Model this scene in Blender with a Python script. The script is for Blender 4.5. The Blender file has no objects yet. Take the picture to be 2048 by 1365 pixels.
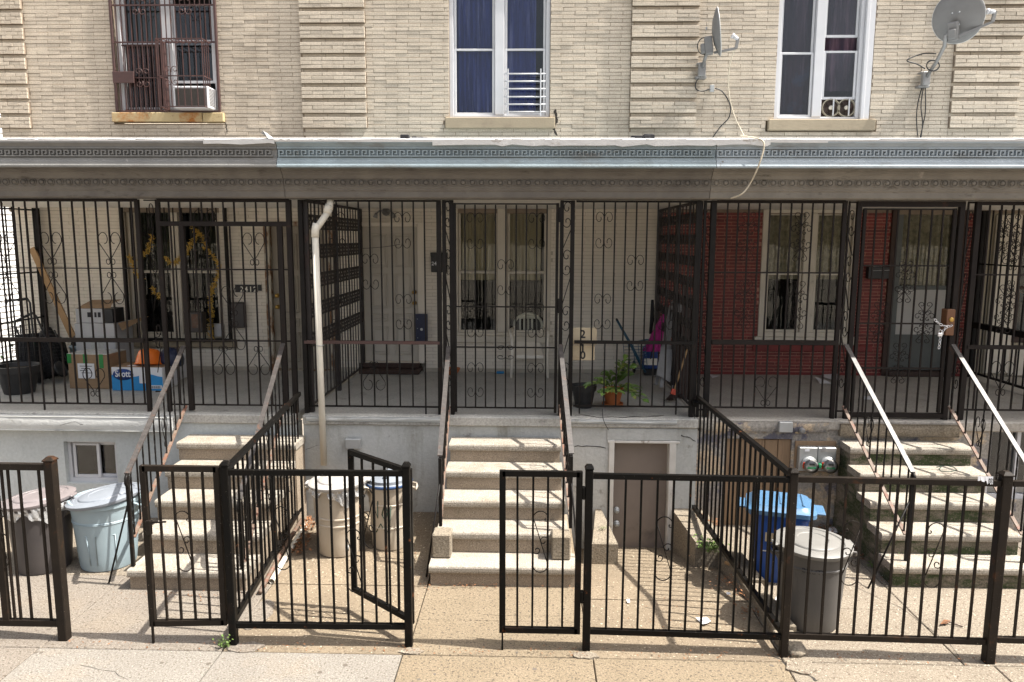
import bpy, math, random
from mathutils import Vector, Matrix
S = bpy.context.scene
COL = S.collection
rnd = random.Random(7)
PI = math.pi
# ------------------------------------------------------------------ camera
CAM_H, CAM_D, FPX = 3.25, 11.0, 1490.0
_p, _y, _r = math.radians(7.9), math.radians(1.58), .0038
FW = Vector((-math.sin(_y)*math.cos(_p), math.cos(_y)*math.cos(_p), -math.sin(_p)))
R0 = FW.cross(Vector((0, 0, 1))).normalized(); U0 = R0.cross(FW)
RT = R0*math.cos(_r)+U0*math.sin(_r); UP = U0*math.cos(_r)-R0*math.sin(_r)
CP = Vector((0, -CAM_D, CAM_H))
cam = bpy.data.cameras.new('camera'); cam_o = bpy.data.objects.new('camera', cam); COL.objects.link(cam_o)
mw = Matrix((RT, UP, -FW)).transposed().to_4x4(); mw.translation = CP
cam_o.matrix_world = mw
cam.sensor_width = 36; cam.lens = FPX/2048*36; cam.clip_end = 2000; cam.clip_start = .05
S.camera = cam_o
# ------------------------------------------------------------------ sky, sun, exposure
SUN_EL, SUN_AZ = math.radians(60.0), math.radians(97.0)     # azimuth clockwise from +Y (into the facade)
SKY_STRENGTH, SUN_STRENGTH, EXPOSURE = .12, 5.0, 1.17
w = bpy.data.worlds.new('World'); S.world = w; w.use_nodes = True
nt = w.node_tree; nt.nodes.clear()
sky = nt.nodes.new('ShaderNodeTexSky'); sky.sky_type = 'NISHITA'; sky.sun_disc = False
sky.sun_elevation = SUN_EL; sky.sun_rotation = SUN_AZ; sky.air_density = 1.0; sky.dust_density = 6.0; sky.ozone_density = 1.0
bg = nt.nodes.new('ShaderNodeBackground'); bg.inputs[1].default_value = SKY_STRENGTH
wo = nt.nodes.new('ShaderNodeOutputWorld')
hs = nt.nodes.new('ShaderNodeHueSaturation'); hs.inputs['Saturation'].default_value = .5    # thin white cloud over the whole sky
nt.links.new(sky.outputs[0], hs.inputs['Color']); nt.links.new(hs.outputs[0], bg.inputs[0]); nt.links.new(bg.outputs[0], wo.inputs[0])
sun = bpy.data.lights.new('sun', 'SUN'); sun.energy = SUN_STRENGTH; sun.angle = math.radians(.55); sun.color = (1, .95, .87)
sun_o = bpy.data.objects.new('sun', sun); COL.objects.link(sun_o)
sd = Vector((math.sin(SUN_AZ)*math.cos(SUN_EL), math.cos(SUN_AZ)*math.cos(SUN_EL), math.sin(SUN_EL)))
sun_o.rotation_euler = sd.to_track_quat('Z', 'Y').to_euler(); sun_o.location = (12, -4, 20)
vs = S.view_settings; vs.view_transform = 'Standard'; vs.look = 'None'; vs.exposure = EXPOSURE; vs.gamma = 1; vs.use_curve_mapping = False
S.cycles.max_bounces = 8; S.cycles.transparent_max_bounces = 16; S.cycles.caustics_reflective = False; S.cycles.caustics_refractive = False

# ------------------------------------------------------------------ measuring: a photograph point on a real plane of the place
def ray(x, y): return FW+RT*((x-1024)/FPX)-UP*((y-682.5)/FPX)
def onY(x, y, Y):
    d = ray(x, y); return CP+d*((Y-CP.y)/d.y)
def onZ(x, y, Z=0.0):
    d = ray(x, y); return CP+d*((Z-CP.z)/d.z)

# ------------------------------------------------------------------ objects
WL = {}
def tag(o, label=None, cat=None, group=None, kind=None):
    if label: o['label'] = label
    if cat: o['category'] = cat
    if group: o['group'] = group
    if kind: o['kind'] = kind
    return o
def link(name, data, loc=(0, 0, 0), parent=None, scale=None, rot=None):
    o = bpy.data.objects.new(name, data); COL.objects.link(o)
    loc = Vector(loc); WL[o] = loc
    if parent is not None:
        o.parent = parent; o.location = loc-WL[parent]
    else: o.location = loc
    if scale is not None: o.scale = scale
    if rot is not None: o.rotation_euler = rot
    return o
def thing(name, label, cat, loc=(0, 0, 0), group=None, kind=None):
    return tag(link(name, None, loc), label, cat, group, kind)

class MB:
    """collects shapes, builds ONE mesh object"""
    def __init__(s, M=None): s.v = []; s.f = []; s.m = []; s.M = M; s.mi = 0; s.sm = []; s.smooth = False
    def add(s, vs, fs):
        b = len(s.v)
        if s.M is not None: vs = [tuple(s.M @ Vector(p)) for p in vs]
        s.v += [tuple(p) for p in vs]; s.f += [tuple(b+i for i in f) for f in fs]
        s.m += [s.mi]*len(fs); s.sm += [s.smooth]*len(fs)
        return s
    def box(s, x0, x1, y0, y1, z0, z1, c=0):
        if x0 > x1: x0, x1 = x1, x0
        if y0 > y1: y0, y1 = y1, y0
        if z0 > z1: z0, z1 = z1, z0
        if c <= 0:
            return s.add([(x0, y0, z0), (x1, y0, z0), (x1, y1, z0), (x0, y1, z0), (x0, y0, z1), (x1, y0, z1), (x1, y1, z1), (x0, y1, z1)],
                  [(0, 3, 2, 1), (4, 5, 6, 7), (0, 1, 5, 4), (1, 2, 6, 5), (2, 3, 7, 6), (3, 0, 4, 7)])
        c = min(c, (x1-x0)*.45, (y1-y0)*.45, (z1-z0)*.45)
        v = []
        for z in (z0, z1):
            zi = z+c if z == z0 else z-c
            for (xx, yy) in ((x0, y0), (x1, y0), (x1, y1), (x0, y1)):
                xi = xx+c if xx == x0 else xx-c; yi = yy+c if yy == y0 else yy-c
                v += [(xi, yi, z), (xx, yi, zi), (xi, yy, zi)]
        # index 3*k: z-face corner, +1: x-face corner, +2: y-face corner; k = 0..3 bottom, 4..7 top
        Z = lambda k: 3*k
        Xc = lambda k: 3*k+1
        Yc = lambda k: 3*k+2
        f = [(Z(0), Z(3), Z(2), Z(1)), (Z(4), Z(5), Z(6), Z(7)), (Yc(0), Yc(1), Yc(5), Yc(4)), (Xc(1), Xc(2), Xc(6), Xc(5)), (Yc(2), Yc(3), Yc(7), Yc(6)), (Xc(3), Xc(0), Xc(4), Xc(7))]
        f += [(Z(0), Z(1), Yc(1), Yc(0)), (Z(1), Z(2), Xc(2), Xc(1)), (Z(2), Z(3), Yc(3), Yc(2)), (Z(3), Z(0), Xc(0), Xc(3))]
        f += [(Yc(4), Yc(5), Z(5), Z(4)), (Xc(5), Xc(6), Z(6), Z(5)), (Yc(6), Yc(7), Z(7), Z(6)), (Xc(7), Xc(4), Z(4), Z(7))]
        f += [(Xc(0), Yc(0), Yc(4), Xc(4)), (Yc(1), Xc(1), Xc(5), Yc(5)), (Xc(2), Yc(2), Yc(6), Xc(6)), (Yc(3), Xc(3), Xc(7), Yc(7))]
        f += [(Z(0), Yc(0), Xc(0)), (Z(1), Xc(1), Yc(1)), (Z(2), Yc(2), Xc(2)), (Z(3), Xc(3), Yc(3))]
        f += [(Z(4), Xc(4), Yc(4)), (Z(5), Yc(5), Xc(5)), (Z(6), Xc(6), Yc(6)), (Z(7), Yc(7), Xc(7))]
        return s.add(v, f)
    def bar(s, a, b, w, h=None, up=(0, 0, 1)):
        a, b = Vector(a), Vector(b); h = h or w
        d = (b-a).normalized(); u = Vector(up)
        if abs(d.dot(u)) > .98: u = Vector((0, 1, 0))
        r = d.cross(u).normalized(); u = r.cross(d)
        v = []
        for p in (a, b):
            v += [p-r*w/2-u*h/2, p+r*w/2-u*h/2, p+r*w/2+u*h/2, p-r*w/2+u*h/2]
        return s.add(v, [(0, 1, 2, 3), (7, 6, 5, 4), (0, 4, 5, 1), (1, 5, 6, 2), (2, 6, 7, 3), (3, 7, 4, 0)])
    def tube(s, pts, r, n=6, cap=True):
        pts = [Vector(p) for p in pts]; N = len(pts); v = []; prev = None
        sm = s.smooth; s.smooth = True
        for i, p in enumerate(pts):
            d = (pts[min(i+1, N-1)]-pts[max(i-1, 0)])
            d = d.normalized() if d.length > 1e-9 else Vector((0, 0, 1))
            if prev is None:
                prev = d.orthogonal().normalized()
            else:
                q = prev-d*prev.dot(d); prev = q.normalized() if q.length > 1e-6 else d.orthogonal().normalized()
            b = d.cross(prev); rr = r[i] if isinstance(r, (list, tuple)) else r
            for k in range(n):
                a = 2*PI*k/n; v.append(p+(prev*math.cos(a)+b*math.sin(a))*rr)
        f = []
        for i in range(N-1):
            for k in range(n):
                f.append((i*n+k, i*n+(k+1) % n, (i+1)*n+(k+1) % n, (i+1)*n+k))
        if cap: f += [tuple(range(n-1, -1, -1)), tuple((N-1)*n+k for k in range(n))]
        s.add(v, f); s.smooth = sm
        return s
    def lathe(s, prof, c=(0, 0, 0), n=32, sx=1, sy=1, cap0=True, cap1=True, wob=None):
        v = []; f = []; N = len(prof)
        for i, (r, z) in enumerate(prof):
            for k in range(n):
                a = 2*PI*k/n; rr = r*(wob(i, a) if wob else 1)
                v.append((c[0]+rr*math.cos(a)*sx, c[1]+rr*math.sin(a)*sy, c[2]+z))
        for i in range(N-1):
            for k in range(n): f.append((i*n+k, i*n+(k+1) % n, (i+1)*n+(k+1) % n, (i+1)*n+k))
        if cap0: f.append(tuple(range(n-1, -1, -1)))
        if cap1: f.append(tuple((N-1)*n+k for k in range(n)))
        sm = s.smooth; s.smooth = True; s.add(v, f); s.smooth = sm
        return s
    def prism(s, poly, z0, z1, ch=0):
        """poly: counter-clockwise (x, y); vertical prism, optional top chamfer"""
        n = len(poly)
        if sum(poly[i][0]*poly[(i+1) % n][1]-poly[(i+1) % n][0]*poly[i][1] for i in range(n)) < 0: poly = poly[::-1]
        zt = z1 if callable(z1) else (lambda x, y: z1)
        v = [(x, y, z0) for x, y in poly]+[(x, y, zt(x, y)-ch) for x, y in poly]
        f = [tuple(range(n-1, -1, -1))]+[(i, (i+1) % n, n+(i+1) % n, n+i) for i in range(n)]
        if ch:
            cx = sum(p[0] for p in poly)/n; cy = sum(p[1] for p in poly)/n
            q = []
            for x, y in poly:
                L = math.hypot(x-cx, y-cy) or 1; q.append((x-(x-cx)/L*ch*1.4, y-(y-cy)/L*ch*1.4))
            v += [(x, y, zt(x, y)) for x, y in q]
            f += [(n+i, n+(i+1) % n, 2*n+(i+1) % n, 2*n+i) for i in range(n)]+[tuple(2*n+i for i in range(n))]
        else: f.append(tuple(n+i for i in range(n)))
        return s.add(v, f)
    def extrude_x(s, prof, x0, x1, cap=True):
        """prof: (y, z) polyline closed; swept along X"""
        n = len(prof)
        v = [(x0, y, z) for y, z in prof]+[(x1, y, z) for y, z in prof]
        f = [(i, (i+1) % n, n+(i+1) % n, n+i) for i in range(n)]
        if cap: f += [tuple(range(n-1, -1, -1)), tuple(range(n, 2*n))]
        return s.add(v, f)
    def quad(s, a, b, c, d): return s.add([a, b, c, d], [(0, 1, 2, 3)])
    def grid(s, fn, nu, nv):
        v = [fn(i/nu, j/nv) for j in range(nv+1) for i in range(nu+1)]
        f = [(j*(nu+1)+i, j*(nu+1)+i+1, (j+1)*(nu+1)+i+1, (j+1)*(nu+1)+i) for j in range(nv) for i in range(nu)]
        sm = s.smooth; s.smooth = True; s.add(v, f); s.smooth = sm
        return s
    def mesh(s, name, mats, origin=None):
        me = bpy.data.meshes.new(name)
        o = Vector(origin) if origin is not None else Vector((0, 0, 0))
        me.from_pydata([tuple(Vector(p)-o) for p in s.v], [], s.f)
        if not isinstance(mats, (list, tuple)): mats = [mats]
        for m in mats: me.materials.append(m)
        me.polygons.foreach_set('material_index', s.m); me.polygons.foreach_set('use_smooth', s.sm)
        me.update()
        return me
    def obj(s, name, mats, parent=None, origin=None):
        if origin is None:
            xs, ys, zs = zip(*s.v)
            origin = ((min(xs)+max(xs))/2, (min(ys)+max(ys))/2, min(zs))
        return link(name, s.mesh(name, mats, origin), origin, parent)

def sharp(o, ang=40):
    """smooth shading that keeps hard edges"""
    me = o.data
    me.polygons.foreach_set('use_smooth', [True]*len(me.polygons))
    me.set_sharp_from_angle(angle=math.radians(ang))
    return o

# ------------------------------------------------------------------ materials
def mat(name, c1, c2=None, scale=6, rough=.75, metal=0, bump=0, bscale=60, specks=(), stains=(), rand=0, spec=.5, stretch=None, detail=6, coat=0, trans=0, sub=0, grain=None):
    m = bpy.data.materials.new(name); m.use_nodes = True; t = m.node_tree; N = t.nodes; L = t.links; N.clear()
    out = N.new('ShaderNodeOutputMaterial'); b = N.new('ShaderNodeBsdfPrincipled'); L.new(b.outputs[0], out.inputs[0])
    g = N.new('ShaderNodeNewGeometry'); pos = g.outputs['Position']
    if stretch:
        mp = N.new('ShaderNodeMapping'); mp.inputs['Scale'].default_value = stretch; L.new(pos, mp.inputs[0]); spos = mp.outputs[0]
    else: spos = pos
    def noise(sc, det=4, rgh=.6, src=None):
        n = N.new('ShaderNodeTexNoise'); n.inputs['Scale'].default_value = sc; n.inputs['Detail'].default_value = det; n.inputs['Roughness'].default_value = rgh
        L.new(src or pos, n.inputs['Vector']); return n.outputs[0]
    def ramp(fac, lo, hi):
        r = N.new('ShaderNodeMapRange'); r.inputs[1].default_value = lo; r.inputs[2].default_value = hi; L.new(fac, r.inputs[0]); return r.outputs[0]
    def mix(fac, a, bcol, mode='MIX'):
        x = N.new('ShaderNodeMix'); x.data_type = 'RGBA'; x.blend_type = mode
        if isinstance(fac, float): x.inputs[0].default_value = fac
        else: L.new(fac, x.inputs[0])
        for s_, i in ((a, 6), (bcol, 7)):
            if isinstance(s_, (tuple, list)): x.inputs[i].default_value = (*s_[:3], 1)
            else: L.new(s_, x.inputs[i])
        return x.outputs[2]
    c2 = c2 or c1
    col = mix(ramp(noise(scale, detail, src=spos), .32, .68), c1, c2)
    if rand:
        oi = N.new('ShaderNodeObjectInfo'); ad = N.new('ShaderNodeMath'); ad.operation = 'ADD'
        L.new(oi.outputs['Random'], ad.inputs[0]); L.new(g.outputs['Random Per Island'], ad.inputs[1])
        fr = N.new('ShaderNodeMath'); fr.operation = 'FRACT'; L.new(ad.outputs[0], fr.inputs[0])
        mr = N.new('ShaderNodeMapRange'); mr.inputs[3].default_value = 1-rand; mr.inputs[4].default_value = 1+rand; L.new(fr.outputs[0], mr.inputs[0])
        cx = N.new('ShaderNodeVectorMath'); cx.operation = 'SCALE'; L.new(col, cx.inputs[0]); L.new(mr.outputs[0], cx.inputs['Scale']); col = cx.outputs[0]
    for (c, sc, lo, hi, *st) in stains:
        src = None
        if st:
            mp = N.new('ShaderNodeMapping'); mp.inputs['Scale'].default_value = st[0]; L.new(pos, mp.inputs[0]); src = mp.outputs[0]
        col = mix(ramp(noise(sc, 7, .68, src), lo, hi), col, c)
    for (c, sc, lo, hi) in specks:
        col = mix(ramp(noise(sc, 2, .5), lo, hi), col, c)
    if grain:
        mr = N.new('ShaderNodeMapRange'); mr.inputs[1].default_value = .34; mr.inputs[2].default_value = .66; mr.inputs[3].default_value = grain[1]; mr.inputs[4].default_value = grain[2]; L.new(noise(grain[0], 2, .7), mr.inputs[0])
        cx = N.new('ShaderNodeVectorMath'); cx.operation = 'SCALE'; L.new(col, cx.inputs[0]); L.new(mr.outputs[0], cx.inputs['Scale']); col = cx.outputs[0]
    L.new(col, b.inputs['Base Color'])
    b.inputs['Metallic'].default_value = metal; b.inputs['Specular IOR Level'].default_value = spec; b.inputs['Coat Weight'].default_value = coat
    if trans: b.inputs['Transmission Weight'].default_value = trans
    if sub: b.inputs['Subsurface Weight'].default_value = sub; b.inputs['Subsurface Radius'].default_value = (.02, .02, .01)
    rr = N.new('ShaderNodeMapRange'); rr.inputs[3].default_value = max(0, rough-.12); rr.inputs[4].default_value = min(1, rough+.12)
    L.new(noise(scale*2.3, 4), rr.inputs[0]); L.new(rr.outputs[0], b.inputs['Roughness'])
    if bump:
        bp = N.new('ShaderNodeBump'); bp.inputs['Strength'].default_value = 1; bp.inputs['Distance'].default_value = bump
        L.new(noise(bscale, 5, .65), bp.inputs['Height']); L.new(bp.outputs[0], b.inputs['Normal'])
    return m
def glass(name, tint=(.9, .93, .92), refl=1.0, ripple=.0):
    m = bpy.data.materials.new(name); m.use_nodes = True; t = m.node_tree; N = t.nodes; L = t.links; N.clear()
    out = N.new('ShaderNodeOutputMaterial'); tr = N.new('ShaderNodeBsdfTransparent'); tr.inputs[0].default_value = (*tint, 1)
    gl = N.new('ShaderNodeBsdfGlossy'); gl.inputs['Roughness'].default_value = .02
    fr = N.new('ShaderNodeFresnel'); fr.inputs[0].default_value = 1.52
    mu = N.new('ShaderNodeMath'); mu.operation = 'MULTIPLY'; mu.inputs[1].default_value = refl; mu.use_clamp = True; L.new(fr.outputs[0], mu.inputs[0])
    mx = N.new('ShaderNodeMixShader'); L.new(mu.outputs[0], mx.inputs[0]); L.new(tr.outputs[0], mx.inputs[1]); L.new(gl.outputs[0], mx.inputs[2]); L.new(mx.outputs[0], out.inputs[0])
    if ripple:
        g = N.new('ShaderNodeNewGeometry'); n = N.new('ShaderNodeTexNoise'); n.inputs['Scale'].default_value = 5; L.new(g.outputs['Position'], n.inputs['Vector'])
        bp = N.new('ShaderNodeBump'); bp.inputs['Distance'].default_value = ripple; L.new(n.outputs[0], bp.inputs['Height']); L.new(bp.outputs[0], gl.inputs['Normal'])
    return m

DK = (.007, .006, .0055); RUST = (.16, .055, .02)
m_brick = mat('tan_brick', (0.525, 0.457, 0.367), (0.452, 0.389, 0.310), grain=(55, .86, 1.14), scale=3, rough=.9, bump=.004, bscale=70, rand=.09,
              stains=[((.26, .215, .165), .9, .52, .82, (1, 1, .6)), ((.33, .22, .18), .7, .66, .9), ((.19, .16, .125), 7, .66, .8)], specks=[((.2, .17, .13), 60, .68, .78)])
m_mortar = mat('tan_mortar', (.28, .225, .17), (.22, .17, .125), scale=9, rough=.95, bump=.004, bscale=60)
m_pbrick = mat('painted_white_brick', (0.789, 0.729, 0.636), (0.720, 0.660, 0.571), scale=2, rough=.7, bump=.003, bscale=60, rand=.03, stains=[((.38, .34, .28), 1.7, .6, .85), ((.3, .27, .22), 5, .68, .85)])
m_pmortar = mat('painted_mortar', (.50, .45, .37), (.42, .38, .31), scale=7, rough=.85, bump=.003)
m_rbrick = mat('dark_red_brick', (0.211, 0.033, 0.026), (0.146, 0.022, 0.020), scale=5, rough=.6, bump=.003, bscale=60, rand=.25)
m_rmortar = mat('pale_red_mortar', (.55, .30, .23), (.45, .24, .18), scale=8, rough=.9, bump=.003)
m_redpaint = mat('red_paint', (.2, .022, .018), (.15, .018, .015), scale=5, rough=.55, bump=.001)
m_sill = mat('sandstone', (0.356, 0.291, 0.202), (0.299, 0.243, 0.170), scale=4, rough=.9, bump=.004, bscale=45, stains=[((.24, .19, .14), 4, .58, .8)])
m_sillrust = mat('rusty_sandstone', (0.480, 0.384, 0.216), (0.416, 0.320, 0.176), scale=4, rough=.9, bump=.003, stains=[((.34, .12, .02), 2.1, .50, .62), ((.14, .08, .04), 9, .60, .74)])
m_vinyl = mat('white_vinyl', (0.577, 0.577, 0.593), (0.530, 0.530, 0.546), scale=3, rough=.45, stains=[((.5, .48, .45), 5, .66, .9)])
m_beigevinyl = mat('aged_white_frame', (0.648, 0.594, 0.504), (0.567, 0.522, 0.441), scale=3, rough=.6, stains=[((.3, .26, .2), 6, .62, .85)])
m_glass = glass('window_glass', (.85, .87, .89), 1.0, .0004)
m_glassdark = glass('dim_window_glass', (.86, .87, .85), .55, .0005)
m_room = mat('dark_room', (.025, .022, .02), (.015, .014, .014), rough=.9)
m_bluecurtain = mat('blue_curtain', (.055, .09, .40), (.022, .036, .20), scale=3, rough=.9, stretch=(7, 1, .6), stains=[((.30, .34, .72), 1.5, .52, .72, (7, 1, .35))])  # pale vertical streaks paint a lighter sheen along the folds
m_mauvecurtain = mat('mauve_curtain', (.10, .055, .08), (.055, .045, .075), scale=2, rough=.9, stretch=(9, 1, .6), stains=[((.24, .15, .2), 1.2, .5, .68, (6, 1, .5)), ((.08, .09, .16), 2.2, .55, .7)])
m_greycurtain = mat('grey_green_curtain', (.075, .085, .06), (.035, .04, .03), scale=2, rough=.95, stretch=(14, 1, .4))
m_creamcurtain = mat('cream_curtain', (.62, .54, .38), (.5, .43, .3), scale=2, rough=.9, stretch=(10, 1, .5), sub=.0)
m_lace = mat('lace_curtain', (0.544, 0.480, 0.352), (0.272, 0.240, 0.176), scale=16, rough=.95, detail=2)
m_iron = mat('black_iron', DK, (.013, .011, .01), scale=7, rough=.5, spec=.14, bump=.0015, bscale=90, stains=[((.05, .026, .016), 6, .62, .8)])
m_irond = mat('dusty_brown_iron', (0.019, 0.015, 0.013), (0.013, 0.010, 0.009), scale=6, rough=.6, spec=.14, bump=.0015, bscale=90, stains=[((.07, .035, .022), 7, .62, .78)])
m_fence = mat('fence_iron', (0.004, 0.004, 0.004), (0.007, 0.006, 0.005), scale=5, rough=.42, spec=.09, bump=.001, bscale=120, stains=[((.018, .010, .007), 4, .58, .74), (RUST, 9, .645, .73)], specks=[((.3, .27, .24), 130, .73, .78)])
m_fencerust = mat('rusting_fence_iron', (0.012, 0.009, 0.007), (0.019, 0.014, 0.010), scale=5, rough=.55, spec=.14, bump=.0015, bscale=100, stains=[((.075, .03, .013), 5, .60, .76)], specks=[((.3, .25, .2), 120, .73, .78)])
m_lattice = mat('lattice_iron', (.018, .015, .014), (.03, .022, .02), scale=8, rough=.6, stains=[((.08, .03, .02), 5, .6, .8)])
m_rail = mat('worn_handrail', (0.031, 0.026, 0.024), (0.066, 0.058, 0.053), scale=14, rough=.5, stains=[((.10, .05, .03), 12, .58, .72)], stretch=(1, 3, 1))
m_railrust = mat('rusty_rail_foot', (0.104, 0.063, 0.041), (0.167, 0.126, 0.097), scale=15, rough=.7, stains=[((.15, .05, .025), 16, .5, .65)])
m_bronze = mat('brown_window_iron', (.07, .032, .028), (.05, .025, .022), scale=6, rough=.55, stains=[((.12, .045, .03), 5, .55, .75)])
m_stucL = mat('blue_grey_stucco', (0.484, 0.512, 0.512), (0.418, 0.440, 0.440), grain=(30, .94, 1.06), scale=1.6, rough=.9, bump=.006, bscale=24, stains=[((.27, .29, .29), 2.2, .55, .8, (1.6, 1, .5)), ((.19, .18, .15), 6, .65, .8)])
m_stucM = mat('grey_stucco', (0.462, 0.468, 0.451), (0.385, 0.391, 0.374), grain=(30, .94, 1.06), scale=1.6, rough=.9, bump=.006, bscale=22, stains=[((.20, .19, .15), 1.5, .51, .74, (1.8, 1, .4)), ((.13, .12, .095), 4.5, .60, .74), ((.16, .15, .11), 11, .66, .78), ((.52, .53, .51), 3, .64, .8)])
m_stucR = mat('patched_concrete_wall', (.33, .30, .26), (.25, .23, .205), grain=(40, .75, 1.25), scale=2.2, rough=.95, bump=.009, bscale=18, stains=[((.50, .39, .27), 2.6, .48, .54), ((.12, .115, .14), 3.2, .53, .60), ((.20, .14, .085), 6, .60, .72), ((.5, .45, .38), 4, .66, .74)])
m_stuccap = mat('cracked_light_stucco', (0.518, 0.524, 0.508), (0.443, 0.448, 0.432), scale=2, rough=.9, bump=.008, bscale=20, stains=[((.24, .22, .17), 3.5, .6, .75)])
m_tread = mat('terrazzo_step', (0.316, 0.285, 0.239), (0.270, 0.242, 0.201), grain=(85, .68, 1.28), scale=3, rough=.85, bump=.003, bscale=90, specks=[((.15, .12, .09), 80, .60, .68), ((.5, .46, .4), 90, .62, .7)], stains=[((.20, .16, .115), 2.6, .50, .74), ((.11, .085, .06), 8, .63, .76)])
m_riser = mat('terrazzo_riser', (0.306, 0.246, 0.183), (0.238, 0.191, 0.140), grain=(85, .6, 1.4), scale=3, rough=.9, bump=.003, bscale=90, specks=[((.10, .078, .058), 85, .57, .66), ((.4, .34, .27), 90, .62, .7)], stains=[((.2, .16, .11), 2.2, .56, .8)])
m_mosstep = mat('mossy_riser', (0.186, 0.155, 0.118), (0.143, 0.118, 0.090), grain=(80, .6, 1.4), scale=3, rough=.95, bump=.004, bscale=70, specks=[((.13, .11, .085), 60, .58, .68)], stains=[((.03, .042, .012), 3.0, .42, .56, (1, 1, 2.4))])
m_porch = mat('porch_floor_paint', (0.415, 0.403, 0.372), (0.317, 0.311, 0.287), grain=(40, .8, 1.2), scale=2.5, rough=.7, bump=.003, bscale=25, stains=[((.10, .095, .085), 4, .58, .8)])
m_porchR = mat('worn_grey_porch_floor', (0.384, 0.354, 0.312), (0.300, 0.276, 0.240), grain=(40, .8, 1.2), scale=2.5, rough=.75, bump=.002, bscale=25, stains=[((.10, .09, .08), 4, .58, .8)])
CS = dict(rough=.92, bump=.005, bscale=70, grain=(75, .62, 1.34))
m_slabA = mat('pale_aggregate_concrete', (0.183, 0.159, 0.131), (0.157, 0.133, 0.109), scale=2.5, specks=[((.10, .078, .058), 44, .585, .65), ((.36, .32, .265), 85, .64, .72)], stains=[((.19, .155, .115), 1.3, .54, .78), ((.13, .105, .08), 5, .66, .8), ((.36, .33, .28), 2.2, .66, .85)], **CS)
m_slabB = mat('white_aggregate_concrete', (0.202, 0.185, 0.160), (0.178, 0.160, 0.137), scale=2.5, specks=[((.12, .10, .078), 46, .60, .66), ((.40, .37, .32), 85, .64, .72)], stains=[((.22, .18, .135), 1.1, .55, .8), ((.15, .12, .09), 6, .68, .8)], **CS)
m_slabT = mat('tan_aggregate_concrete', (0.192, 0.151, 0.101), (0.164, 0.128, 0.083), scale=2.5, specks=[((.085, .065, .045), 42, .575, .64), ((.33, .27, .19), 85, .64, .72)], stains=[((.17, .13, .085), 1.3, .54, .78), ((.11, .085, .06), 6, .67, .8), ((.33, .28, .2), 2, .66, .85)], **CS)
m_slabG = mat('grey_aggregate_concrete', (0.210, 0.177, 0.135), (0.171, 0.142, 0.107), scale=2.5, specks=[((.12, .09, .065), 36, .585, .65), ((.44, .39, .31), 55, .63, .69)], stains=[((.16, .125, .09), 1.3, .53, .76), ((.10, .08, .055), 6, .66, .8)], **CS)
m_slabD = mat('dirty_yard_concrete', (0.204, 0.160, 0.108), (0.152, 0.118, 0.080), scale=1.5, specks=[((.46, .39, .29), 42, .64, .7), ((.10, .075, .05), 40, .59, .66)], stains=[((.15, .125, .085), 1.2, .56, .78)], **{**CS, 'grain': (70, .78, 1.2)})
m_soil = mat('soil', (.09, .07, .045), (.055, .043, .03), scale=20, rough=1, bump=.01, bscale=40)
m_curb = mat('rough_curb_concrete', (0.223, 0.189, 0.144), (0.178, 0.149, 0.109), grain=(60, .62, 1.35), scale=4, rough=.95, bump=.008, bscale=30, stains=[((.2, .16, .11), 4, .57, .75), ((.06, .07, .03), 5, .66, .78)], specks=[((.2, .16, .12), 60, .64, .72)])
m_corL = mat('grey_cornice_paint', (0.202, 0.199, 0.190), (0.159, 0.156, 0.150), scale=4, rough=.7, bump=.003, bscale=30, stains=[((.14, .13, .12), 3, .57, .75, (1, 1, 3)), ((.45, .43, .4), 7, .66, .78)])
m_corM = mat('blue_cornice_paint', (.275, .335, .365), (.215, .26, .28), scale=3, rough=.65, bump=.003, bscale=30, stains=[((.19, .215, .215), 2.2, .57, .75, (1, 1, 2.5)), ((.10, .075, .06), 8, .66, .72), ((.16, .15, .135), 3, .56, .76, (.6, 1, 2))])
m_corR = mat('pale_blue_cornice_paint', (0.357, 0.404, 0.438), (0.297, 0.340, 0.370), scale=3, rough=.65, bump=.003, bscale=30, stains=[((.25, .265, .265), 2.2, .58, .76, (1, 1, 2.5)), ((.11, .085, .065), 8, .66, .72), ((.17, .165, .155), 3, .56, .76, (.6, 1, 2))])
m_bedL = mat('grimy_bed_moulding', (0.160, 0.144, 0.124), (0.116, 0.104, 0.092), scale=4, rough=.8, bump=.004, bscale=30, stains=[((.07, .06, .05), 5, .58, .72, (1, 1, 3)), ((.33, .3, .26), 6, .68, .8)])
m_bedR = mat('grimy_pale_bed_moulding', (0.221, 0.200, 0.170), (0.162, 0.145, 0.123), scale=4, rough=.8, bump=.004, bscale=30, stains=[((.08, .07, .055), 5, .58, .70, (1, 1, 3)), ((.42, .39, .34), 6, .64, .78)])
m_flash = mat('white_roof_coating', (0.663, 0.663, 0.654), (0.578, 0.570, 0.561), scale=6, rough=.7, bump=.006, bscale=20, stains=[((.3, .25, .2), 5, .6, .72, (1, 1, 2))])
m_roof = mat('roof_membrane', (.55, .55, .55), (.42, .42, .42), scale=3, rough=.8, bump=.004)
m_ceil = mat('porch_ceiling', (0.813, 0.781, 0.717), (0.728, 0.696, 0.631), scale=3, rough=.8)
m_doorl = mat('dim_beige_door', (.36, .32, .26), (.30, .265, .215), scale=2.5, rough=.6, stains=[((.2, .17, .13), 5, .6, .8)])
m_doorw = mat('off_white_door', (0.562, 0.522, 0.461), (0.506, 0.470, 0.410), scale=2.5, rough=.6, stains=[((.3, .27, .22), 4, .62, .85)])
m_frame = mat('rusty_white_door_frame', (.5, .46, .38), (.44, .4, .33), scale=4, rough=.7, stains=[((.17, .075, .025), 8, .46, .56, (1, 1, .35))])
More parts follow.
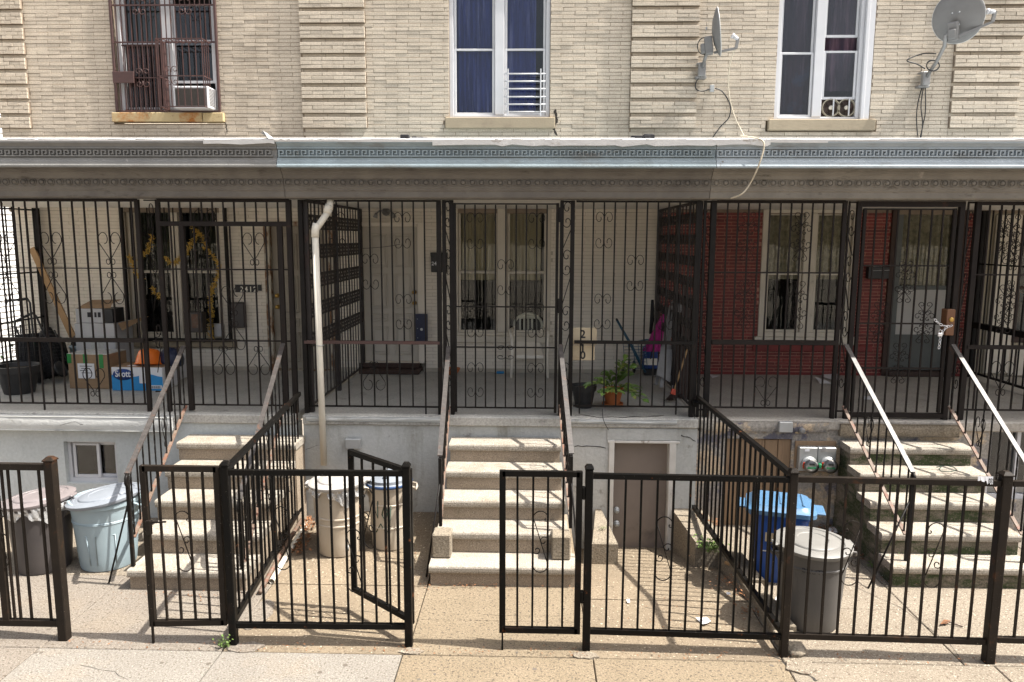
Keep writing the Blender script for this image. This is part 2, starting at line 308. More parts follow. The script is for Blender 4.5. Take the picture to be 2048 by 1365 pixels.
m_cellar = mat('taupe_cellar_door', (0.205, 0.167, 0.140), (0.173, 0.140, 0.119), scale=2.5, rough=.5, stains=[((.07, .06, .055), 3, .58, .8), ((.3, .27, .24), 16, .72, .78)])
m_jamb = mat('peeling_white_jamb', (.6, .58, .54), (.52, .5, .46), scale=7, rough=.8, stains=[((.22, .17, .13), 10, .58, .66, (1, 1, .4))])
m_ply = mat('weathered_plywood', (.28, .185, .11), (.22, .145, .085), scale=2, rough=.85, stretch=(14, 1, .8), stains=[((.11, .07, .045), 2, .56, .75, (6, 1, 1))])
m_steel = mat('galvanised_steel', (.42, .43, .43), (.36, .37, .37), scale=9, rough=.45, metal=.5)
m_dish = mat('grey_dish_paint', (.20, .195, .19), (.17, .165, .16), scale=4, rough=.55)
m_dishl = mat('pale_dish_edge', (.5, .5, .49), rough=.5)
m_black = mat('black_plastic', (.014, .014, .015), (.022, .022, .023), scale=8, rough=.5)
m_blackcloth = mat('black_fabric', (.012, .012, .014), (.02, .02, .022), scale=20, rough=.95, bump=.004, bscale=40)
m_pipe = mat('white_pvc', (.66, .62, .53), (.58, .54, .46), scale=3, rough=.5, stains=[((.38, .34, .27), 3, .6, .85)])
m_cable_w = mat('cream_cable', (.62, .55, .43), (.5, .44, .34), scale=9, rough=.6)
m_box = mat('white_card', (.52, .52, .53), (.46, .46, .47), scale=4, rough=.7)
m_card = mat('brown_cardboard', (.30, .20, .115), (.25, .165, .095), scale=4, rough=.85, stretch=(1, 1, 6))
m_green = mat('green_tape', (.012, .22, .045), (.01, .17, .035), scale=9, rough=.35)
m_film = mat('clear_plastic_wrap', (.55, .56, .55), (.4, .4, .38), scale=14, rough=.2, bump=.006, bscale=20)
m_blue = mat('bright_blue_print', (.02, .25, .56), (.02, .22, .5), scale=3, rough=.5)
m_navy = mat('navy_print', (.01, .045, .2), rough=.5)
m_white = mat('white_paper', (.72, .72, .74), (.66, .66, .68), scale=5, rough=.7)
m_ink = mat('dark_ink', (.02, .02, .025), rough=.8)
m_orange = mat('orange_plastic', (0.805, 0.184, 0.017), (0.713, 0.149, 0.014), scale=4, rough=.4)
m_darkblue = mat('dark_blue_plastic', (.012, .02, .06), (.01, .015, .045), scale=5, rough=.5)
m_teal = mat('teal_blue_metal', (.02, .09, .15), (.015, .07, .12), scale=5, rough=.4)
m_gold = mat('gold_foil', (.80, .56, .14), (.52, .32, .06), scale=40, rough=.3, metal=.35)
m_canblue = mat('pale_blue_plastic', (0.300, 0.375, 0.409), (0.255, 0.323, 0.356), scale=3, rough=.5, stains=[((.25, .28, .29), 3, .6, .8)], bump=.001, bscale=40)
m_canblid = mat('blue_grey_lid', (0.204, 0.224, 0.252), (0.177, 0.194, 0.221), scale=4, rough=.5, stains=[((.2, .2, .2), 5, .62, .8)])
m_candark = mat('dark_brown_grey_plastic', (.045, .04, .04), (.06, .052, .05), scale=3, rough=.5, stains=[((.09, .085, .08), 4, .6, .8)])
m_candlid = mat('mauve_grey_lid', (.19, .165, .165), (.155, .135, .135), scale=4, rough=.5)
m_canbeige = mat('beige_plastic', (0.451, 0.391, 0.310), (0.391, 0.332, 0.259), scale=3, rough=.55, stains=[((.3, .24, .17), 3, .6, .8)], bump=.001, bscale=40)
m_canwhite = mat('off_white_lid', (0.348, 0.332, 0.316), (0.316, 0.300, 0.280), scale=3, rough=.5, stains=[((.42, .38, .33), 5, .62, .8)])
m_cangrey = mat('grey_plastic', (0.094, 0.088, 0.083), (0.077, 0.073, 0.068), scale=3, rough=.5, stains=[((.24, .22, .2), 3, .6, .8)], bump=.001, bscale=40)
m_cangl = mat('light_grey_lid', (0.175, 0.170, 0.158), (0.154, 0.148, 0.137), scale=4, rough=.5, stains=[((.3, .26, .19), 3.2, .62, .75)])
m_bluelid = mat('navy_blue_lid', (.03, .07, .17), (.025, .055, .14), scale=4, rough=.4)
m_bluebin = mat('royal_blue_plastic', (.008, .075, .34), (.008, .06, .28), scale=3, rough=.4)
m_bluebinl = mat('sunlit_blue_bin_lid', (0.073, 0.161, 0.276), (0.060, 0.138, 0.244), scale=3, rough=.38)  # sunlight on the lid is put into its colour, paler than the body
m_bag = glass('clear_bag_film', (.86, .86, .86), 3.0, .02)
m_bagw = mat('crumpled_clear_bag', (.6, .6, .6), (.42, .42, .41), scale=14, rough=.25, bump=.01, bscale=25, trans=.35)
m_terra = mat('terracotta', (.48, .15, .045), (.4, .12, .035), scale=5, rough=.75, stains=[((.25, .09, .04), 6, .6, .8)])
m_leaf = mat('green_leaf', (0.083, 0.173, 0.030), (0.150, 0.225, 0.053), scale=9, rough=.45, rand=.3)
m_leafv = mat('variegated_leaf', (0.390, 0.416, 0.104), (0.117, 0.195, 0.039), scale=30, rough=.45, rand=.25)
m_dryleaf = mat('dry_leaf', (.22, .085, .03), (.13, .065, .03), scale=30, rough=.9, rand=.4)
m_weed = mat('weed_green', (.06, .12, .02), (.11, .16, .03), scale=20, rough=.7, rand=.3)
m_wood = mat('pale_plank', (.40, .25, .12), (.33, .2, .095), scale=3, rough=.8, stretch=(1, 1, .25))
m_dkwood = mat('dark_wood', (.05, .026, .018), (.035, .018, .013), scale=4, rough=.7, stretch=(6, 6, .4))
m_signw = mat('weathered_sign_board', (.55, .47, .33), (.48, .38, .25), scale=4, rough=.8, stains=[((.3, .19, .09), 6, .58, .75)])
m_pink = mat('magenta_fabric', (.45, .02, .22), (.28, .012, .14), scale=14, rough=.7)
m_alum = mat('dull_aluminium', (.28, .275, .27), (.22, .215, .21), scale=6, rough=.5, metal=.4)
m_red = mat('red_orange_plastic', (.5, .05, .015), rough=.5)
m_chair = mat('cream_plastic', (0.864, 0.821, 0.724), (0.821, 0.767, 0.670), scale=3, rough=.5)
m_brass = mat('brass', (.5, .32, .09), rough=.35, metal=.8)
m_chain = mat('bright_chain', (.75, .75, .76), rough=.3, metal=.7)
m_brownbox = mat('brown_lock_box', (.14, .06, .025), rough=.5)
m_greydoor = mat('grey_green_storm_door', (.10, .11, .105), (.08, .09, .085), scale=3, rough=.55)
m_whitepanel = mat('pale_door_panel', (.46, .45, .43), (.4, .39, .37), scale=4, rough=.6)
m_wcol = mat('dim_beige_wall', (.33, .29, .22), (.27, .24, .18), scale=3, rough=.8)
m_siding = mat('white_siding', (.72, .72, .72), (.64, .64, .64), scale=3, rough=.6)
m_dry = mat('dry_ground', (.30, .27, .22), (.24, .21, .17), scale=.3, rough=1)
m_asph = mat('worn_street', (.17, .165, .155), (.14, .135, .13), scale=4, rough=.9, bump=.004, bscale=90)
m_meterglass = glass('meter_cover', (.92, .92, .92), 2.0)
m_metergreen = mat('green_meter_seal', (.01, .35, .13), rough=.4)
m_graf = mat('dark_green_marker', (.035, .06, .04), rough=.7)
m_cracksoft = mat('old_gum', (.12, .10, .08), (.09, .075, .06), scale=9, rough=.9)
m_crack = mat('crack_gap', (.03, .026, .022), rough=1)
m_acgrey = mat('dark_condenser_fins', (.06, .052, .047), (.08, .07, .062), scale=60, rough=.7)
m_plaster = mat('foam_white', (.72, .70, .67), rough=.7)
# ================================================================== ground
GZ = -.5
mb = MB(); mb.box(-400, 400, -400, 400, -1.5, GZ); tag(mb.obj('ground', m_dry), kind='structure')
mb = MB(); mb.box(-60, 60, -20, -9.2, GZ, -.13); tag(mb.obj('road', m_asph), kind='structure')
mb = MB(); mb.box(-60, 60, -9.2, -9.02, GZ, 0, .02); tag(mb.obj('kerb', m_curb), kind='structure')
walk = tag(link('sidewalk', None, (0, -7, 0)), kind='structure')
YF = -5.56
G = .004
def slab(m, poly, zt=0.0, parent=walk, ch=.006, z0=GZ, name='slab'):
    mb = MB(); mb.prism(poly, z0, zt, ch); return mb.obj(name, m, parent)
sx = [onZ(82, 1293).x, onZ(437, 1312).x, onZ(805, 1308).x, onZ(1186, 1317).x, onZ(1572, 1330).x]
xs = [-60, -16, -12, -8.2, -5.75, sx[0], sx[1], sx[2], sx[3], sx[4], sx[4]+1.6, sx[4]+3.2, 9, 13, 60]
ms = [m_slabA, m_slabB, m_slabA, m_slabT, m_slabA, m_slabB, m_slabB, m_slabT, m_slabT, m_slabG, m_slabG, m_slabA, m_slabB, m_slabA]
for i in range(len(xs)-1):
    for k, (ya, yb) in enumerate(((YF, -7.3), (-7.3, -9.02))):
        slab(ms[i] if k == 0 else ms[(i+2) % len(ms)], [(xs[i]+G, yb+G), (xs[i+1]-G, yb+G), (xs[i+1]-G, ya-G), (xs[i]+G, ya-G)])
cdl, cdr = .80, 1.60
yard = tag(link('front_yard', None, (0, -4.5, 0)), kind='structure')
def ys(m, x0, x1, y0, y1, zt=0.0, z0=GZ, name='slab'): return slab(m, [(x0+G, y0+G), (x1-G, y0+G), (x1-G, y1-G), (x0+G, y1-G)], zt, yard, .006 if not callable(zt) else 0, z0, name)
ys(m_slabA, -8, -5.4, YF, -4.3); ys(m_slabG, -8, -5.4, -4.3, -2.75)
ys(m_slabA, -5.4, -3.9, YF, -4.28); ys(m_slabG, -5.4, -3.9, -4.28, -2.75)
ys(m_slabA, -3.9, -2.44, YF, -4.0); ys(m_slabG, -3.9, -2.44, -4.0, -2.75)
rise = lambda x, y: max(0, (y+4.4)/1.6*.12) if y > -4.4 else 0.0
ys(m_slabD, -2.44, -.97, YF, -4.4)
mb = MB(); mb.prism([(-2.43, -4.4+G), (-.975, -4.4+G), (-.975, -2.75), (-2.43, -2.75)], GZ, lambda x, y: .12 if y > -3 else 0); mb.obj('slab', m_slabD, yard)
ys(m_slabT, -.97, .46, YF, -5.02); ys(m_slabT, -.97, .46, -5.02, -2.75)
ys(m_slabD, .46, 1.97, YF, -4.6)
mb = MB(); mb.prism([(.47, -4.6+G), (1.96, -4.6+G), (1.96, -2.6), (.47, -2.6)], -.9, lambda x, y: -.33 if y > -3 else 0); mb.obj('slab', m_slabD, yard)
ys(m_slabG, 1.97, 3.35, YF, -4.7); ys(m_slabG, 1.97, 3.35, -4.7, -2.75, 0.0)
ys(m_slabG, 3.35, 5.2, YF, -4.2); ys(m_slabG, 3.35, 5.2, -4.2, -2.75); ys(m_slabA, 5.2, 9, YF, -2.75)
# pale patch of newer cement by the left fence post and mortar lumps at post feet
def blob(cx, cy, rx, ry, z0, z1, n=14, seed=0):
    r_ = random.Random(seed); mb = MB()
    mb.prism([(cx+rx*math.cos(2*PI*k/n)*r_.uniform(.75, 1.2), cy+ry*math.sin(2*PI*k/n)*r_.uniform(.75, 1.2)) for k in range(n)], z0, z1); return mb
for i, (px, py, rx, ry) in enumerate(((520, 1228, .10, .26), (490, 1296, .16, .08), (822, 1304, .09, .05), (1172, 1313, .10, .05), (1600, 1335, .12, .10))):
    p = onZ(px, py); mb = blob(p.x, p.y, rx, ry, -.02, .006+.002*i, 14, i); mb.obj('cement_patch', m_slabA if i < 2 else m_slabG, yard)
def ground_crack(px, w=.008, z=.0015, seed=0):
    r_ = random.Random(seed); L = []; Rr = []
    for i in range(len(px)-1):
        for s_ in range(5):
            u = s_/5; p = onZ(px[i][0]+(px[i+1][0]-px[i][0])*u+r_.uniform(-2, 2), px[i][1]+(px[i+1][1]-px[i][1])*u+r_.uniform(-1.2, 1.2), z); ww = w*r_.uniform(.3, 1.2); L.append(p-Vector((ww/2, ww/3, 0))); Rr.append(p+Vector((ww/2, ww/3, 0)))
    n = len(L); mb = MB(); mb.add(L+Rr, [(i, i+1, n+i+1, n+i) for i in range(n-1)]); mb.obj('crack', m_crack, walk)
ground_crack([(1585, 1322), (1602, 1335), (1616, 1350), (1640, 1366)], .022, seed=1); ground_crack([(1535, 1310), (1560, 1318), (1580, 1336)], .014, seed=2)
ground_crack([(590, 1230), (660, 1222), (760, 1224), (830, 1222)], .006, seed=3); ground_crack([(1700, 1170), (1800, 1215), (1900, 1290), (1935, 1340)], .006, seed=4)
ground_crack([(160, 1330), (230, 1345), (260, 1364)], .005, seed=5); ground_crack([(960, 1230), (1060, 1233), (1160, 1231)], .005, seed=6); ground_crack([(1290, 1215), (1380, 1232), (1450, 1268)], .006, seed=7)
r_ = random.Random(17); mb = MB()
for i in range(26):
    p = onZ(r_.uniform(20, 2030), r_.uniform(1240, 1362), 0); q = r_.uniform(.008, .02); n = 9; mb.prism([(p.x+q*math.cos(2*PI*k/n)*r_.uniform(.7, 1.2), p.y+q*math.sin(2*PI*k/n)*r_.uniform(.7, 1.2)) for k in range(n)], -.004, .0016)
tag(mb.obj('gum_spots', m_cracksoft, walk), kind='stuff')
# cheek walls of the cellar slope, fence kerb
def cheek(x0, x1, xf0, xf1, yf, zb, zf):
    mb = MB(); c = .015
    v = [(x0, -2.8, GZ), (x1, -2.8, GZ), (xf1, yf, GZ), (xf0, yf, GZ), (x0, -2.8, zb), (x1, -2.8, zb), (xf1, yf, zf-c), (xf0, yf, zf-c), (xf1-.01, yf+c, zf), (xf0+.01, yf+c, zf)]
    mb.add(v, [(0, 1, 2, 3), (4, 9, 8, 5), (9, 7, 6, 8), (7, 3, 2, 6), (0, 3, 7, 9, 4), (1, 5, 8, 6, 2)]); return mb.obj('cheek_wall', m_curb, yard)
cheek(onZ(1190, 1015, .17).x, cdl, onZ(1183, 1085, .05).x, onZ(1236, 1085, .05).x, -3.45, .18, .05)
cheek(cdr, 1.99, onZ(1382, 1072, .07).x, 2.0, -3.5, .2, .08)
for i in range(7):
    a = -3.52-i*.28; mb = MB(); mb.prism([(1.99-.012*(i % 2), a), (1.99, a-.27), (2.17+.01*(i % 3), a-.27), (2.16, a)], -.1, .07+.015*((i*7) % 3), .01); mb.obj('kerb_stone', m_curb, yard)

# ================================================================== houses
HB = [-7.78, -2.75, 1.84, 6.35, 10.5]
PF = -2.8          # porch front face
ZP = 1.25          # porch floor
CO, BL, JT = .0515, .335, .006
UB = [-7.78, -3.33, 1.356, 5.84, 10.5]   # upper wall stretches meet at the left edge of each pilaster
def wall_holes(mb, x0, x1, z0, z1, holes, y0, y1):
    xs_ = sorted({x0, x1, *[h[0] for h in holes], *[h[1] for h in holes]}); zs_ = sorted({z0, z1, *[h[2] for h in holes], *[h[3] for h in holes]})
    xs_ = [x for x in xs_ if x0 <= x <= x1]; zs_ = [z for z in zs_ if z0 <= z <= z1]
    for j in range(len(zs_)-1):
        run = None
        for i in range(len(xs_)-1):
            cx, cz = (xs_[i]+xs_[i+1])/2, (zs_[j]+zs_[j+1])/2
            hole = any(h[0] < cx < h[1] and h[2] < cz < h[3] for h in holes)
            if not hole: run = (run[0], xs_[i+1]) if run else (xs_[i], xs_[i+1])
            if (hole or i == len(xs_)-2) and run: mb.box(run[0], run[1], y0, y1, zs_[j], zs_[j+1]); run = None
def courses(x0, x1, z0, z1, holes, co, bl, jt, phase=0, shift=.5):
    k = math.ceil((z0-ZP)/co-1e-6); out = []
    while ZP+k*co < z1-.01:
        za, zb = ZP+k*co+jt/2, ZP+(k+1)*co-jt/2
        zm = (za+zb)/2; iv = [(x0, x1)]
        for h in holes:
            if h[2] < zm < h[3]:
                nv = []
                for a, b in iv:
                    if h[0] > a: nv.append((a, min(b, h[0])))
                    if h[1] < b: nv.append((max(a, h[1]), b))
                iv = [(a, b) for a, b in nv if b-a > .02]
        off = phase+(shift*bl if k % 2 else 0)+.012*math.sin(k*12.9)
        for a, b in iv:
            n = math.floor((a-off)/bl)
            while off+n*bl < b:
                p, q = max(a, off+n*bl)+jt/2, min(b, off+(n+1)*bl)-jt/2
                if q-p > .025: out.append((p, q, za, zb, q-p > bl-jt-.004, k))
                n += 1
        k += 1
    return out
def brick_faces(mb, xa, xb, za, zb, yf, d, r_):
    j = lambda s=.0015: r_.uniform(-s, s)
    c = .0025; y = yf+j(.002)
    v = [(xa+j(), y+c, za+j()), (xb+j(), y+c, za+j()), (xb+j(), y+c, zb+j()), (xa+j(), y+c, zb+j())]
    f0 = [(p[0]+(c if i in (0, 3) else -c), y, p[2]+(c if i < 2 else -c)) for i, p in enumerate(v)]
    bk = [(p[0], yf+d, p[2]) for p in v]
    mb.add(f0+v+bk, [(0, 1, 2, 3), (4, 5, 1, 0), (5, 6, 2, 1), (6, 7, 3, 2), (7, 4, 0, 3), (8, 9, 5, 4), (9, 10, 6, 5), (10, 11, 7, 6), (11, 8, 4, 7)])
BV = {}
def brick_mesh(key, L, H, d, m):
    if key not in BV:
        r_ = random.Random(3); l = []
        for _ in range(8):
            mb = MB(); brick_faces(mb, -L/2, L/2, -H/2, H/2, 0, d, r_); l.append(mb.mesh('brick', m))
        BV[key] = l
    return BV[key]
def lay(house, rows, m, L, H, name, stuff_name, maxn=300, proud=None):
    """rows: (xa, xb, za, zb, full, yfront)"""
    full = [r for r in rows if r[4] and r[3] < 6.6]
    full.sort(key=lambda r: (Vector(((r[0]+r[1])/2, r[5], r[2]))-CP).length)
    pick = set(id(r) for r in full[:maxn])
    rest = MB()
    for r in rows:
        if id(r) in pick:
            ml = brick_mesh((name, L), L, H, .016, m)
            link(name, rnd.choice(ml), ((r[0]+r[1])/2, r[5]+rnd.uniform(-.0025, .0025), (r[2]+r[3])/2), house, rot=(0, rnd.uniform(-.004, .004), 0))
        else: brick_faces(rest, r[0], r[1], r[2], r[3], r[5], .016, rnd)
    if rest.v: tag(rest.obj(stuff_name, m, house), kind='stuff')

# ---- twin sash window, part of a house
def sash(win, x0, x1, z0, z1, Y, mf, mg, t=.035, name='sash'):
    mb = MB()
    mb.box(x0, x0+t, Y, Y+.03, z0, z1, .004); mb.box(x1-t, x1, Y, Y+.03, z0, z1, .004)
    mb.box(x0+t, x1-t, Y, Y+.03, z0, z0+t, .004); mb.box(x0+t, x1-t, Y, Y+.03, z1-t*.8, z1, .004)
    mb.obj(name, mf, win)
    mb = MB(); mb.box(x0+t-.004, x1-t+.004, Y+.012, Y+.016, z0+t-.004, z1-t*.8+.004); mb.obj('pane', mg, win)
def curtain(win, x0, x1, z0, z1, Y, m, amp=.025, waves=7, name='curtain', ph=0):
    mb = MB()
    mb.grid(lambda u, v: (x0+(x1-x0)*u, Y+amp*math.sin(u*waves*2*PI+ph+.6*math.sin(v*3))*(.6+.4*math.sin(u*5+ph))+.01*math.sin(u*31), z0+(z1-z0)*v), waves*10, 4)
    mb.obj(name, m, win)
def window(house, x0, x1, z0, z1, zm, mf, mg, Y=.05, mull=.5, mw_=.10, jamb=.05, lo=(None, None), hi=(None, None), depth=.5, rot=None):
    win = MB(); xm = x0+(x1-x0)*mull
    win.box(x0, x0+jamb, Y, Y+.10, z0, z1, .005); win.box(x1-jamb, x1, Y, Y+.10, z0, z1, .005)
    win.box(x0+jamb, x1-jamb, Y, Y+.10, z0, z0+jamb*.8, .005); win.box(x0+jamb, x1-jamb, Y, Y+.10, z1-jamb, z1, .005)
    win.box(xm-mw_/2, xm+mw_/2, Y-.005, Y+.10, z0+jamb*.8, z1-jamb, .006)
    w_ = win.obj('window', mf, house)
    for i, (a, b) in enumerate(((x0+jamb, xm-mw_/2), (xm+mw_/2, x1-jamb))):
        lz = lo[i] or (z0+jamb*.8, zm+.012); hz = hi[i] or (zm-.012, z1-jamb)
        sash(w_, a+.004, b-.004, lz[0], lz[1], Y+.025, mf, mg); sash(w_, a+.004, b-.004, hz[0], hz[1], Y+.06, mf, mg)
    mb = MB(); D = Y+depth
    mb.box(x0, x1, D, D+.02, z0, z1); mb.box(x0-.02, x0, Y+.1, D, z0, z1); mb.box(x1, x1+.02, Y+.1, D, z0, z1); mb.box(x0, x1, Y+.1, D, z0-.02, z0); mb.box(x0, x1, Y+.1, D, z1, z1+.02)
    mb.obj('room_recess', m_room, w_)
    return w_
def sill(win, x0, x1, z0, z1, y0, m, crack=None):
    mb = MB()
    if crack: mb.box(x0, crack-.006, y0, .1, z0, z1, .008); mb.box(crack+.006, x1, y0, .1, z0-.004, z1-.004, .008)
    else: mb.box(x0, x1, y0, .1, z0, z1, .008)
    mb.obj('sill', m, win)

# ---- the party-wall pilasters and the upper brick wall
PIL = [(-7.78, -7.32), (-3.33, -2.40), (1.356, 2.30), (5.84, 6.77)]
ZU0, ZU1 = 4.30, 7.35
def upper(house, x0, x1, holes):
    mb = MB(); wall_holes(mb, x0, x1, 3.6, ZU1, holes, .008, .28); mb.obj('wall', m_mortar, house)
    rows = []; L = BL-JT
    pz = 4.825                                # foot of the pilaster bands
    pil = [p for p in PIL if p[1] > x0 and p[0] < x1]
    base = courses(x0, x1, ZU0, ZU1, holes+[], CO, BL, JT, .05)
    kb = round((pz-ZP)/CO)
    for (p, q, za, zb, fu, k) in base:
        segs = [(p, q, fu)]
        if k >= kb and (k-kb) % 4 != 3:
            ns = []
            for a, b, f in segs:
                cut = False
                for (pa, pb) in pil:
                    if a < pb and b > pa:
                        cut = True
                        if a < pa-.03: ns.append((a, pa-JT/2, False))
                        if b > pb+.03: ns.append((pb+JT/2, b, False))
                if not cut: ns.append((a, b, f))
            segs = ns
        rows += [(a, b, za, zb, f, 0.0) for a, b, f in segs if b-a > .02]
    for (pa, pb) in pil:
        a, b = max(pa, x0), min(pb, x1); back = MB()
        bl = (pb-pa)/3
        for k in range(kb, int((ZU1-ZP)/CO)):
            if (k-kb) % 4 == 3: continue
            za, zb = ZP+k*CO+JT/2, ZP+(k+1)*CO-JT/2
            off = pa+(bl/2 if (k-kb) % 4 == 1 else 0)-bl
            for n in range(6):
                p, q = max(a, off+n*bl)+JT/2, min(b, off+(n+1)*bl)-JT/2
                if q-p > .03: rows.append((p, q, za, zb, False, -.05))
            if (k-kb) % 4 == 0: back.box(a+.004, b-.004, -.038, .02, za, za+3*CO-JT)
        back.obj('pilaster_core', m_mortar, house)
    lay(house, rows, m_brick, L, CO-JT, 'brick', 'brick_courses')

def lower_painted(house, x0, x1, holes, stuff='painted_brick_courses'):
    mb = MB(); wall_holes(mb, x0, x1, ZP-.1, 3.62, holes, .008, .28); mb.obj('porch_wall', m_pmortar, house)
    r_ = random.Random(5); mb = MB()
    for (p, q, za, zb, fu, k) in courses(x0, x1, ZP+.02, 3.75, holes, .0515, .30, .0045): brick_faces(mb, p, q, za, zb, 0, .012, r_)
    tag(mb.obj(stuff, m_pbrick, house), kind='stuff')

# ---- porch cornice, one stretch per house
def cw(y): return y if y > -2.87 else -2.87+(y+2.87)*.62      # how far the cornice really leans out
def cornice(house, x0, x1, mp, mbd, flash):
    g = .003; x0 += g; x1 -= g
    mb = MB()
    prof = [(-3.05, 3.972), (-3.25, 3.972), (-3.252, 3.976), (-3.252, 3.992), (-3.232, 3.998), (-3.222, 4.03), (-3.205, 4.046), (-3.20, 4.050), (-3.20, 4.068), (-3.165, 4.072), (-3.165, 4.160), (-3.20, 4.164), (-3.20, 4.178), (-3.19, 4.182), (-3.21, 4.20), (-3.235, 4.214), (-3.245, 4.22), (-3.245, 4.245), (-3.0, 4.27), (-.02, 4.55), (-.02, 4.40), (-3.0, 4.1)]
    prof = [(cw(y), z) for y, z in prof]
    mb.extrude_x(prof, x0, x1); c = mb.obj('cornice', mp, house)
    # running key pattern, raised
    mb = MB(); P = .0795; h = .068; zb = 4.082; t = .0115; y0, y1 = cw(-3.203)-.004, cw(-3.165)+.002
    n = int((x1-x0)/P)
    for i in range(n):
        x = x0+i*P+.5*((x1-x0)-n*P)
        mb.box(x, x+t, y0, y1, zb, zb+h)                        # riser
        mb.box(x+t, x+P-2.2*t, y0, y1, zb+h-t, zb+h)             # top arm
        mb.box(x+P-2.2*t-t, x+P-2.2*t, y0, y1, zb+.024, zb+h-t)  # drop
        mb.box(x+2.3*t, x+P-3.2*t, y0, y1, zb+.024, zb+.024+t)   # hook
        mb.box(x+t, x+P, y0, y1, zb, zb+t)                       # bottom arm
    tag(mb.obj('key_frieze', mp, c), kind='stuff')
    mb = MB()
    bprof = [(-2.62, 3.665), (-2.85, 3.665), (-2.865, 3.68), (-2.865, 3.735), (-2.885, 3.75), (-2.885, 3.762), (-2.90, 3.775), (-2.90, 3.80), (-2.915, 3.806), (-2.915, 3.862), (-2.945, 3.875), (-2.965, 3.905), (-3.0, 3.925), (-3.005, 3.945), (-3.05, 3.95), (-3.05, 3.99), (-2.62, 3.99)]
    bprof = [(cw(y), z) for y, z in bprof]
    mb.extrude_x(bprof, x0, x1); b = mb.obj('bed_moulding', mbd, house)
    mb = MB(); n = int((x1-x0)/.0985)
    for i in range(n):
        cx = x0+(i+.5)*(x1-x0)/n; cz = 3.833
        M_ = Matrix.Translation((cx, cw(-2.915)+.002, cz)) @ Matrix.Rotation(PI/2, 4, 'X')
        k = MB(M_); k.lathe([(.026, 0), (.023, .014), (.012, .024)], n=10, cap0=False)
        k.lathe([(.042, 0), (.040, .014), (.033, .014), (.031, 0)], n=12, cap0=False, cap1=False)
        mb.add(k.v, k.f)
    tag(mb.obj('egg_ornament', mbd, b), kind='stuff')
    mb = MB(); r_ = random.Random(int(x0*10)+99); x = x0
    for a, bq, hh in flash:
        x = a; tp = hh
        while x < bq-.01:
            e = min(bq, x+r_.uniform(.05, .4)); t0 = tp; tp = hh*r_.uniform(.7, 1.3)
            mb.add([(x, cw(-3.25), 4.243-t0), (e, cw(-3.25), 4.243-tp), (e, cw(-3.257), 4.25+.012*r_.random()), (x, cw(-3.257), 4.25+.012*r_.random()), (x, -2.9, 4.295), (e, -2.9, 4.295), (x, -2.9, 4.28), (e, -2.9, 4.28), (x, cw(-3.24), 4.243-t0), (e, cw(-3.24), 4.243-tp)],
                   [(0, 1, 2, 3), (3, 2, 5, 4), (4, 5, 7, 6), (6, 7, 9, 8), (8, 9, 1, 0)])
            x = e
    if mb.v: mb.obj('flashing', m_flash, c)
    mb = MB(); mb.box(x0, x1, -2.62, -.02, 3.665, 3.69); mb.obj('porch_ceiling', m_ceil, house)

def porch(house, x0, x1, holes, mw_, mf, ledge=None):
    mb = MB(); wall_holes(mb, x0, x1, -.6, 1.135, holes, PF, PF+.22); mb.obj('foundation', mw_, house)
    mb = MB(); mb.box(x0, x1, PF-.03, -.01, 1.14, ZP, .012); mb.obj('porch_floor', mf, house)
    for (a, b, y, z0_, z1_, m) in ledge or (): 
        k = MB(); n = 12; r_ = random.Random(int(a*100))
        k.grid(lambda u, v: (a+(b-a)*u, y+(.012 if v < .05 or v > .95 else 0)+r_.uniform(-.004, .004), z0_+(z1_-z0_)*v+(r_.uniform(-.008, .008) if 0 < v < 1 else 0)), max(6, int((b-a)*7)), 4)
        k.quad((a, y, z1_), (b, y, z1_), (b, PF, z1_), (a, PF, z1_)); k.quad((a, PF, z0_), (b, PF, z0_), (b, y, z0_), (a, y, z0_))
        k.quad((a, PF, z0_), (a, y, z0_), (a, y, z1_), (a, PF, z1_)); k.quad((b, y, z0_), (b, PF, z0_), (b, PF, z1_), (b, y, z1_))
        k.obj('ledge', m, house)
def panel_door(house, x0, x1, z0, z1, m, mfr, Y=.06, panels=((.12, .44, .05, .26), (.56, .88, .05, .26), (.12, .44, .30, .36), (.56, .88, .30, .36), (.12, .44, .40, .66), (.56, .88, .40, .66), (.12, .44, .70, .95), (.56, .88, .70, .95)), knob=1, frame=.07, head=.1):
    mb = MB(); W, H = x1-x0, z1-z0
    mb.box(x0, x1, Y, Y+.045, z0, z1)
    d = mb.obj('front_door', m, house)
    for (a, b, c, e) in panels:
        k = MB(); xa, xb, za, zb = x0+W*a, x0+W*b, z0+H*c, z0+H*e
        for (p, q, r, s_) in ((xa, xa+.018, za, zb), (xb-.018, xb, za, zb), (xa+.018, xb-.018, za, za+.018), (xa+.018, xb-.018, zb-.018, zb)): k.box(p, q, Y-.02, Y+.002, r, s_, .006)
        k.box(xa+.04, xb-.04, Y-.014, Y+.002, za+.04, zb-.04, .012); k.obj('door_panel', m, d)
    if knob:
        for zz in (z0+H*.44, z0+H*.52):
            kx = x1-.06 if knob > 0 else x0+.06
            k = MB(Matrix.Translation((kx, Y, zz)) @ Matrix.Rotation(PI/2, 4, 'X')); k.lathe([(.032, 0), (.03, .008), (.014, .012), (.014, .03), (.028, .04), (.03, .055), (.018, .066)], n=16); k.obj('door_knob', m_brass, d)
    k = MB(); k.box(x0-frame, x0-.003, Y-.09, Y+.06, z0-.02, z1+head, .006); k.box(x1+.003, x1+frame, Y-.09, Y+.06, z0-.02, z1+head, .006); k.box(x0-.003, x1+.003, Y-.09, Y+.06, z1+.003, z1+head, .006)
    k.box(x0-frame, x1+frame, .115, .15, ZP-.1, z1+head); k.box(x0-.003, x1+.003, -.06, .11, ZP+.001, z0-.006, .006)
    k.obj('door_frame', mfr, d); return d

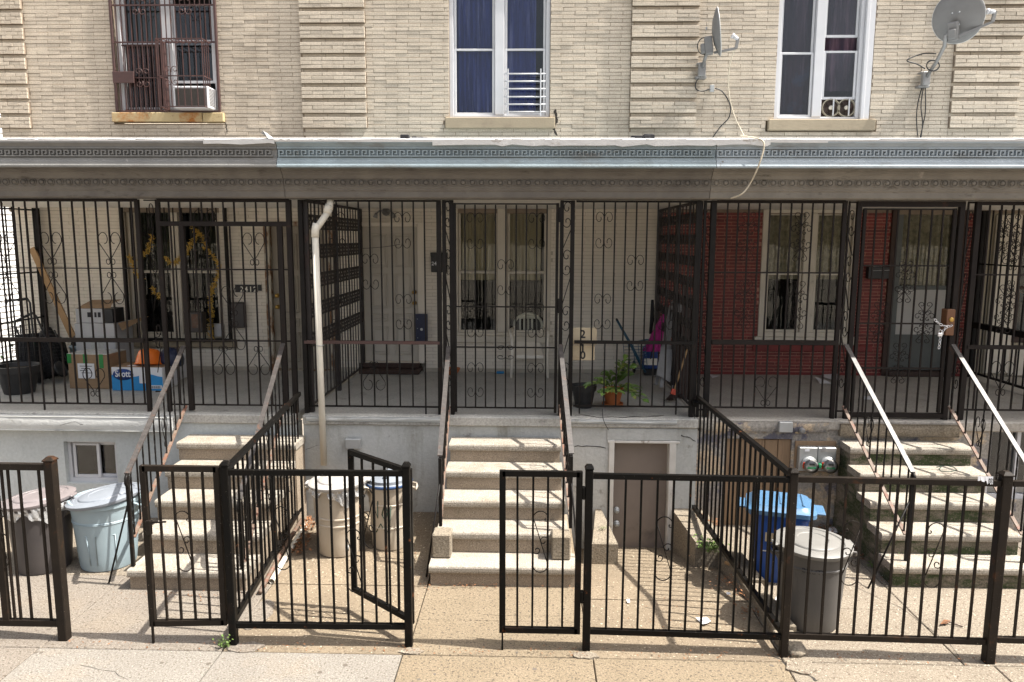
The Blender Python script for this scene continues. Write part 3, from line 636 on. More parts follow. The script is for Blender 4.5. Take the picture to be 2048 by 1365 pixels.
def X(x, y, Y): return onY(x, y, Y).x
def Z(x, y, Y): return onY(x, y, Y).z

# ---------------- left house
hL = thing('row_house', 'left tan brick row house with grey porch cornice and blue grey basement wall', 'house', (-5.2, 0, 0), 'attached brick row houses')
wl = (-6.02, -4.54, 5.02, 7.0)
upper(hL, UB[0], UB[1], [wl, (-6.10, -4.47, 4.87, 5.02)])
lw = (-6.05, -4.63, 1.72, 3.70); ld = (-3.96, -3.0, 1.20, 3.45)
lower_painted(hL, HB[0]+.04, -2.6, [lw, ld, (-6.1, -4.45, 1.58, 1.72)])
w_ = window(hL, *wl, Z(335, 85, 0), m_vinyl, m_glass, hi=(None, (Z(335, 85, 0)-.012, 6.55)), lo=(None, (5.45, 6.05)), mw_=.15, jamb=.07)
curtain(w_, -6, -5.3, 5.9, 7, .32, m_greycurtain, waves=4)
sill(w_, X(228, 240, 0), X(450, 240, 0), 4.89, 5.02, -.06, m_sillrust, X(408, 240, 0))
w_ = window(hL, *lw, 2.72, m_beigevinyl, m_glassdark, mw_=.13, jamb=.07)
curtain(w_, -5.95, -5.4, 2.7, 3.65, .25, m_greycurtain, waves=5); curtain(w_, -5.2, -4.7, 2.7, 3.65, .25, m_greycurtain, waves=5)
sill(w_, -6.1, -4.45, 1.60, 1.72, -.06, m_sill)
panel_door(hL, -3.88, -3.02, 1.27, 3.40, m_doorl, m_frame, Y=.05, knob=-1, frame=.09, head=.07)
bw = (X(128, 900, PF), X(232, 900, PF), Z(180, 968, PF), Z(180, 884, PF))
porch(hL, HB[0], -2.68, [bw], m_stucL, m_porch, [(HB[0], X(300, 850, -2.93)+.25, -2.93, Z(150, 862, -2.93), 1.225, m_stuccap)])
w_ = MB(); t_ = .05
w_.box(bw[0], bw[0]+.035, PF+.07, PF+.14, bw[2], bw[3]); w_.box(bw[1]-t_, bw[1], PF+.07, PF+.14, bw[2], bw[3]); w_.box(bw[0], bw[1], PF+.068, PF+.14, bw[2], bw[2]+t_); w_.box(bw[0], bw[1], PF+.068, PF+.14, bw[3]-.03, bw[3])
w_ = w_.obj('basement_window', m_vinyl, hL)
xm_ = (bw[0]+bw[1])/2+.03
sash(w_, bw[0]+.05, xm_+.03, bw[2]+.05, bw[3]-.04, PF+.08, m_vinyl, m_glass); sash(w_, xm_-.02, bw[1]-.05, bw[2]+.05, bw[3]-.04, PF+.115, m_vinyl, m_glass)
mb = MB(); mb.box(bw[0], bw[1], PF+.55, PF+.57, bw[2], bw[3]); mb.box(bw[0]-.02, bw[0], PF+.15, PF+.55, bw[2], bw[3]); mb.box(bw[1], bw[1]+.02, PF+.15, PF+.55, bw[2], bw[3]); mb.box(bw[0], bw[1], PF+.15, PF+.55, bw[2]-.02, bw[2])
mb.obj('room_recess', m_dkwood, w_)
cornice(hL, HB[0], HB[1]+.06, m_corL, m_bedL, [(HB[0], -3.45, .008), (-3.45, -2.70, .035)])
mb = MB(); mb.box(HB[0], HB[0]+.3, .29, 9, -.5, ZU1); mb.obj('side_wall', m_brick, hL)

# ---------------- middle house
hM = thing('row_house', 'middle tan brick row house with blue painted cornice and blue curtains upstairs', 'house', (-.45, 0, 0), 'attached brick row houses')
wm = (-1.215, .222, 4.95, 7.0)
upper(hM, UB[1], UB[2], [wm, (-1.28, .30, 4.80, 4.95)])
lm = (-1.165, .26, 1.80, 3.74); md = (-2.60, -1.62, 1.2, 3.455)
lower_painted(hM, -2.6, 1.85, [lm, md, (-1.2, .3, 1.70, 1.80)])
w_ = window(hM, *wm, Z(1000, 97, 0), m_vinyl, m_glass, mw_=.135, jamb=.06)
curtain(w_, -1.17, -.5, 4.95, 7, .2, m_bluecurtain, waves=5); curtain(w_, -.48, .02, 4.95, 7, .2, m_bluecurtain, waves=5, ph=2)
sill(w_, -1.27, .30, Z(1000, 258, 0), 4.95, -.06, m_sill)
w_ = window(hM, *lm, 2.74, m_beigevinyl, m_glassdark, mw_=.14, jamb=.06, Y=.0)
curtain(w_, -1.1, -.5, 2.62, 3.72, .16, m_creamcurtain, waves=8, amp=.015); curtain(w_, -.42, .12, 2.62, 3.72, .16, m_creamcurtain, waves=5, amp=.015)
sill(w_, -1.2, .3, 1.70, 1.80, -.05, m_beigevinyl)
panel_door(hM, -2.515, -1.70, 1.40, 3.40, m_doorw, m_pbrick, Y=.05, frame=.10, head=.07)
mb = MB(); mb.box(-2.55, -1.66, -.28, .09, ZP+.002, ZP+.07, .01); mb.box(-2.52, -1.68, -.12, .09, ZP+.07, ZP+.14, .008); mb.obj('door_step', m_dkwood, hM)
cd = (X(1224, 900, PF), X(1343, 900, PF), -.34, Z(1280, 886, PF))
porch(hM, -2.60, 1.86, [cd], m_stucM, m_porch, [(-2.55, -.93, -2.845, 1.185, 1.24, m_stuccap), (.40, 1.62, -2.845, 1.19, 1.235, m_stuccap)])
mb = MB(); mb.box(cd[0]+.03, cd[1]-.03, PF+.09, PF+.135, cd[2], cd[3]-.01); d_ = mb.obj('cellar_door', m_cellar, hM)
for py in (1020, 1047):
    p = onY(1233, py, PF+.09); k = MB(Matrix.Translation(p) @ Matrix.Rotation(PI/2, 4, 'X')); k.lathe([(.036, 0), (.034, .008), (.018, .014), (.02, .03), (.03, .04), (.026, .055)], n=16); k.obj('door_knob', m_steel, d_)
mb = MB(); mb.box(cd[0]-.035, cd[0]+.025, PF-.02, PF+.12, cd[2], cd[3]+.03, .005); mb.box(cd[1]-.025, cd[1]+.05, PF-.02, PF+.12, cd[2], cd[3]+.03, .005); mb.obj('door_frame', m_jamb, d_)
mb = MB(); mb.box(cd[0]-.06, cd[1]+.10, PF-.012, PF-.002, cd[3]+.03, 1.13, .005); mb.obj('lintel', m_stucM, hM)
mb = MB(); mb.box(cd[0]-.05, cd[1]+.085, PF-.022, PF-.003, cd[3]-.002, cd[3]+.026, .004); mb.obj('door_head', m_jamb, hM)
mb = MB(); mb.box(cd[0]-.02, cd[1]+.02, PF-.12, PF+.1, -.45, -.318, .01); mb.obj('threshold', m_curb, hM)
cornice(hM, HB[1]+.06, HB[2]+.04, m_corM, m_bedL, [(-2.70, -1.05, .012), (-1.05, HB[2]+.04, .05)])
# plinth bands that the steps and walls meet
# ---------------- right house
hR = thing('row_house', 'right tan brick row house with dark red brick porch wall and patched concrete base', 'house', (4.1, 0, 0), 'attached brick row houses')
wr = (3.40, 4.735, 4.92, 7.0)
upper(hR, UB[2], UB[3], [wr, (3.29, 4.84, 4.76, 4.92)])
lr = (3.32, 4.70, 1.82, 3.70); rd = (5.16, 6.22, 1.2, 3.76)
w_ = window(hR, 3.40, 4.60, *wr[2:], Z(1640, 105, 0), m_vinyl, m_glass, mw_=.13, jamb=.055, Y=.03,
            lo=(None, (Z(1680, 198, 0), Z(1680, 100, 0))), hi=(None, (Z(1680, 72, 0), 7.0)))
mb = MB(); mb.box(4.60, 4.735, .0, .13, 4.92, 7.0, .01); mb.box(4.60, 4.65, -.02, .0, 4.92, 7.0, .006); mb.obj('casing', m_vinyl, w_)
curtain(w_, 3.45, 4.0, 4.95, 7, .22, m_mauvecurtain, waves=4); curtain(w_, 4.02, 4.6, 5.35, 7, .22, m_mauvecurtain, waves=5, ph=1)
sill(w_, X(1535, 250, 0), X(1748, 250, 0), Z(1640, 262, 0), 4.92, -.06, m_sill)
mb = MB(); wall_holes(mb, 1.85, 6.35, ZP-.1, 3.62, [lr, rd], .012, .28); mb.obj('porch_wall', m_rmortar, hR)
RB, RC = .205, .0475
rows = [(p, q, za, zb, fu, 0.0) for (p, q, za, zb, fu, k) in courses(1.86, 6.35, ZP+.04, 3.60, [(lr[0]-.0, lr[1]+.0, 1.68, 3.78), rd], RC, RB, .010)]
lay(hR, rows, m_rbrick, RB-.010, RC-.010, 'red_brick', 'red_brick_courses')
for q in ((lr[0]-.06, lr[1]+.3, -.02, .1, 1.60, 1.70, .008), (lr[0]-.05, lr[1]+.05, -.012, .1, 3.70, 3.80), (1.86, 6.3, -.012, .1, ZP, ZP+.04)): mb = MB(); mb.box(*q); mb.obj('red_band', m_redpaint, hR)
w_ = window(hR, *lr, 2.74, m_beigevinyl, m_glassdark, mw_=.17, jamb=.085, Y=-.01)
curtain(w_, 3.36, 4.0, 2.66, 3.68, .11, m_lace, waves=5, amp=.012); curtain(w_, 4.02, 4.66, 2.66, 3.68, .11, m_lace, waves=5, amp=.012)
sill(w_, lr[0]-.05, lr[1]+.05, 1.705, 1.82, -.04, m_beigevinyl)
# storm door
mb = MB(); x0, x1 = 5.24, 6.14
mb.box(x0, x0+.10, .03, .08, 1.33, 3.72, .006); mb.box(x1-.10, x1, .03, .08, 1.33, 3.72, .006); mb.box(x0+.1, x1-.1, .03, .08, 3.60, 3.72, .006); mb.box(x0+.1, x1-.1, .03, .08, 1.33, 1.40, .006); mb.box(x0+.1, x1-.1, .03, .08, 2.52, 2.58, .006); mb.box(x0+.1, x1-.1, .034, .076, 1.40, 1.86)
d_ = mb.obj('storm_door', m_greydoor, hR)
mb = MB(); mb.box(x0+.1, x1-.1, .05, .056, 2.58, 3.60); mb.obj('pane', m_glassdark, d_)
mb = MB(); mb.box(x0+.1, x1-.1, .04, .05, 1.86, 2.52); mb.obj('door_panel', m_whitepanel, d_)
curtain(d_, x0+.08, x1-.08, 2.5, 3.62, .11, m_lace, waves=5, amp=.01)
mb = MB(); mb.box(x0-.09, x0-.003, -.03, .16, ZP, 3.78, .006); mb.box(x1+.003, x1+.09, -.03, .16, ZP, 3.78, .006); mb.box(x0, x1, -.03, .16, 3.725, 3.78, .006); mb.box(x0-.02, x1+.02, -.1, .16, ZP, 1.325, .01); mb.box(x0, x1, .14, .17, 1.33, 3.7); mb.obj('door_frame', m_dkwood, d_)
pw = (X(1452, 900, PF), X(1583, 900, PF), -.3, Z(1520, 878, PF))
bwr = (X(1978, 900, PF), X(1978, 900, PF)+.75, .35, Z(2000, 858, PF))
porch(hR, 1.86, HB[3], [pw, bwr], m_stucR, m_porchR, [(1.9, 3.3, -2.835, 1.12, 1.235, m_stucR), (3.42, 4.72, -2.86, 1.08, 1.22, m_curb)])
mb = MB(); mb.box(pw[0], pw[1], PF+.05, PF+.08, pw[2], pw[3]); pl = mb.obj('plywood_hatch', m_ply, hR)
mb = MB(); n = 5
for i in range(n): mb.box(pw[0]+(pw[1]-pw[0])*i/n+.004, pw[0]+(pw[1]-pw[0])*(i+1)/n-.004, PF+.03, PF+.05, pw[2], pw[3]-.01-.004*(i % 2), .003)
for i in range(n):
    k = MB(); k.box(pw[0]+(pw[1]-pw[0])*i/n+.004, pw[0]+(pw[1]-pw[0])*(i+1)/n-.004, PF+.025, PF+.049, pw[2], pw[3]-.01-.006*(i % 2), .003); k.obj('board', m_ply, pl)
mb = MB()
for (a, b) in ((bwr[0], bwr[0]+.05), (bwr[0]+.33, bwr[0]+.37), (bwr[1]-.05, bwr[1])): mb.box(a, b, PF+.05, PF+.12, bwr[2], bwr[3])
mb.box(bwr[0], bwr[1], PF+.052, PF+.118, bwr[3]-.05, bwr[3]); mb.box(bwr[0], bwr[1], PF+.052, PF+.118, bwr[2], bwr[2]+.05); w_ = mb.obj('basement_window', m_vinyl, hR)
mb = MB(); mb.box(bwr[0]+.04, bwr[1]-.04, PF+.085, PF+.09, bwr[2]+.04, bwr[3]-.04); mb.obj('pane', m_glass, w_)
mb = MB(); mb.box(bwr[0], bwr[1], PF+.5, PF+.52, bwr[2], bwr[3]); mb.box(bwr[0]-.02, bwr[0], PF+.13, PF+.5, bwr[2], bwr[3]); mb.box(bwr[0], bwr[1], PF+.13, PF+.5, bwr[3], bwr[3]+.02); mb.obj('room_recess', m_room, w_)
cornice(hR, HB[2]+.04, HB[3], m_corR, m_bedR, [(HB[2]+.04, 2.42, .05), (2.42, 3.0, .018), (3.0, HB[3], .008)])

# ---------------- far right house
hF = thing('row_house', 'row house at the right edge with pale porch wall and dark shop-like window', 'house', (8, 0, 0), 'attached brick row houses')
upper(hF, UB[3], UB[4], [(7.9, 9.3, 4.92, 7.0)])
w_ = window(hF, 7.9, 9.3, 4.92, 7.0, 6, m_vinyl, m_glass)
mb = MB(); wall_holes(mb, HB[3], HB[4], ZP-.1, 3.62, [(6.98, 8.6, 1.75, 3.60)], 0, .28); mb.obj('porch_wall', m_wcol, hF)
mb = MB(); mb.box(6.62, 6.98, -.04, -.002, 1.3, 3.6, .01); mb.box(6.98, 8.7, -.04, -.002, ZP+.02, 1.72, .01); mb.obj('pale_panel', m_beigevinyl, hF)
w_ = window(hF, 6.98, 8.6, 1.75, 3.60, 2.55, m_dkwood, m_glassdark, jamb=.09)
mb = MB(); mb.box(7.07, 8.5, .005, .022, 3.02, 3.16); mb.obj('transom_panel', m_plaster, w_)
mb = MB(); mb.box(7.25, 7.40, .16, .30, 2.33, 2.46, .01); mb.obj('hanging_sign', m_blue, w_)
porch(hF, HB[3], HB[4], [], m_stucR, m_porchR)
cornice(hF, HB[3], HB[4], m_corR, m_bedR, [(HB[3], HB[4], .006)])

# neighbour beyond the left end
nb = thing('siding_house', 'white clapboard neighbour house glimpsed past the left porch end', 'house', (-15, 8, 0))
mb = MB()
mb.box(-18, -13.0, -5.0, 22, -.5, 9); mb.obj('wall', m_siding, nb)
mb = MB()
for i in range(60):
    z = i*.14; mb.add([(-12.965, -5, z), (-12.965, 22, z), (-12.995, 22, z+.135), (-12.995, -5, z+.135), (-13, -5, z), (-13, 22, z)], [(0, 1, 2, 3), (0, 4, 5, 1)])
tag(mb.obj('siding_boards', m_siding, nb), kind='stuff')

# ================================================================== front steps
def steps(label, treads, body_m, tread_m, name='front_steps'):
    """treads: (x0, x1, yfront, ztop, yback)"""
    x0, x1, y0, z, yb = treads[0]
    t = thing(name, label, 'stairs', ((x0+x1)/2, y0, 0), 'concrete front steps')
    for i, (x0, x1, yf, z, yb) in enumerate(treads):
        zl = treads[i-1][3] if i else -.02
        s_ = MB(); s_.box(x0+.012, x1-.012, yf+.025, PF-.034, zl+.001 if i else -.05, z-.075)
        # lower mass behind, down to the ground
        if i: s_.box(x0+.013, x1-.013, yf+.032, PF-.035, -.05, zl+.0005)
        st = s_.obj('step', body_m, t)
        k = MB(); r_ = .03; prof = [(yb, z-.075), (yf+.012, z-.075), (yf+.004, z-.068), (yf, z-.05), (yf, z-.022), (yf+.006, z-.008), (yf+.018, z), (yb, z)]
        k.extrude_x(prof[::-1], x0, x1); k.obj('tread', tread_m, st)
    return t
D2 = lambda d: d-11.0
cy = [D2(v) for v in (6.60, 6.90, 7.22, 7.54, 7.86)]
cz = [.20, .41, .615, .82, 1.02]
cx0 = [-.955, -.925, -.915, -.905, -.90]; cx1 = [.425, .36, .345, .33, .32]
steps('middle flight of speckled concrete steps between two worn handrails', [(cx0[i], cx1[i], cy[i], cz[i], (cy[i+1]+.03 if i < 4 else PF-.033)) for i in range(5)], m_riser, m_tread)
for s_, lb in ((-1, 'left'), (1, 'right')):
    xa = cx0[1]-.02 if s_ < 0 else cx1[1]-.16
    mb = MB(); mb.box(xa, xa+.18, cy[1]-.135, cy[1]+.06, .203, .44, .012); tag(mb.obj('newel_block', m_curb), 'rough concrete block on the middle steps carrying the %s handrail foot' % lb, 'block', 'handrail blocks')
ly = [D2(v) for v in (6.42, 6.78, 7.12, 7.46, 7.82)]
lx0 = [-3.73, -3.76, -3.80, -3.85, -3.89]; lx1 = [-2.62, -2.61, -2.60, -2.59, -2.57]
steps('left flight of pale speckled steps behind the rusting gate', [(lx0[i], lx1[i], ly[i], cz[i]-.005, (ly[i+1]+.03 if i < 4 else PF-.033)) for i in range(5)], m_riser, m_tread)
ry = [D2(v) for v in (6.72, 7.0, 7.3, 7.6, 7.88)]
steps('right flight of mossy stained steps under the padlocked gate', [(3.40+.008*i, 4.74, ry[i], cz[i]+.01, (ry[i+1]+.03 if i < 4 else PF-.033)) for i in range(5)], m_mosstep, m_tread)
# ================================================================== ironwork
BARM = {}
def bar_mesh(w, m, twist=False):
    k = (w, m.name, twist)
    if k not in BARM:
        mb = MB()
        if twist:
            n = 14; v = []; f = []
            for i in range(n+1):
                a = i/n*PI*3
                for q in range(4):
                    b = a+q*PI/2+PI/4; v.append((w*.707*math.cos(b), w*.707*math.sin(b), i/n))
            for i in range(n):
                for q in range(4): f.append((i*4+q, i*4+(q+1) % 4, i*4+4+(q+1) % 4, i*4+4+q))
            mb.add(v, f)
        else: mb.box(-w/2, w/2, -w/2, w/2, 0, 1)
        BARM[k] = mb.mesh('bar', m)
    return BARM[k]
def vbar(t, x, y, z0, z1, w, m, name='bar', twist=False, rot=0):
    return link(name, bar_mesh(w, m, twist), (x, y, z0), t, (1, 1, z1-z0), (0, 0, rot))
def rail(t, a, b, w, h, m, name='rail'):
    mb = MB(); mb.bar(a, b, w, h); return mb.obj(name, m, t)
# ---- scroll shapes in a (u, v) plane
def spiral(cx, cz, r, a0, sweep, r1=.28, n=18):
    return [(cx+(r+(r*r1-r)*(i/n)**1.2)*math.cos(a0+sweep*i/n), cz+(r+(r*r1-r)*(i/n)**1.2)*math.sin(a0+sweep*i/n)) for i in range(n+1)]
def mir(l, su=1, sv=1): return [[(u*su, v*sv) for u, v in p] for p in l]
def tpl_horn():                # ram-horn pairs above and below: u in -1..1, v in -1.2..1.2
    r = .46; one = [[(0, .45), (.02, .85)]+spiral(.5, .85, r, PI, -PI*2.15, .3, 26)]
    return one+mir(one, -1)+mir(one, 1, -1)+mir(one, -1, -1)
def tpl_heart():               # heart pointing down with two small rings, u -1..1, v 0..2
    one = [spiral(.5, 1.5, .48, -.45, PI*1.6, .55, 22), [(.93, 1.3), (.05, .32)], [(.22+.17*math.cos(2*PI*i/12), .16+.17*math.sin(2*PI*i/12)) for i in range(13)]]
    return one+mir(one, -1)
def tpl_fancy():               # tall four-heart ornament, u -1..1, v -2..2
    q = [spiral(.33, 1.72, .28, -.2, PI*1.75, .3, 20), [(.6, 1.66), (.08, 1.02), (.0, .95)], [(0, .98), (.25, .72)]+spiral(.62, .62, .3, PI*.75, -PI*1.9, .3, 18), spiral(.3, .34, .22, PI*.5, PI*1.7, .3, 14)+[(.3, .3)], [(.08, .95), (.3, 1.12)]+spiral(.42, 1.0, .17, PI*.6, -PI*1.6, .3, 12)]
    return q+mir(q, -1)+mir(q, 1, -1)+mir(q, -1, -1)
def tpl_ess():                 # one S with a straight diagonal, u -.5...5, v -1..1
    a = spiral(.05, .86, .36, -PI*.15, PI*1.7, .3, 18)
    b = spiral(-.05, .38, .33, PI*.75, PI*1.7, .3, 18)
    return [a, b, [(.40, .80), (.1, .62), (-.3, .6)], [(.3, .2), (-.36, -.9)]]
def tpl_zed():                 # garden-fence Z scroll, u 0..1, v 0..4
    return [[(0, 3.5)]+[(.5-.5*math.cos(PI*i/10), 3.5+.5*math.sin(PI*i/10)) for i in range(1, 10)]+spiral(.86, 3.45, .14, 0, -PI*1.5, .3, 8),
            [(.06, 3.45), (.92, .75)], [(.92, .75)]+[(.5+.5*math.cos(PI*i/10), .5-.5*math.sin(PI*i/10)) for i in range(0, 10)]+[(0, .55), (.06, .62)],
            spiral(.72, 2.05, .3, PI*.1, PI*1.9, .25, 18), spiral(.26, 1.45, .27, PI*1.1, PI*1.9, .25, 18)]
TPL = dict(horn=tpl_horn(), heart=tpl_heart(), fancy=tpl_fancy(), ess=tpl_ess(), zed=tpl_zed())
SCM = {}
def scroll_mesh(kind, su, sv, w, m):
    k = (kind, round(su, 3), round(sv, 3), w, m.name)
    if k not in SCM:
        mb = MB()
        for pl in TPL[kind]: mb.tube([(u*su, 0, v*sv) for u, v in pl], w/2, 4)
        SCM[k] = mb.mesh('scroll', m)
    return SCM[k]
def scroll(t, kind, x, y, z, su, sv, w, m, rot=0): return link('scroll', scroll_mesh(kind, su, sv, w, m), (x, y, z), t, rot=(0, 0, rot))
GRP = 'porch security grilles'
GY = -2.72
ZT, ZB = 3.655, 1.335
def bars_between(t, xa, xb, n, y, z0, z1, w, m):
    xs_ = [xa+(xb-xa)*(i+1)/(n+1) for i in range(n)]
    for x in xs_: vbar(t, x, y, z0, z1, w, m)
    return xs_
def post(t, x, y, z0, z1, w, m, name='post'):
    mb = MB(); mb.box(x-w/2, x+w/2, y-w/2, y+w/2, z0, z1, .004); return mb.obj(name, m, t)
BW = .0155
def zpx(py, y=GY): return Z(1000, py, y)
# ---- left house: panel with hearts
t = thing('security_grille', 'dusty brown porch grille with iron hearts in front of the stacked boxes', 'grille', (-6, GY, ZP), GRP)
xa, xb = -7.25, -4.40
post(t, xa, GY, ZP, ZT, .05, m_irond); post(t, xb, GY, ZP, ZT, .046, m_irond)
rail(t, (xa, GY, ZT-.01), (xb, GY, ZT-.01), .035, .03, m_irond); rail(t, (xa, GY, zpx(541)), (xb, GY, zpx(541)), .018, .012, m_irond)
rail(t, (xa, GY-.03, zpx(686)), (xb, GY-.03, zpx(686)), .05, .045, m_irond); rail(t, (xa, GY, ZB), (xb, GY, ZB), .022, .018, m_irond)
x = X(28, 600, GY)
bx = [X(19.5, 600, GY)+i*.1335 for i in range(-9, 12)]
for b in bx:
    if xa+.03 < b < xb-.03: vbar(t, b, GY, zpx(686)+.02, ZT-.02, BW, m_irond)
for i in range(-9, 13):
    b = X(12, 700, GY)+i*.1315
    if xa+.03 < b < xb-.03: vbar(t, b, GY, ZB-(.1 if i == 3 else 0), zpx(686)-.02, BW, m_irond)
for px in (12, 107, 226):
    hx = X(px+3, 541, GY); b = min(bx, key=lambda q: abs(q-hx))
    scroll(t, 'heart', b, GY-.012, zpx(541)+.045, .128, .185, .009, m_irond)
    s_ = scroll(t, 'heart', b, GY-.012, zpx(541)-.045, .128, -.185, .009, m_irond)
scroll(t, 'heart', X(188, 740, GY), GY-.012, ZB+.09, .13, .17, .009, m_irond)
# narrow strip and gate of the left house
t = thing('security_grille', 'narrow brown iron strip with S scrolls left of the rusty left gate', 'grille', (-4.2, GY, ZP), GRP)
x0, x1 = X(300, 600, GY), X(327, 600, GY)
post(t, x1, GY, ZP, ZT, .046, m_irond)
for z in (3.3, 2.66, 1.95): scroll(t, 'ess', (x0+x1)/2-.01, GY, z, .085, .27, .011, m_irond)
for z in (ZB+.15, zpx(688), ZT-.01): rail(t, (x0, GY, z), (x1, GY, z), .018, .014, m_irond)
t = thing('porch_gate', 'brown iron porch gate with hearts in front of the door numbered 2412', 'gate', (-3.3, GY, ZP), 'porch gates')
xl, xr = X(372, 600, GY), X(584, 600, GY); zt = zpx(450)
post(t, xr, GY, ZP, ZT, .056, m_irond); rail(t, (x1, GY, zt), (xr, GY, zt), .05, .05, m_irond, 'transom_rail'); rail(t, (x1, GY, ZT-.01), (xr, GY, ZT-.01), .05, .035, m_irond)
post(t, xl, GY, ZP+.02, zt-.02, .055, m_irond)
for b in bars_between(t, x1, xr, 11, GY, zt, ZT-.02, BW, m_irond): pass
vbar(t, (x1+xl)/2, GY, ZB, zt, BW, m_irond)
for z in (ZB, zpx(542), zpx(686)): rail(t, (x1, GY, z), (xr, GY, z), .02, .016, m_irond)
gx = bars_between(t, xl, xr, 8, GY, ZB, zt, BW, m_irond)
post(t, X(566, 600, GY), GY, ZP+.02, zt-.02, .045, m_irond)
scroll(t, 'heart', gx[5], GY-.012, zpx(541)+.045, .125, .185, .009, m_irond); scroll(t, 'heart', gx[1], GY-.012, zpx(541)+.30, .125, .185, .009, m_irond)
scroll(t, 'heart', gx[3], GY-.012, zpx(634), .125, .17, .009, m_irond); scroll(t, 'heart', gx[3], GY-.012, zpx(634)-.07, .125, -.17, .009, m_irond)
scroll(t, 'heart', gx[2], GY-.012, zpx(697), .125, -.17, .009, m_irond); scroll(t, 'heart', gx[5], GY-.012, zpx(697), .125, -.17, .009, m_irond)
# ---- middle house: left panel
def horn(t, x, zc, m=m_iron, su=.105, sv=.155): return scroll(t, 'horn', x, GY-.012, zc, su, sv, .0085, m)
t = thing('security_grille', 'black porch grille with ram horn scrolls in front of the off white door', 'grille', (-1.8, GY, ZP), GRP)
x0, x1 = X(607, 600, GY), X(879, 600, GY)
zm = zpx(687)
post(t, x0, GY, ZP, ZT, .05, m_iron); post(t, x1, GY, ZP, ZT, .05, m_iron)
rail(t, (x0, GY, ZT-.01), (x1, GY, ZT-.01), .025, .022, m_iron); rail(t, (x0, GY-.01, zm), (x1, GY-.01, zm), .04, .035, m_bronze); rail(t, (x0, GY, ZB), (x1, GY, ZB), .02, .018, m_iron)
ub = [X(675+21.8*i, 500, GY) for i in range(-3, 10) if X(675+21.8*i, 500, GY) < x1-.05 and X(675+21.8*i, 500, GY) > x0+.04]
for b in ub: vbar(t, b, GY, zm+.017, ZT-.02, BW, m_iron)
lb = [X(672+25.6*i, 760, GY) for i in range(-2, 8)]
for b in lb: vbar(t, b, GY, ZB-(.09 if abs(b-lb[-1]) < .01 else 0), zm-.017, BW, m_iron)
near = lambda l, px, py: min(l, key=lambda q: abs(q-X(px, py, GY)))
for px, py in ((676, 462), (808, 462), (745, 545), (811, 625), (679, 625)): horn(t, near(ub, px, py), zpx(py))
scroll(t, 'heart', near(lb, 749, 760), GY-.012, zpx(726), .13, -.17, .0085, m_iron)
# middle left strip
def strip(label, x0, x1, m, zs, mirror=1, w0=.04, w1=.045):
    t = thing('security_grille', label, 'grille', ((x0+x1)/2, GY, ZP), GRP)
    post(t, x0, GY, ZP, ZT, w0, m)
    if w1: post(t, x1, GY, ZP, ZT, w1, m)
    W = (x1-x0)*.52
    for z in zs: 
        for k in (.075, -.075):
            mb = MB(); mb.tube([(W*u*mirror*(1 if k > 0 else -1)*.8, 0, v*.07*(1 if k > 0 else -1)) for u, v in spiral(0, 0, 1, PI*.95, -PI*2.1, .22, 22)], .0055, 4)
            link('scroll', mb.mesh('scroll', m), ((x0+x1)/2, GY, z+k), t)
    zz = sorted(zs)
    for i in range(len(zz)-1): rail(t, ((x0+x1)/2-W*.75*mirror, GY, zz[i+1]-.15), ((x0+x1)/2+W*.75*mirror, GY, zz[i]+.15), .011, .009, m, 'diagonal_bar')
    rail(t, (x0, GY, ZT-.012), (x1, GY, ZT-.012), .022, .02, m); rail(t, (x0, GY, ZB), (x1, GY, ZB), .02, .018, m)
    return t
strip('narrow black scroll strip left of the middle porch gate', X(884, 600, GY)+.03, X(904, 600, GY), m_iron, (3.50, 2.98, 2.36, 1.72))
t = thing('porch_gate', 'black porch gate with ram horn scrolls before the middle window and plastic chair', 'gate', (-.3, GY, ZP), 'porch gates')
x0, x1 = X(908, 600, GY)+.012, X(1113, 600, GY)
for xx in (x0, x1): post(t, xx, GY, ZP+.03, ZT-.03, .032, m_iron, 'gate_stile')
for z in (ZT-.04, zpx(614), zpx(695), ZB): rail(t, (x0, GY, z), (x1, GY, z), .024, .014, m_iron)
gb = bars_between(t, x0, x1, 9, GY, ZB, ZT-.05, BW, m_iron)
for px, py in ((950, 462), (1072, 462), (1008, 555), (950, 640), (1071, 640)): horn(t, near(gb, px, py), zpx(py))
scroll(t, 'horn', near(gb, 1008, 705), GY-.012, zpx(705), .105, .06, .0085, m_iron)
for px in (950, 1071): scroll(t, 'horn', near(gb, px, 760), GY-.012, zpx(760), .105, .155, .0085, m_iron)
for z in (3.42, 2.42): mb = MB(); mb.box(x1+.017, x1+.045, GY-.03, GY+.02, z, z+.16); mb.obj('hinge', m_iron, t)
strip('narrow black scroll strip right of the middle porch gate', X(1120, 600, GY)+.01, X(1143, 600, GY), m_iron, (3.50, 2.98, 2.36, 1.72), -1)
t = thing('security_grille', 'black porch grille in front of the shopping cart and potted plant', 'grille', (1.1, GY, ZP), GRP)
x0, x1 = X(1146, 600, GY)+.02, X(1390, 600, GY)
zm = zpx(683)
post(t, x1, GY, ZP-.02, ZT, .05, m_iron)
rail(t, (x0, GY, ZT-.01), (x1, GY, ZT-.01), .025, .022, m_iron); rail(t, (x0, GY-.01, zm), (x1, GY-.01, zm), .04, .035, m_iron); rail(t, (x0, GY, ZB+.03), (x1, GY, ZB+.03), .02, .018, m_iron)
ub = [X(1143+21.4*i, 500, GY) for i in range(1, 12) if X(1143+21.4*i, 500, GY) < x1-.05]
for b in ub: vbar(t, b, GY, zm+.017, ZT-.02, BW, m_iron)
lb = [X(1160+24.3*i, 745, GY) for i in range(0, 10) if X(1160+24.3*i, 745, GY) < x1-.05]
for i, b in enumerate(lb): vbar(t, b, GY, ZB+.03-(.09 if i in (0, 8) else 0), zm-.017, BW, m_iron)
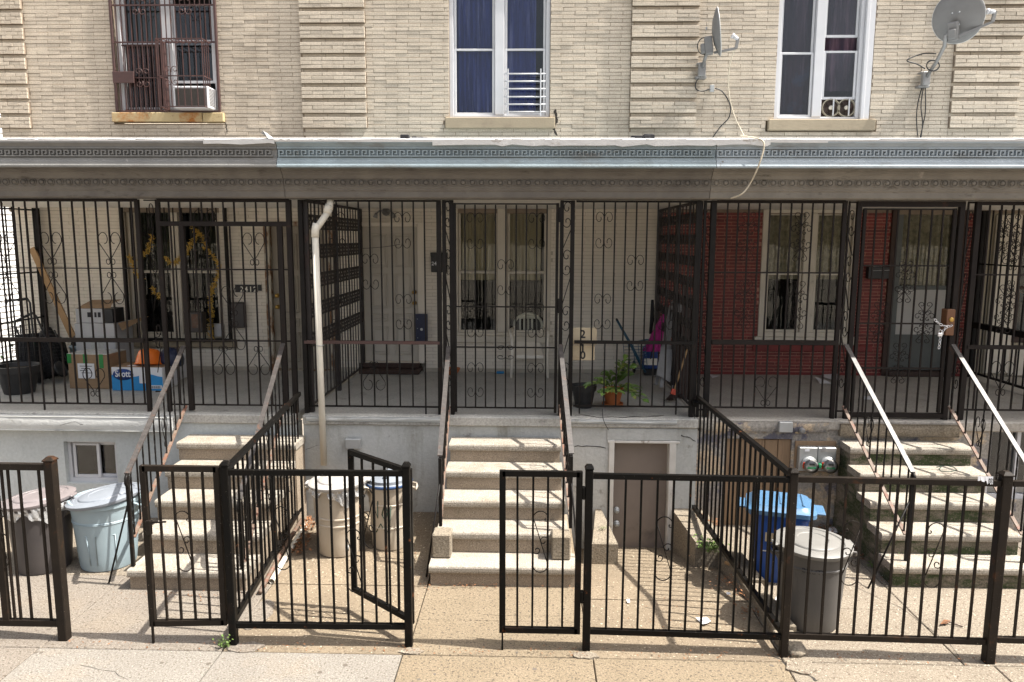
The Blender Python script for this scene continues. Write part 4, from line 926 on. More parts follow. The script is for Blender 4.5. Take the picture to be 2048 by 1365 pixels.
for px, py in ((1210, 460), (1338, 460), (1270, 545), (1206, 622), (1330, 622)): horn(t, near(ub, px, py), zpx(py))
# ---- right house
strip('dark scroll strip between the middle and the red brick porches', X(1398, 600, GY)+.03, X(1420, 600, GY), m_iron, (3.42, 2.92, 2.32, 1.74), 1, .03, .06)
t = thing('security_grille', 'brown grey porch grille with tall fancy scrolls before the red brick window', 'grille', (2.7, GY, ZP), GRP)
x0, x1 = X(1424, 600, GY)+.015, X(1678, 600, GY)
zm = zpx(681)
post(t, x1, GY, ZP, ZT, .045, m_irond)
rail(t, (x0, GY, ZT-.01), (x1, GY, ZT-.01), .03, .03, m_irond); rail(t, (x0, GY-.01, zm), (x1, GY-.01, zm), .055, .05, m_irond); rail(t, (x0, GY, zpx(543)), (x1, GY, zpx(543)), .02, .016, m_irond); rail(t, (x0, GY, ZB+.03), (x1, GY, ZB+.03), .02, .018, m_irond)
ub = bars_between(t, x0, x1, 11, GY, zm+.02, ZT-.02, BW, m_irond)
lb = bars_between(t, x0, x1, 10, GY, ZB+.03, zm-.02, BW, m_irond)
fancy = lambda t, x, z, m=m_irond, su=.125, sv=.135: scroll(t, 'fancy', x, GY-.012, z, su, sv, .0085, m)
for px in (1490, 1607):
    b = near(ub, px, 500); fancy(t, b, zpx(472)); fancy(t, b, zpx(607))
scroll(t, 'heart', near(lb, 1540, 760), GY-.012, ZB+.06, .13, .17, .0085, m_irond)
strip('dark scroll strip left of the chained porch gate', X(1683, 600, GY)+.02, X(1700, 600, GY), m_irond, (3.42, 2.92, 2.32, 1.74), 1, .02, 0)
t = thing('porch_gate', 'closed brown iron porch gate held by a chain and padlock', 'gate', (4.05, GY, ZP), 'porch gates')
x0, x1 = X(1706, 600, GY), X(1908, 600, GY)
post(t, x0, GY, ZP-.02, ZT, .052, m_irond); post(t, x1, GY, ZP-.02, ZT, .056, m_irond)
rail(t, (x0, GY, ZT-.03), (x1, GY, ZT-.03), .06, .06, m_irond); rail(t, (x0, GY, ZP+.045), (x1, GY, ZP+.045), .05, .05, m_irond)
xs0, xs1 = x0+.065, x1-.07
for xx in (xs0, xs1): post(t, xx, GY, ZP+.08, ZT-.075, .035, m_irond, 'gate_stile')
for z in (ZT-.085, zpx(528), zpx(642), zpx(730)): rail(t, (xs0, GY, z), (xs1, GY, z), .024, .016, m_irond)
gb = bars_between(t, xs0, xs1, 7, GY, ZP+.08, ZT-.09, BW, m_irond)
for i, py in ((3, 560), (1, 640), (5, 640), (3, 720)): fancy(t, gb[i], zpx(py), su=.12, sv=.115)
mb = MB(); mb.box(x1-.11, x1-.02, GY-.09, GY+.03, zpx(663), zpx(612), .006); lk = mb.obj('lock_box', m_brownbox, t)
mb = MB(Matrix.Translation((x1-.06, GY-.09, zpx(632))) @ Matrix.Rotation(PI/2, 4, 'X')); mb.lathe([(.026, 0), (.026, .008), (.018, .012)], n=16); mb.obj('lock_cylinder', m_brass, lk)
# chain and padlock hung on the gate
ch = thing('padlock_chain', 'bright steel chain with padlock wound round the gate lock', 'chain', (x1-.06, GY-.12, zpx(690)))
def chain_link(M_): k = MB(M_); k.tube([(.011*math.cos(2*PI*i/12), 0, .019*math.sin(2*PI*i/12)) for i in range(13)], .0038, 5); return k
path = [onY(px, py, GY-.125) for px, py in ((1871, 641), (1876, 646), (1882, 650), (1889, 652), (1896, 653), (1902, 652), (1892, 656), (1887, 661), (1884, 668), (1881, 674), (1880, 681), (1879, 688), (1878, 695))]
for i, p in enumerate(path):
    d = (path[min(i+1, len(path)-1)]-path[max(i-1, 0)]).normalized()
    M_ = Matrix.Translation(p) @ Vector((0, 0, 1)).rotation_difference(d).to_matrix().to_4x4() @ Matrix.Rotation((i % 2)*1.2, 4, 'Z')
    chain_link(M_).obj('chain_link', m_chain, ch)
p = onY(1880, 668, GY-.13); mb = MB(); mb.box(p.x-.024, p.x+.024, p.y-.012, p.y+.012, p.z-.03, p.z+.01, .005); mb.tube([p+Vector((-.016, 0, .01)), p+Vector((-.014, 0, .035)), p+Vector((0, 0, .045)), p+Vector((.014, 0, .035)), p+Vector((.016, 0, .01))], .004, 6); mb.obj('padlock', m_chain, ch)
t = thing('security_grille', 'brown porch grille with fancy scrolls at the right end of the picture', 'grille', (5.6, GY, ZP), GRP)
x0, x1 = X(1940, 600, GY), 6.3
zm = zpx(687)
post(t, x0, GY, ZP, ZT, .056, m_irond); post(t, x1, GY, ZP, ZT, .06, m_irond)
rail(t, (x0, GY, ZT-.02), (x1, GY, ZT-.02), .04, .04, m_irond); rail(t, (x0, GY-.01, zm), (x1, GY-.01, zm), .055, .04, m_irond); rail(t, (x0, GY, zpx(545)), (x1, GY, zpx(545)), .02, .016, m_irond); rail(t, (x0, GY, ZB+.03), (x1, GY, ZB+.03), .02, .018, m_irond)
ub = bars_between(t, x0, x1, 11, GY, zm+.02, ZT-.03, BW, m_irond); lb = bars_between(t, x0, x1, 10, GY, ZB+.03, zm-.02, BW, m_irond)
for i, py in ((2, 475), (2, 612), (6, 475), (6, 612)): fancy(t, ub[i], zpx(py))
scroll(t, 'heart', lb[2], GY-.012, ZB+.2, .13, .2, .0085, m_irond)
# strip beside the right gate
strip('narrow scroll strip between the chained gate and the right end grille', X(1917, 600, GY)+.02, X(1932, 600, GY), m_irond, (3.42, 2.92, 2.32, 1.74), -1, .02, 0)

# ---- side screens between porches
def pierced(t, x, y0, y1, z0, z1, m):
    """iron band pierced with diamond holes"""
    mb = MB(); h = z1-z0; P = .062; w = .020
    mb.box(x-.003, x+.003, y0, y1, z0, z0+.022); mb.box(x-.003, x+.003, y0, y1, z1-.022, z1)
    n = int((y1-y0)/P)
    for i in range(-2, n+1):
        for s_ in (1, -1):
            a, b = y0+i*P, y0+i*P+h*.62
            p, q = ((a, z0+.01), (b, z1-.01)) if s_ > 0 else ((a, z1-.01), (b, z0+.01))
            if a < y0:
                f = (y0-a)/(b-a); p = (y0, p[1]+(q[1]-p[1])*f)
            if b > y1:
                f = (y1-a)/(b-a); q = (y1, (z0+.01 if s_ > 0 else z1-.01)+((z1-z0-.02)*s_)*f)
            if q[0]-p[0] > .02: mb.bar((x+.0008*s_, p[0], p[1]), (x+.0008*s_, q[0], q[1]), .004, w, (1, 0, 0)) if False else mb.bar((x+.0008*s_, p[0], p[1]), (x+.0008*s_, q[0], q[1]), w, .004, (1, 0, 0))
    return mb.obj('pierced_band', m, t)
def screen(label, x, z_first, nb, pitch, hb, m, y0=-2.66, y1=-.04, nbars=17):
    t = thing('porch_screen', label, 'screen', (x, (y0+y1)/2, ZP), 'porch side screens')
    for y in (y0, (y0+y1)/2-.1, y1): post(t, x, y, ZP, ZT, .05, m)
    rail(t, (x, y0, ZB), (x, y1, ZB), .02, .02, m); rail(t, (x, y0, ZT-.01), (x, y1, ZT-.01), .03, .03, m)
    for i in range(nbars): vbar(t, x-.012, y0+(y1-y0)*(i+.5)/nbars, ZB, ZT-.02, .014, m)
    for i in range(nb): pierced(t, x+.01, y0+.03, y1-.03, z_first+i*pitch, min(ZT-.03, z_first+i*pitch+hb), m)
    return t
screen('black pierced iron screen behind the white downspout', -2.53, 2.0, 5, .333, .17, m_lattice)
screen('dark pierced iron screen beside the red brick porch', 1.83, 1.95, 7, .245, .12, m_lattice, nbars=13)
# party screen on the right: plain bars with a heavy rail, scrolls
t = thing('porch_screen', 'barred iron screen at the right end of the red brick porch', 'screen', (6.4, -1.4, ZP), 'porch side screens')
for y in (-2.66, -.05): post(t, 6.42, y, ZP, ZT, .06, m_iron)
rail(t, (6.42, -2.66, 2.02), (6.42, -.05, 2.02), .06, .08, m_iron); rail(t, (6.42, -2.66, 1.33), (6.42, -.05, 1.33), .03, .03, m_iron); rail(t, (6.42, -2.66, 2.9), (6.42, -.05, 2.9), .02, .02, m_iron)
for i in range(19): vbar(t, 6.42, -2.6+i*.137, 1.33, ZT, .016, m_iron)
for i, z in ((13, 3.1), (13, 2.45), (15, 3.25)): scroll(t, 'fancy', 6.41, -2.6+i*.137, z, .12, .13, .009, m_iron, PI/2)
t = thing('porch_screen', 'barred iron screen closing the left porch end beside black carts', 'screen', (-7.3, -1.4, ZP), 'porch side screens')
for y in (-2.66, -.06): post(t, -7.33, y, ZP, ZT, .07, m_iron)
for z in (ZB, 2.05, 2.72, ZT-.03): rail(t, (-7.33, -2.66, z), (-7.33, -.06, z), .024, .02, m_iron)
for i in range(18): vbar(t, -7.33, -2.6+i*.145, ZB, ZT, .016, m_iron)

# ---- stair handrails
def stair_rail(label, top, bot, foot_z, nb, m=m_iron, scr=True, brace=None, curl=True):
    """top / bot: ends of the handrail; a post drops from the lower end to foot_z"""
    top, bot = Vector(top), Vector(bot); t = thing('stair_rail', label, 'railing', (bot.x, bot.y, foot_z), 'iron stair rails')
    d = (bot-top); up = Vector((0, 0, 1))
    mb = MB(); mb.bar(top, bot, .048, .016); mb.bar(top-up*.014, bot-up*.014, .026, .014); mb.obj('handrail', m_rail, t)
    if curl:
        e = d.normalized(); mb = MB(); mb.tube([bot, bot+e*.04-up*.015, bot+e*.045-up*.06, bot+e*.015-up*.11], .016, 6); mb.obj('rail_end', m_iron, t)
    lo = Vector((0, 0, -.66))
    mb = MB(); a, b = top+d*.02+lo, top+d*.97+lo; mb.bar(a, b, .034, .014); mb.obj('bottom_rail', m_railrust, t)
    mb = MB(); mb.box(bot.x-.016, bot.x+.016, bot.y-.016, bot.y+.016, foot_z, bot.z-.02, .003); mb.obj('post', m, t)
    for i in range(nb):
        f = (i+.5)/nb; p = top+d*f
        vbar(t, p.x, p.y, p.z-.655, p.z-.02, .013, m, 'baluster', twist=(i % 2 == 0))
    if scr:
        f = .42; p = top+d*f; rot = math.atan2(d.y, d.x)
        scroll(t, 'heart', p.x, p.y, p.z-.56, .075, .16, .009, m, rot)
    if brace:
        mb = MB(); mb.tube([Vector((bot.x, bot.y, bot.z-.25)), Vector(brace)], .009, 6); mb.obj('brace_rod', m, t)
    return t
def at_d(px, py, D): return onY(px, py, D-11)
stair_rail('worn handrail on the left side of the middle steps', at_d(897, 694, 8.22), at_d(880, 912, 6.98), .44, 9, curl=False, brace=(-1.0, -4.25, .02))
stair_rail('worn handrail on the right side of the middle steps', at_d(1121, 690, 8.22), at_d(1143, 908, 6.98), .44, 9, curl=False, brace=(.47, -4.2, .02))
stair_rail('handrail with curled end on the left side of the left steps', at_d(367, 693, 8.2), at_d(254, 948, 6.5), .2, 11, brace=(X(212, 1176, -4.5), -4.45, .0))
stair_rail('handrail on the right side of the left steps behind the side fence', at_d(566, 688, 8.2), at_d(478, 1000, 6.48), .2, 11)
stair_rail('handrail on the left side of the right mossy steps', at_d(1692, 690, 8.2), at_d(1826, 945, 6.86), .21, 10, brace=(X(1728, 1152, -4.2), -4.3, .0))
stair_rail('handrail on the right side of the right mossy steps', at_d(1906, 690, 8.2), at_d(2064, 945, 6.86), .21, 10)

# ---- front fences
FG = 'street fences and gates'
FY = lambda x: -5.47 if x < .4 else -5.44-(x-.45)*.0225
FX = dict(A=onZ(133, 1276).x, B=onZ(468, 1290).x, C=onZ(818, 1293).x, D=onZ(1172, 1300).x, E=onZ(1570, 1318).x, F=onZ(1976, 1325).x)
def fpost(t, x, y, m=m_fence, w=.060, z1=1.49, cap=True):
    mb = MB(); mb.box(x-w/2, x+w/2, y-w/2, y+w/2, -.02, z1, .006); p = mb.obj('post', m, t)
    if cap:
        mb = MB(); c = w/2+.004; z = z1
        mb.add([(x-c, y-c, z), (x+c, y-c, z), (x+c, y+c, z), (x-c, y+c, z), (x-c, y-c, z+.01), (x+c, y-c, z+.01), (x+c, y+c, z+.01), (x-c, y+c, z+.01), (x-.018, y-.018, z+.035), (x+.018, y-.018, z+.035), (x+.018, y+.018, z+.035), (x-.018, y+.018, z+.035)],
               [(0, 1, 5, 4), (1, 2, 6, 5), (2, 3, 7, 6), (3, 0, 4, 7), (4, 5, 9, 8), (5, 6, 10, 9), (6, 7, 11, 10), (7, 4, 8, 11), (8, 9, 10, 11)]); mb.obj('post_cap', m, p)
def fpanel(t, a, b, zt, zb, n, m=m_fence, rw=.05, rh=.042, bw=.0165, ends=False, zt2=None, zb2=None):
    """rails and evenly spaced pickets between two plan points"""
    a, b = Vector((*a, 0)), Vector((*b, 0)); zt2 = zt if zt2 is None else zt2; zb2 = zb if zb2 is None else zb2
    V = lambda p, z: Vector((p.x, p.y, z))
    rail(t, V(a, zt), V(b, zt2), rw*.8, rh, m, 'rail'); rail(t, V(a, zb), V(b, zb2), rw*.8, rh, m, 'rail')
    if ends:
        for p, z0, z1 in ((a, zb, zt), (b, zb2, zt2)): mb = MB(); mb.box(p.x-.024, p.x+.024, p.y-.02, p.y+.02, z0-.024, z1+.024, .003); mb.obj('stile', m, t)
    pts = []
    for i in range(n):
        f = (i+1)/(n+1); p = a.lerp(b, f); pts.append(p)
        o = vbar(t, p.x, p.y, zb+(zb2-zb)*f+rh/2, zt+(zt2-zt)*f-rh/2, bw, m, 'picket', rot=math.atan2((b-a).y, (b-a).x)); o.rotation_euler[0] = rnd.uniform(-.004, .004); o.rotation_euler[1] = rnd.uniform(-.004, .004)
    return pts
def zed(t, p, q, zc, m, h=.52):
    """Z scroll filling the gap between two pickets"""
    w_ = (q-p).length; return scroll(t, 'zed', p.x, p.y-.004, zc-h/2, w_, h/4, .009, m, math.atan2((q-p).y, (q-p).x))
zf = lambda py, y: Z(1000, py, y)
t = thing('iron_fence', 'rusting brown fence end with doubled pickets at the lower left', 'fence', (-4.6, -5.43, 0), FG)
xA = FX['A']; fpost(t, xA, -5.43, m_fencerust, .075, 1.5)
fpanel(t, (xA-1.9, -5.43), (xA-.04, -5.43), 1.45, .14, 5, m_fencerust, .06, .05)
for dx in (.10, .26, .40, .55, .70): vbar(t, xA-dx, -5.43, .16, 1.43, .0165, m_fencerust, 'picket')
mb = MB(); mb.box(X(0, 1100, -5.43)-.02, X(0, 1100, -5.43)+.03, -5.45, -5.41, .12, 1.2); mb.obj('stile', m_fencerust, t)
zed(t, Vector((xA-.55, -5.44, 0)), Vector((xA-.40, -5.44, 0)), .86, m_fencerust)
t = thing('fence_gate', 'rusty sagging gate leaf in front of the left steps', 'gate', (-2.8, -5.45, 0), FG)
gx0, gx1 = onY(297, 1100, -5.45).x, FX['B']-.075
pts = fpanel(t, (gx0, -5.45), (gx1, -5.45), 1.455, .165, 4, m_fencerust, .05, .045, ends=True, zb2=.185)
zed(t, pts[1], pts[2], .86, m_fencerust, .5)
mb = MB(); mb.box(gx0-.008, gx0+.008, -5.475, -5.459, .0, .3); mb.obj('drop_bolt', m_fencerust, t)
mb = MB(); mb.box(gx0+.01, gx0+.05, -5.49, -5.46, .92, 1.04, .004); mb.bar((gx0+.03, -5.48, 1.02), (gx0+.17, -5.48, 1.03), .012); mb.obj('latch', m_fencerust, t)
t = thing('iron_fence', 'black fence panel in front of the two lidded cans', 'fence', (-1.7, -5.455, 0), FG)
fpost(t, FX['B'], -5.465); fpost(t, FX['C'], -5.44)
pts = fpanel(t, (FX['B']+.03, -5.465), (FX['C']-.03, -5.44), 1.435, .17, 11)
zed(t, pts[2], pts[3], .90, m_fence); zed(t, pts[7], pts[8], .72, m_fence)
t = thing('fence_gate', 'black fence gate swung inward beside the beige can', 'gate', (-1.0, -5.40, 0), FG)
ga, gb_ = Vector((FX['C']+.012, -5.38)), Vector((onY(704, 1000, -4.86).x, -4.86))
pts = fpanel(t, ga, gb_, 1.43, .19, 4, m_fence, ends=True)
zed(t, pts[2], pts[3], .9, m_fence, .52)
for z in (.55, 1.02): mb = MB(); mb.lathe([(.016, 0), (.016, .05)], (gb_.x-.05, gb_.y-.02, z), 10); mb.obj('latch', m_steel, t)
t = thing('fence_gate', 'closed black gate leaf in front of the middle steps', 'gate', (.1, -5.45, 0), FG)
gx0, gx1 = onY(1005, 1100, -5.45).x, FX['D']-.075
pts = fpanel(t, (gx0, -5.45), (gx1, -5.45), 1.45, .165, 4, m_fence, ends=True)
zed(t, pts[1], pts[2], .9, m_fence, .5)
mb = MB(); mb.box(gx0-.006, gx0+.008, -5.475, -5.459, .0, .3); mb.obj('drop_bolt', m_fence, t)
for z in (.40, 1.25): mb = MB(); mb.box(gx1+.024, gx1+.045, -5.47, -5.43, z, z+.1, .004); mb.obj('hinge', m_fence, t)
t = thing('iron_fence', 'black fence panel in front of the cellar door', 'fence', (1.2, FY(1.2), 0), FG)
fpost(t, FX['D'], FY(FX['D'])); fpost(t, FX['E'], FY(FX['E']), m_fencerust)
pts = fpanel(t, (FX['D']+.03, FY(FX['D'])), (FX['E']-.03, FY(FX['E'])), 1.435, .16, 11)
zed(t, pts[3], pts[4], .86, m_fence)
t = thing('iron_fence', 'brownish fence panel in front of the right mossy steps', 'fence', (2.8, FY(2.8), 0), FG)
fpost(t, FX['F'], FY(FX['F']), m_fencerust, .074, 1.5)
pts = fpanel(t, (FX['E']+.03, FY(FX['E'])), (FX['F']-.04, FY(FX['F'])), 1.44, .17, 11, m_fencerust)
zed(t, pts[3], pts[2], .86, m_fencerust); zed(t, pts[8], pts[7], .86, m_fencerust)
# torn paper notice on the rail
p0 = onY(1956, 953, FY(3.4)-.03); p1 = onY(1985, 968, FY(3.4)-.03)
n_ = thing('torn_notice', 'torn white paper scrap taped to the rail by the right fence post', 'notice', (p0.x, p0.y, p1.z))
mb = MB(); r_ = random.Random(4); N_ = 14
top = [(p0.x+(p1.x-p0.x)*i/N_, p0.y-.002, p0.z) for i in range(N_+1)]
bot = [(p0.x+(p1.x-p0.x)*i/N_, p0.y-.002-.003*r_.random(), p1.z+(.028 if i < 9 else 0)*(1-i/18)+r_.uniform(-.008, .008)) for i in range(N_+1)]
mb.add(top+bot+[(x, y+.0015, z) for x, y, z in top+bot], [(i, N_+1+i, N_+2+i, i+1) for i in range(N_)]+[(2*N_+2+i, 2*N_+3+i, 3*N_+4+i, 3*N_+3+i) for i in range(N_)]); mb.obj('paper', m_white, n_)
def text(body, size, m, loc, rot=(PI/2, 0, 0), parent=None, name='lettering', align='LEFT', ex=.0006, sx=1):
    cu = bpy.data.curves.new('lettering', 'FONT'); cu.body = body; cu.size = size; cu.align_x = align; cu.offset = size*.022; cu.extrude = ex; cu.resolution_u = 3; cu.materials.append(m); cu.space_line = .8
    o = link(name, cu, loc, parent, (sx, 1, 1), rot); return o
text('AN\nDS', .026, m_ink, (p1.x-.036, p0.y-.007, p0.z-.030), parent=n_)
t = thing('iron_fence', 'rust streaked fence panel cut off by the right edge', 'fence', (4.4, FY(4.4), 0), FG)
fpanel(t, (FX['F']+.05, FY(FX['F'])), (FX['F']+1.6, FY(5.1)), 1.44, .19, 11, m_fencerust); fpost(t, FX['F']+1.64, FY(5.1), m_fencerust)
# side fences running back to the house
t = thing('iron_fence', 'black side fence between the left steps and the lidded cans', 'fence', (-2.45, -4.1, 0), FG)
fpanel(t, (FX['B']+.0, -5.43), (-2.62, -2.84), 1.455, .20, 18, m_fence, zt2=1.5, zb2=.22)
zed(t, Vector((-2.40, -4.55, 0)), Vector((-2.415, -4.42, 0)), .86, m_fence); zed(t, Vector((-2.52, -3.6, 0)), Vector((-2.535, -3.46, 0)), .86, m_fence)
t = thing('iron_fence', 'black side fence between the cellar slope and the blue bin', 'fence', (1.92, -4.1, 0), FG)
fpanel(t, (FX['E'], FY(FX['E'])+.04), (1.84, -2.84), 1.46, .17, 19, m_fence, zt2=1.5, zb2=.24)
mb = MB(); mb.lathe([(.05, 0), (.05, .05)], (1.84, -2.80, 1.42), 14); mb.box(1.79, 1.84, -2.88, -2.75, 1.40, 1.45); mb.obj('clamp', m_fence, t)
# ================================================================== rubbish cans
def can(label, cx, cy, z0, rb, rt, h, mb_, ml, rl=None, lid='flat', tilt=(0, 0), bag=False, ribs=(), handles=True, hang=0, grp='rubbish cans in the front yards'):
    t = thing('rubbish_bin', label, 'rubbish bin', (cx, cy, z0), grp); rl = rl or rt+.025
    rr = lambda z: rb+(rt-rb)*z/h
    prof = [(rb*.9, 0), (rb*.98, .008), (rb, .03)]
    for q in (.2, .4, .6, .72, .84): prof.append((rr(h*q), h*q))
    for q in ribs: prof += [(rr(h*q), h*q-.012), (rr(h*q)+.006, h*q-.006), (rr(h*q)+.006, h*q+.006), (rr(h*q), h*q+.012)]
    prof = sorted(set(prof), key=lambda p: p[1])+[(rt, h-.05), (rt+.014, h-.045), (rt+.016, h-.012), (rt+.008, h), (rt-.012, h), (rt-.02, h-.1)]
    mb = MB(); mb.lathe(prof, (cx, cy, z0), 40, cap1=True); sharp(mb.obj('body', mb_, t), 35)
    M_ = Matrix.Translation((cx, cy, z0+h)) @ Matrix.Rotation(tilt[0], 4, 'X') @ Matrix.Rotation(tilt[1], 4, 'Y')
    k = MB(M_)
    if lid == 'flat':
        k.lathe([(rt+.004, .004), (rl-.004, -.018), (rl, -.012), (rl+.002, .012), (rl-.02, .024), (rl*.80, .030), (rl*.78, .022), (rl*.68, .022), (rl*.66, .034), (rl*.64, .038), (rl*.4, .044), (rl*.38, .038), (rl*.3, .04), (.01, .05)], (0, 0, 0), 48, cap0=True)
    else:
        k.lathe([(rt+.004, .0), (rl, -.03), (rl+.004, -.022), (rl+.002, .0), (rl-.02, .012), (rl-.022, .04), (rl-.05, .052), (rl*.55, .075), (.01, .088)], (0, 0, 0), 48)
    lo = sharp(k.obj('lid', ml, t), 30)
    if lid == 'flat':
        for a in (PI*.02, PI*1.02):
            k = MB(M_); k.box(rl*math.cos(a)-.03, rl*math.cos(a)+.03, rl*math.sin(a)-.05, rl*math.sin(a)+.05, -.012, .012, .008); k.obj('lid_tab', ml, lo)
    if lid == 'grip':
        k = MB(M_); k.lathe([(rl+.001, -.028), (rl+.008, -.024), (rl+.008, -.002), (rl+.001, .004)], n=40, cap0=False, cap1=False); k.obj('lid_rim', m_bluelid, lo)
        k = MB(M_); k.box(-.028, .028, -.16, .16, .07, .105, .012); k.box(-.10, .10, -.03, .03, .07, .09, .01); k.obj('lid_grip', ml, lo)
    if handles:
        for a in (0, PI):
            k = MB(Matrix.Translation((cx, cy, z0)) @ Matrix.Rotation(a, 4, 'Z')); R_ = rr(h*.82)
            k.tube([(R_-.01, -.07, h-.04), (R_+.06, -.07, h-.05), (R_+.068, -.05, h-.08), (R_+.068, .05, h-.08), (R_+.06, .07, h-.05), (R_-.01, .07, h-.04)], .012, 8)
            k.add([(R_-.005, -.06, h-.05), (R_+.055, -.06, h-.06), (R_-.02, -.06, h-.19), (R_-.005, .06, h-.05), (R_+.055, .06, h-.06), (R_-.02, .06, h-.19)], [(0, 2, 1), (3, 4, 5), (1, 2, 5, 4)]); k.obj('handle', mb_, t)
    if bag:
        r_ = random.Random(int(cx*100)); ph = [r_.uniform(0, 6) for _ in range(6)]
        dep = lambda a: bag*(.6+.25*math.sin(2*a+ph[0])+.25*math.sin(5*a+ph[1])+.12*math.sin(11*a+ph[2]))
        k = MB(); N_, Mn = 90, 7
        def fn(u, v):
            a = u*2*PI; z = h-.006-dep(a)*v; R_ = rr(max(0, z))+.02+.014*math.sin(17*a+ph[3]+v*3)*(.3+v)+.01*math.sin(31*a+ph[4]-v*5)
            return (cx+R_*math.cos(a), cy+R_*math.sin(a), z0+z)
        k.grid(fn, N_, Mn); k.obj('liner_bag', m_bagw, t)
    return t
can('dark brown rubbish can with mauve lid and plastic liner behind the rusty fence end', -4.83, -4.10, 0, .24, .29, .70, m_candark, m_candlid, .32, tilt=(0, -.09), bag=.17)
t_blue = can('large pale blue rubbish can with tilted grey lid under the basement window', -4.24, -3.99, 0, .255, .31, .69, m_canblue, m_canblid, .345, tilt=(.02, -.13), ribs=(.72,))
t = can('beige rubbish can with white lid and hanging clear liner bag', -1.975, -3.70, .04, .215, .265, .74, m_canbeige, m_canwhite, .30, tilt=(.02, -.05), bag=.17, ribs=(.55, .45))
t = can('beige rubbish can with navy blue lid and green scribbles', -1.475, -3.57, .05, .185, .22, .70, m_canbeige, m_canblid, .235, lid='grip', tilt=(0, -.03), ribs=(.35, .7), bag=.0)
def on_can(cx, cy, z0, rb, rt, h, pts, w, m, parent, name):
    """a marker stroke lying on a tapered can; pts = (angle, height)"""
    mb = MB(); P = [Vector((cx+(rb+(rt-rb)*z/h+.002)*math.sin(a), cy-(rb+(rt-rb)*z/h+.002)*math.cos(a), z0+z)) for a, z in pts]
    mb.tube(P, w/2, 5); return mb.obj(name, m, parent)
for pts in ([(-.75, .32), (-.72, .50), (-.45, .36), (-.40, .54)], [(-.2, .40), (-.05, .52), (.1, .44), (-.05, .34), (-.2, .40)], [(-.6, .20), (-.3, .30), (.0, .20), (.2, .28)], [(.1, .12), (.25, .5)]):
    on_can(-1.475, -3.57, .05, .185, .22, .70, pts, .014, m_graf, t, 'scribble')
for a0 in (-.75, .15):
    on_can(-4.24, -3.99, 0, .255, .31, .69, [(a0, .08), (a0+.02, .38), (a0+.62, .38), (a0+.64, .08)], .011, m_canblue, t_blue, 'moulded_panel')
gc = (2.385, -4.92, 0, .235, .285, .70)
t = can('grey rubbish can with pale round lid just inside the right fence', *gc, m_cangrey, m_cangl, .315, tilt=(.03, .02), ribs=(.80,), handles=True)
# raised maker's word round the can
cu = bpy.data.curves.new('lettering', 'FONT'); cu.body = 'BRUTE'; cu.size = .052; cu.extrude = .002; cu.materials.append(m_ink); cu.align_x = 'CENTER'
tmp = bpy.data.objects.new('lettering', cu); COL.objects.link(tmp)
dg = bpy.context.evaluated_depsgraph_get(); me = bpy.data.meshes.new_from_object(tmp.evaluated_get(dg)); bpy.data.objects.remove(tmp)
for v in me.vertices:
    a = v.co.x/.285*1.25-.30; z = .545+v.co.y; R_ = gc[3]+(gc[4]-gc[3])*z/gc[5]+.0015+v.co.z
    v.co = (gc[0]+R_*math.sin(a), gc[1]-R_*math.cos(a), z)
me.materials.clear(); me.materials.append(m_ink); link('lettering', me, (0, 0, 0), t)
# blue square bin
def rr_ring(hx, hy, r, z, n=5):
    o = []
    for (sx_, sy_, a0) in ((1, 1, 0), (-1, 1, PI/2), (-1, -1, PI), (1, -1, 1.5*PI)):
        for i in range(n+1):
            a = a0+PI/2*i/n; o.append((sx_*(hx-r)+r*math.cos(a), sy_*(hy-r)+r*math.sin(a), z))
    return o
def loft(mb, rings, cap0=True, cap1=True):
    n = len(rings[0]); v = [p for r in rings for p in r]; f = []
    for i in range(len(rings)-1):
        for k in range(n): f.append((i*n+k, i*n+(k+1) % n, (i+1)*n+(k+1) % n, (i+1)*n+k))
    if cap0: f.append(tuple(range(n-1, -1, -1)))
    if cap1: f.append(tuple((len(rings)-1)*n+k for k in range(n)))
    sm = mb.smooth; mb.smooth = True; mb.add(v, f); mb.smooth = sm
t = thing('recycling_bin', 'bright blue square recycling bin with sunlight-tinted blue lid behind the grey can', 'recycling bin', (2.40, -4.02, 0))
M_ = Matrix.Translation((2.40, -4.03, 0)) @ Matrix.Rotation(-.28, 4, 'Z')
k = MB(M_); loft(k, [rr_ring(.20, .20, .07, 0), rr_ring(.205, .205, .075, .03), rr_ring(.255, .255, .08, .66), rr_ring(.285, .285, .08, .67), rr_ring(.285, .285, .08, .71), rr_ring(.25, .25, .07, .712)]); sharp(k.obj('body', m_bluebin, t), 35)
k = MB(M_ @ Matrix.Translation((0, 0, .71)) @ Matrix.Rotation(-.06, 4, 'X')); loft(k, [rr_ring(.29, .29, .085, -.02), rr_ring(.315, .315, .09, -.03), rr_ring(.315, .315, .09, .01), rr_ring(.28, .28, .1, .03), rr_ring(.26, .26, .1, .055), rr_ring(.15, .15, .1, .066)]); ld = sharp(k.obj('lid', m_bluebinl, t), 30)
for sx_ in (-.2, 0, .2):
    k = MB(M_ @ Matrix.Translation((0, 0, .765)) @ Matrix.Rotation(-.06, 4, 'X')); k.box(sx_-.012, sx_+.012, -.2, .2, 0, .018, .006); k.obj('lid_rib', m_bluebinl, ld)
for s_ in (1, -1):
    k = MB(M_ @ Matrix.Translation((0, 0, .70)) @ Matrix.Rotation(-.06, 4, 'X')); k.box(s_*.31, s_*.40, -.14, .14, -.02, .006, .01); k.obj('lid_handle', m_bluebinl, ld)
k = MB(M_); k.box(-.13, -.02, -.243, -.236, .42, .52); k.obj('label_patch', m_signw, t)
k = MB(M_); k.tube([(-.16, -.232, .32), (-.10, -.236, .325), (-.07, -.236, .335), (-.09, -.236, .34), (-.04, -.237, .33)], .006, 5); k.obj('scribble', m_white, t)

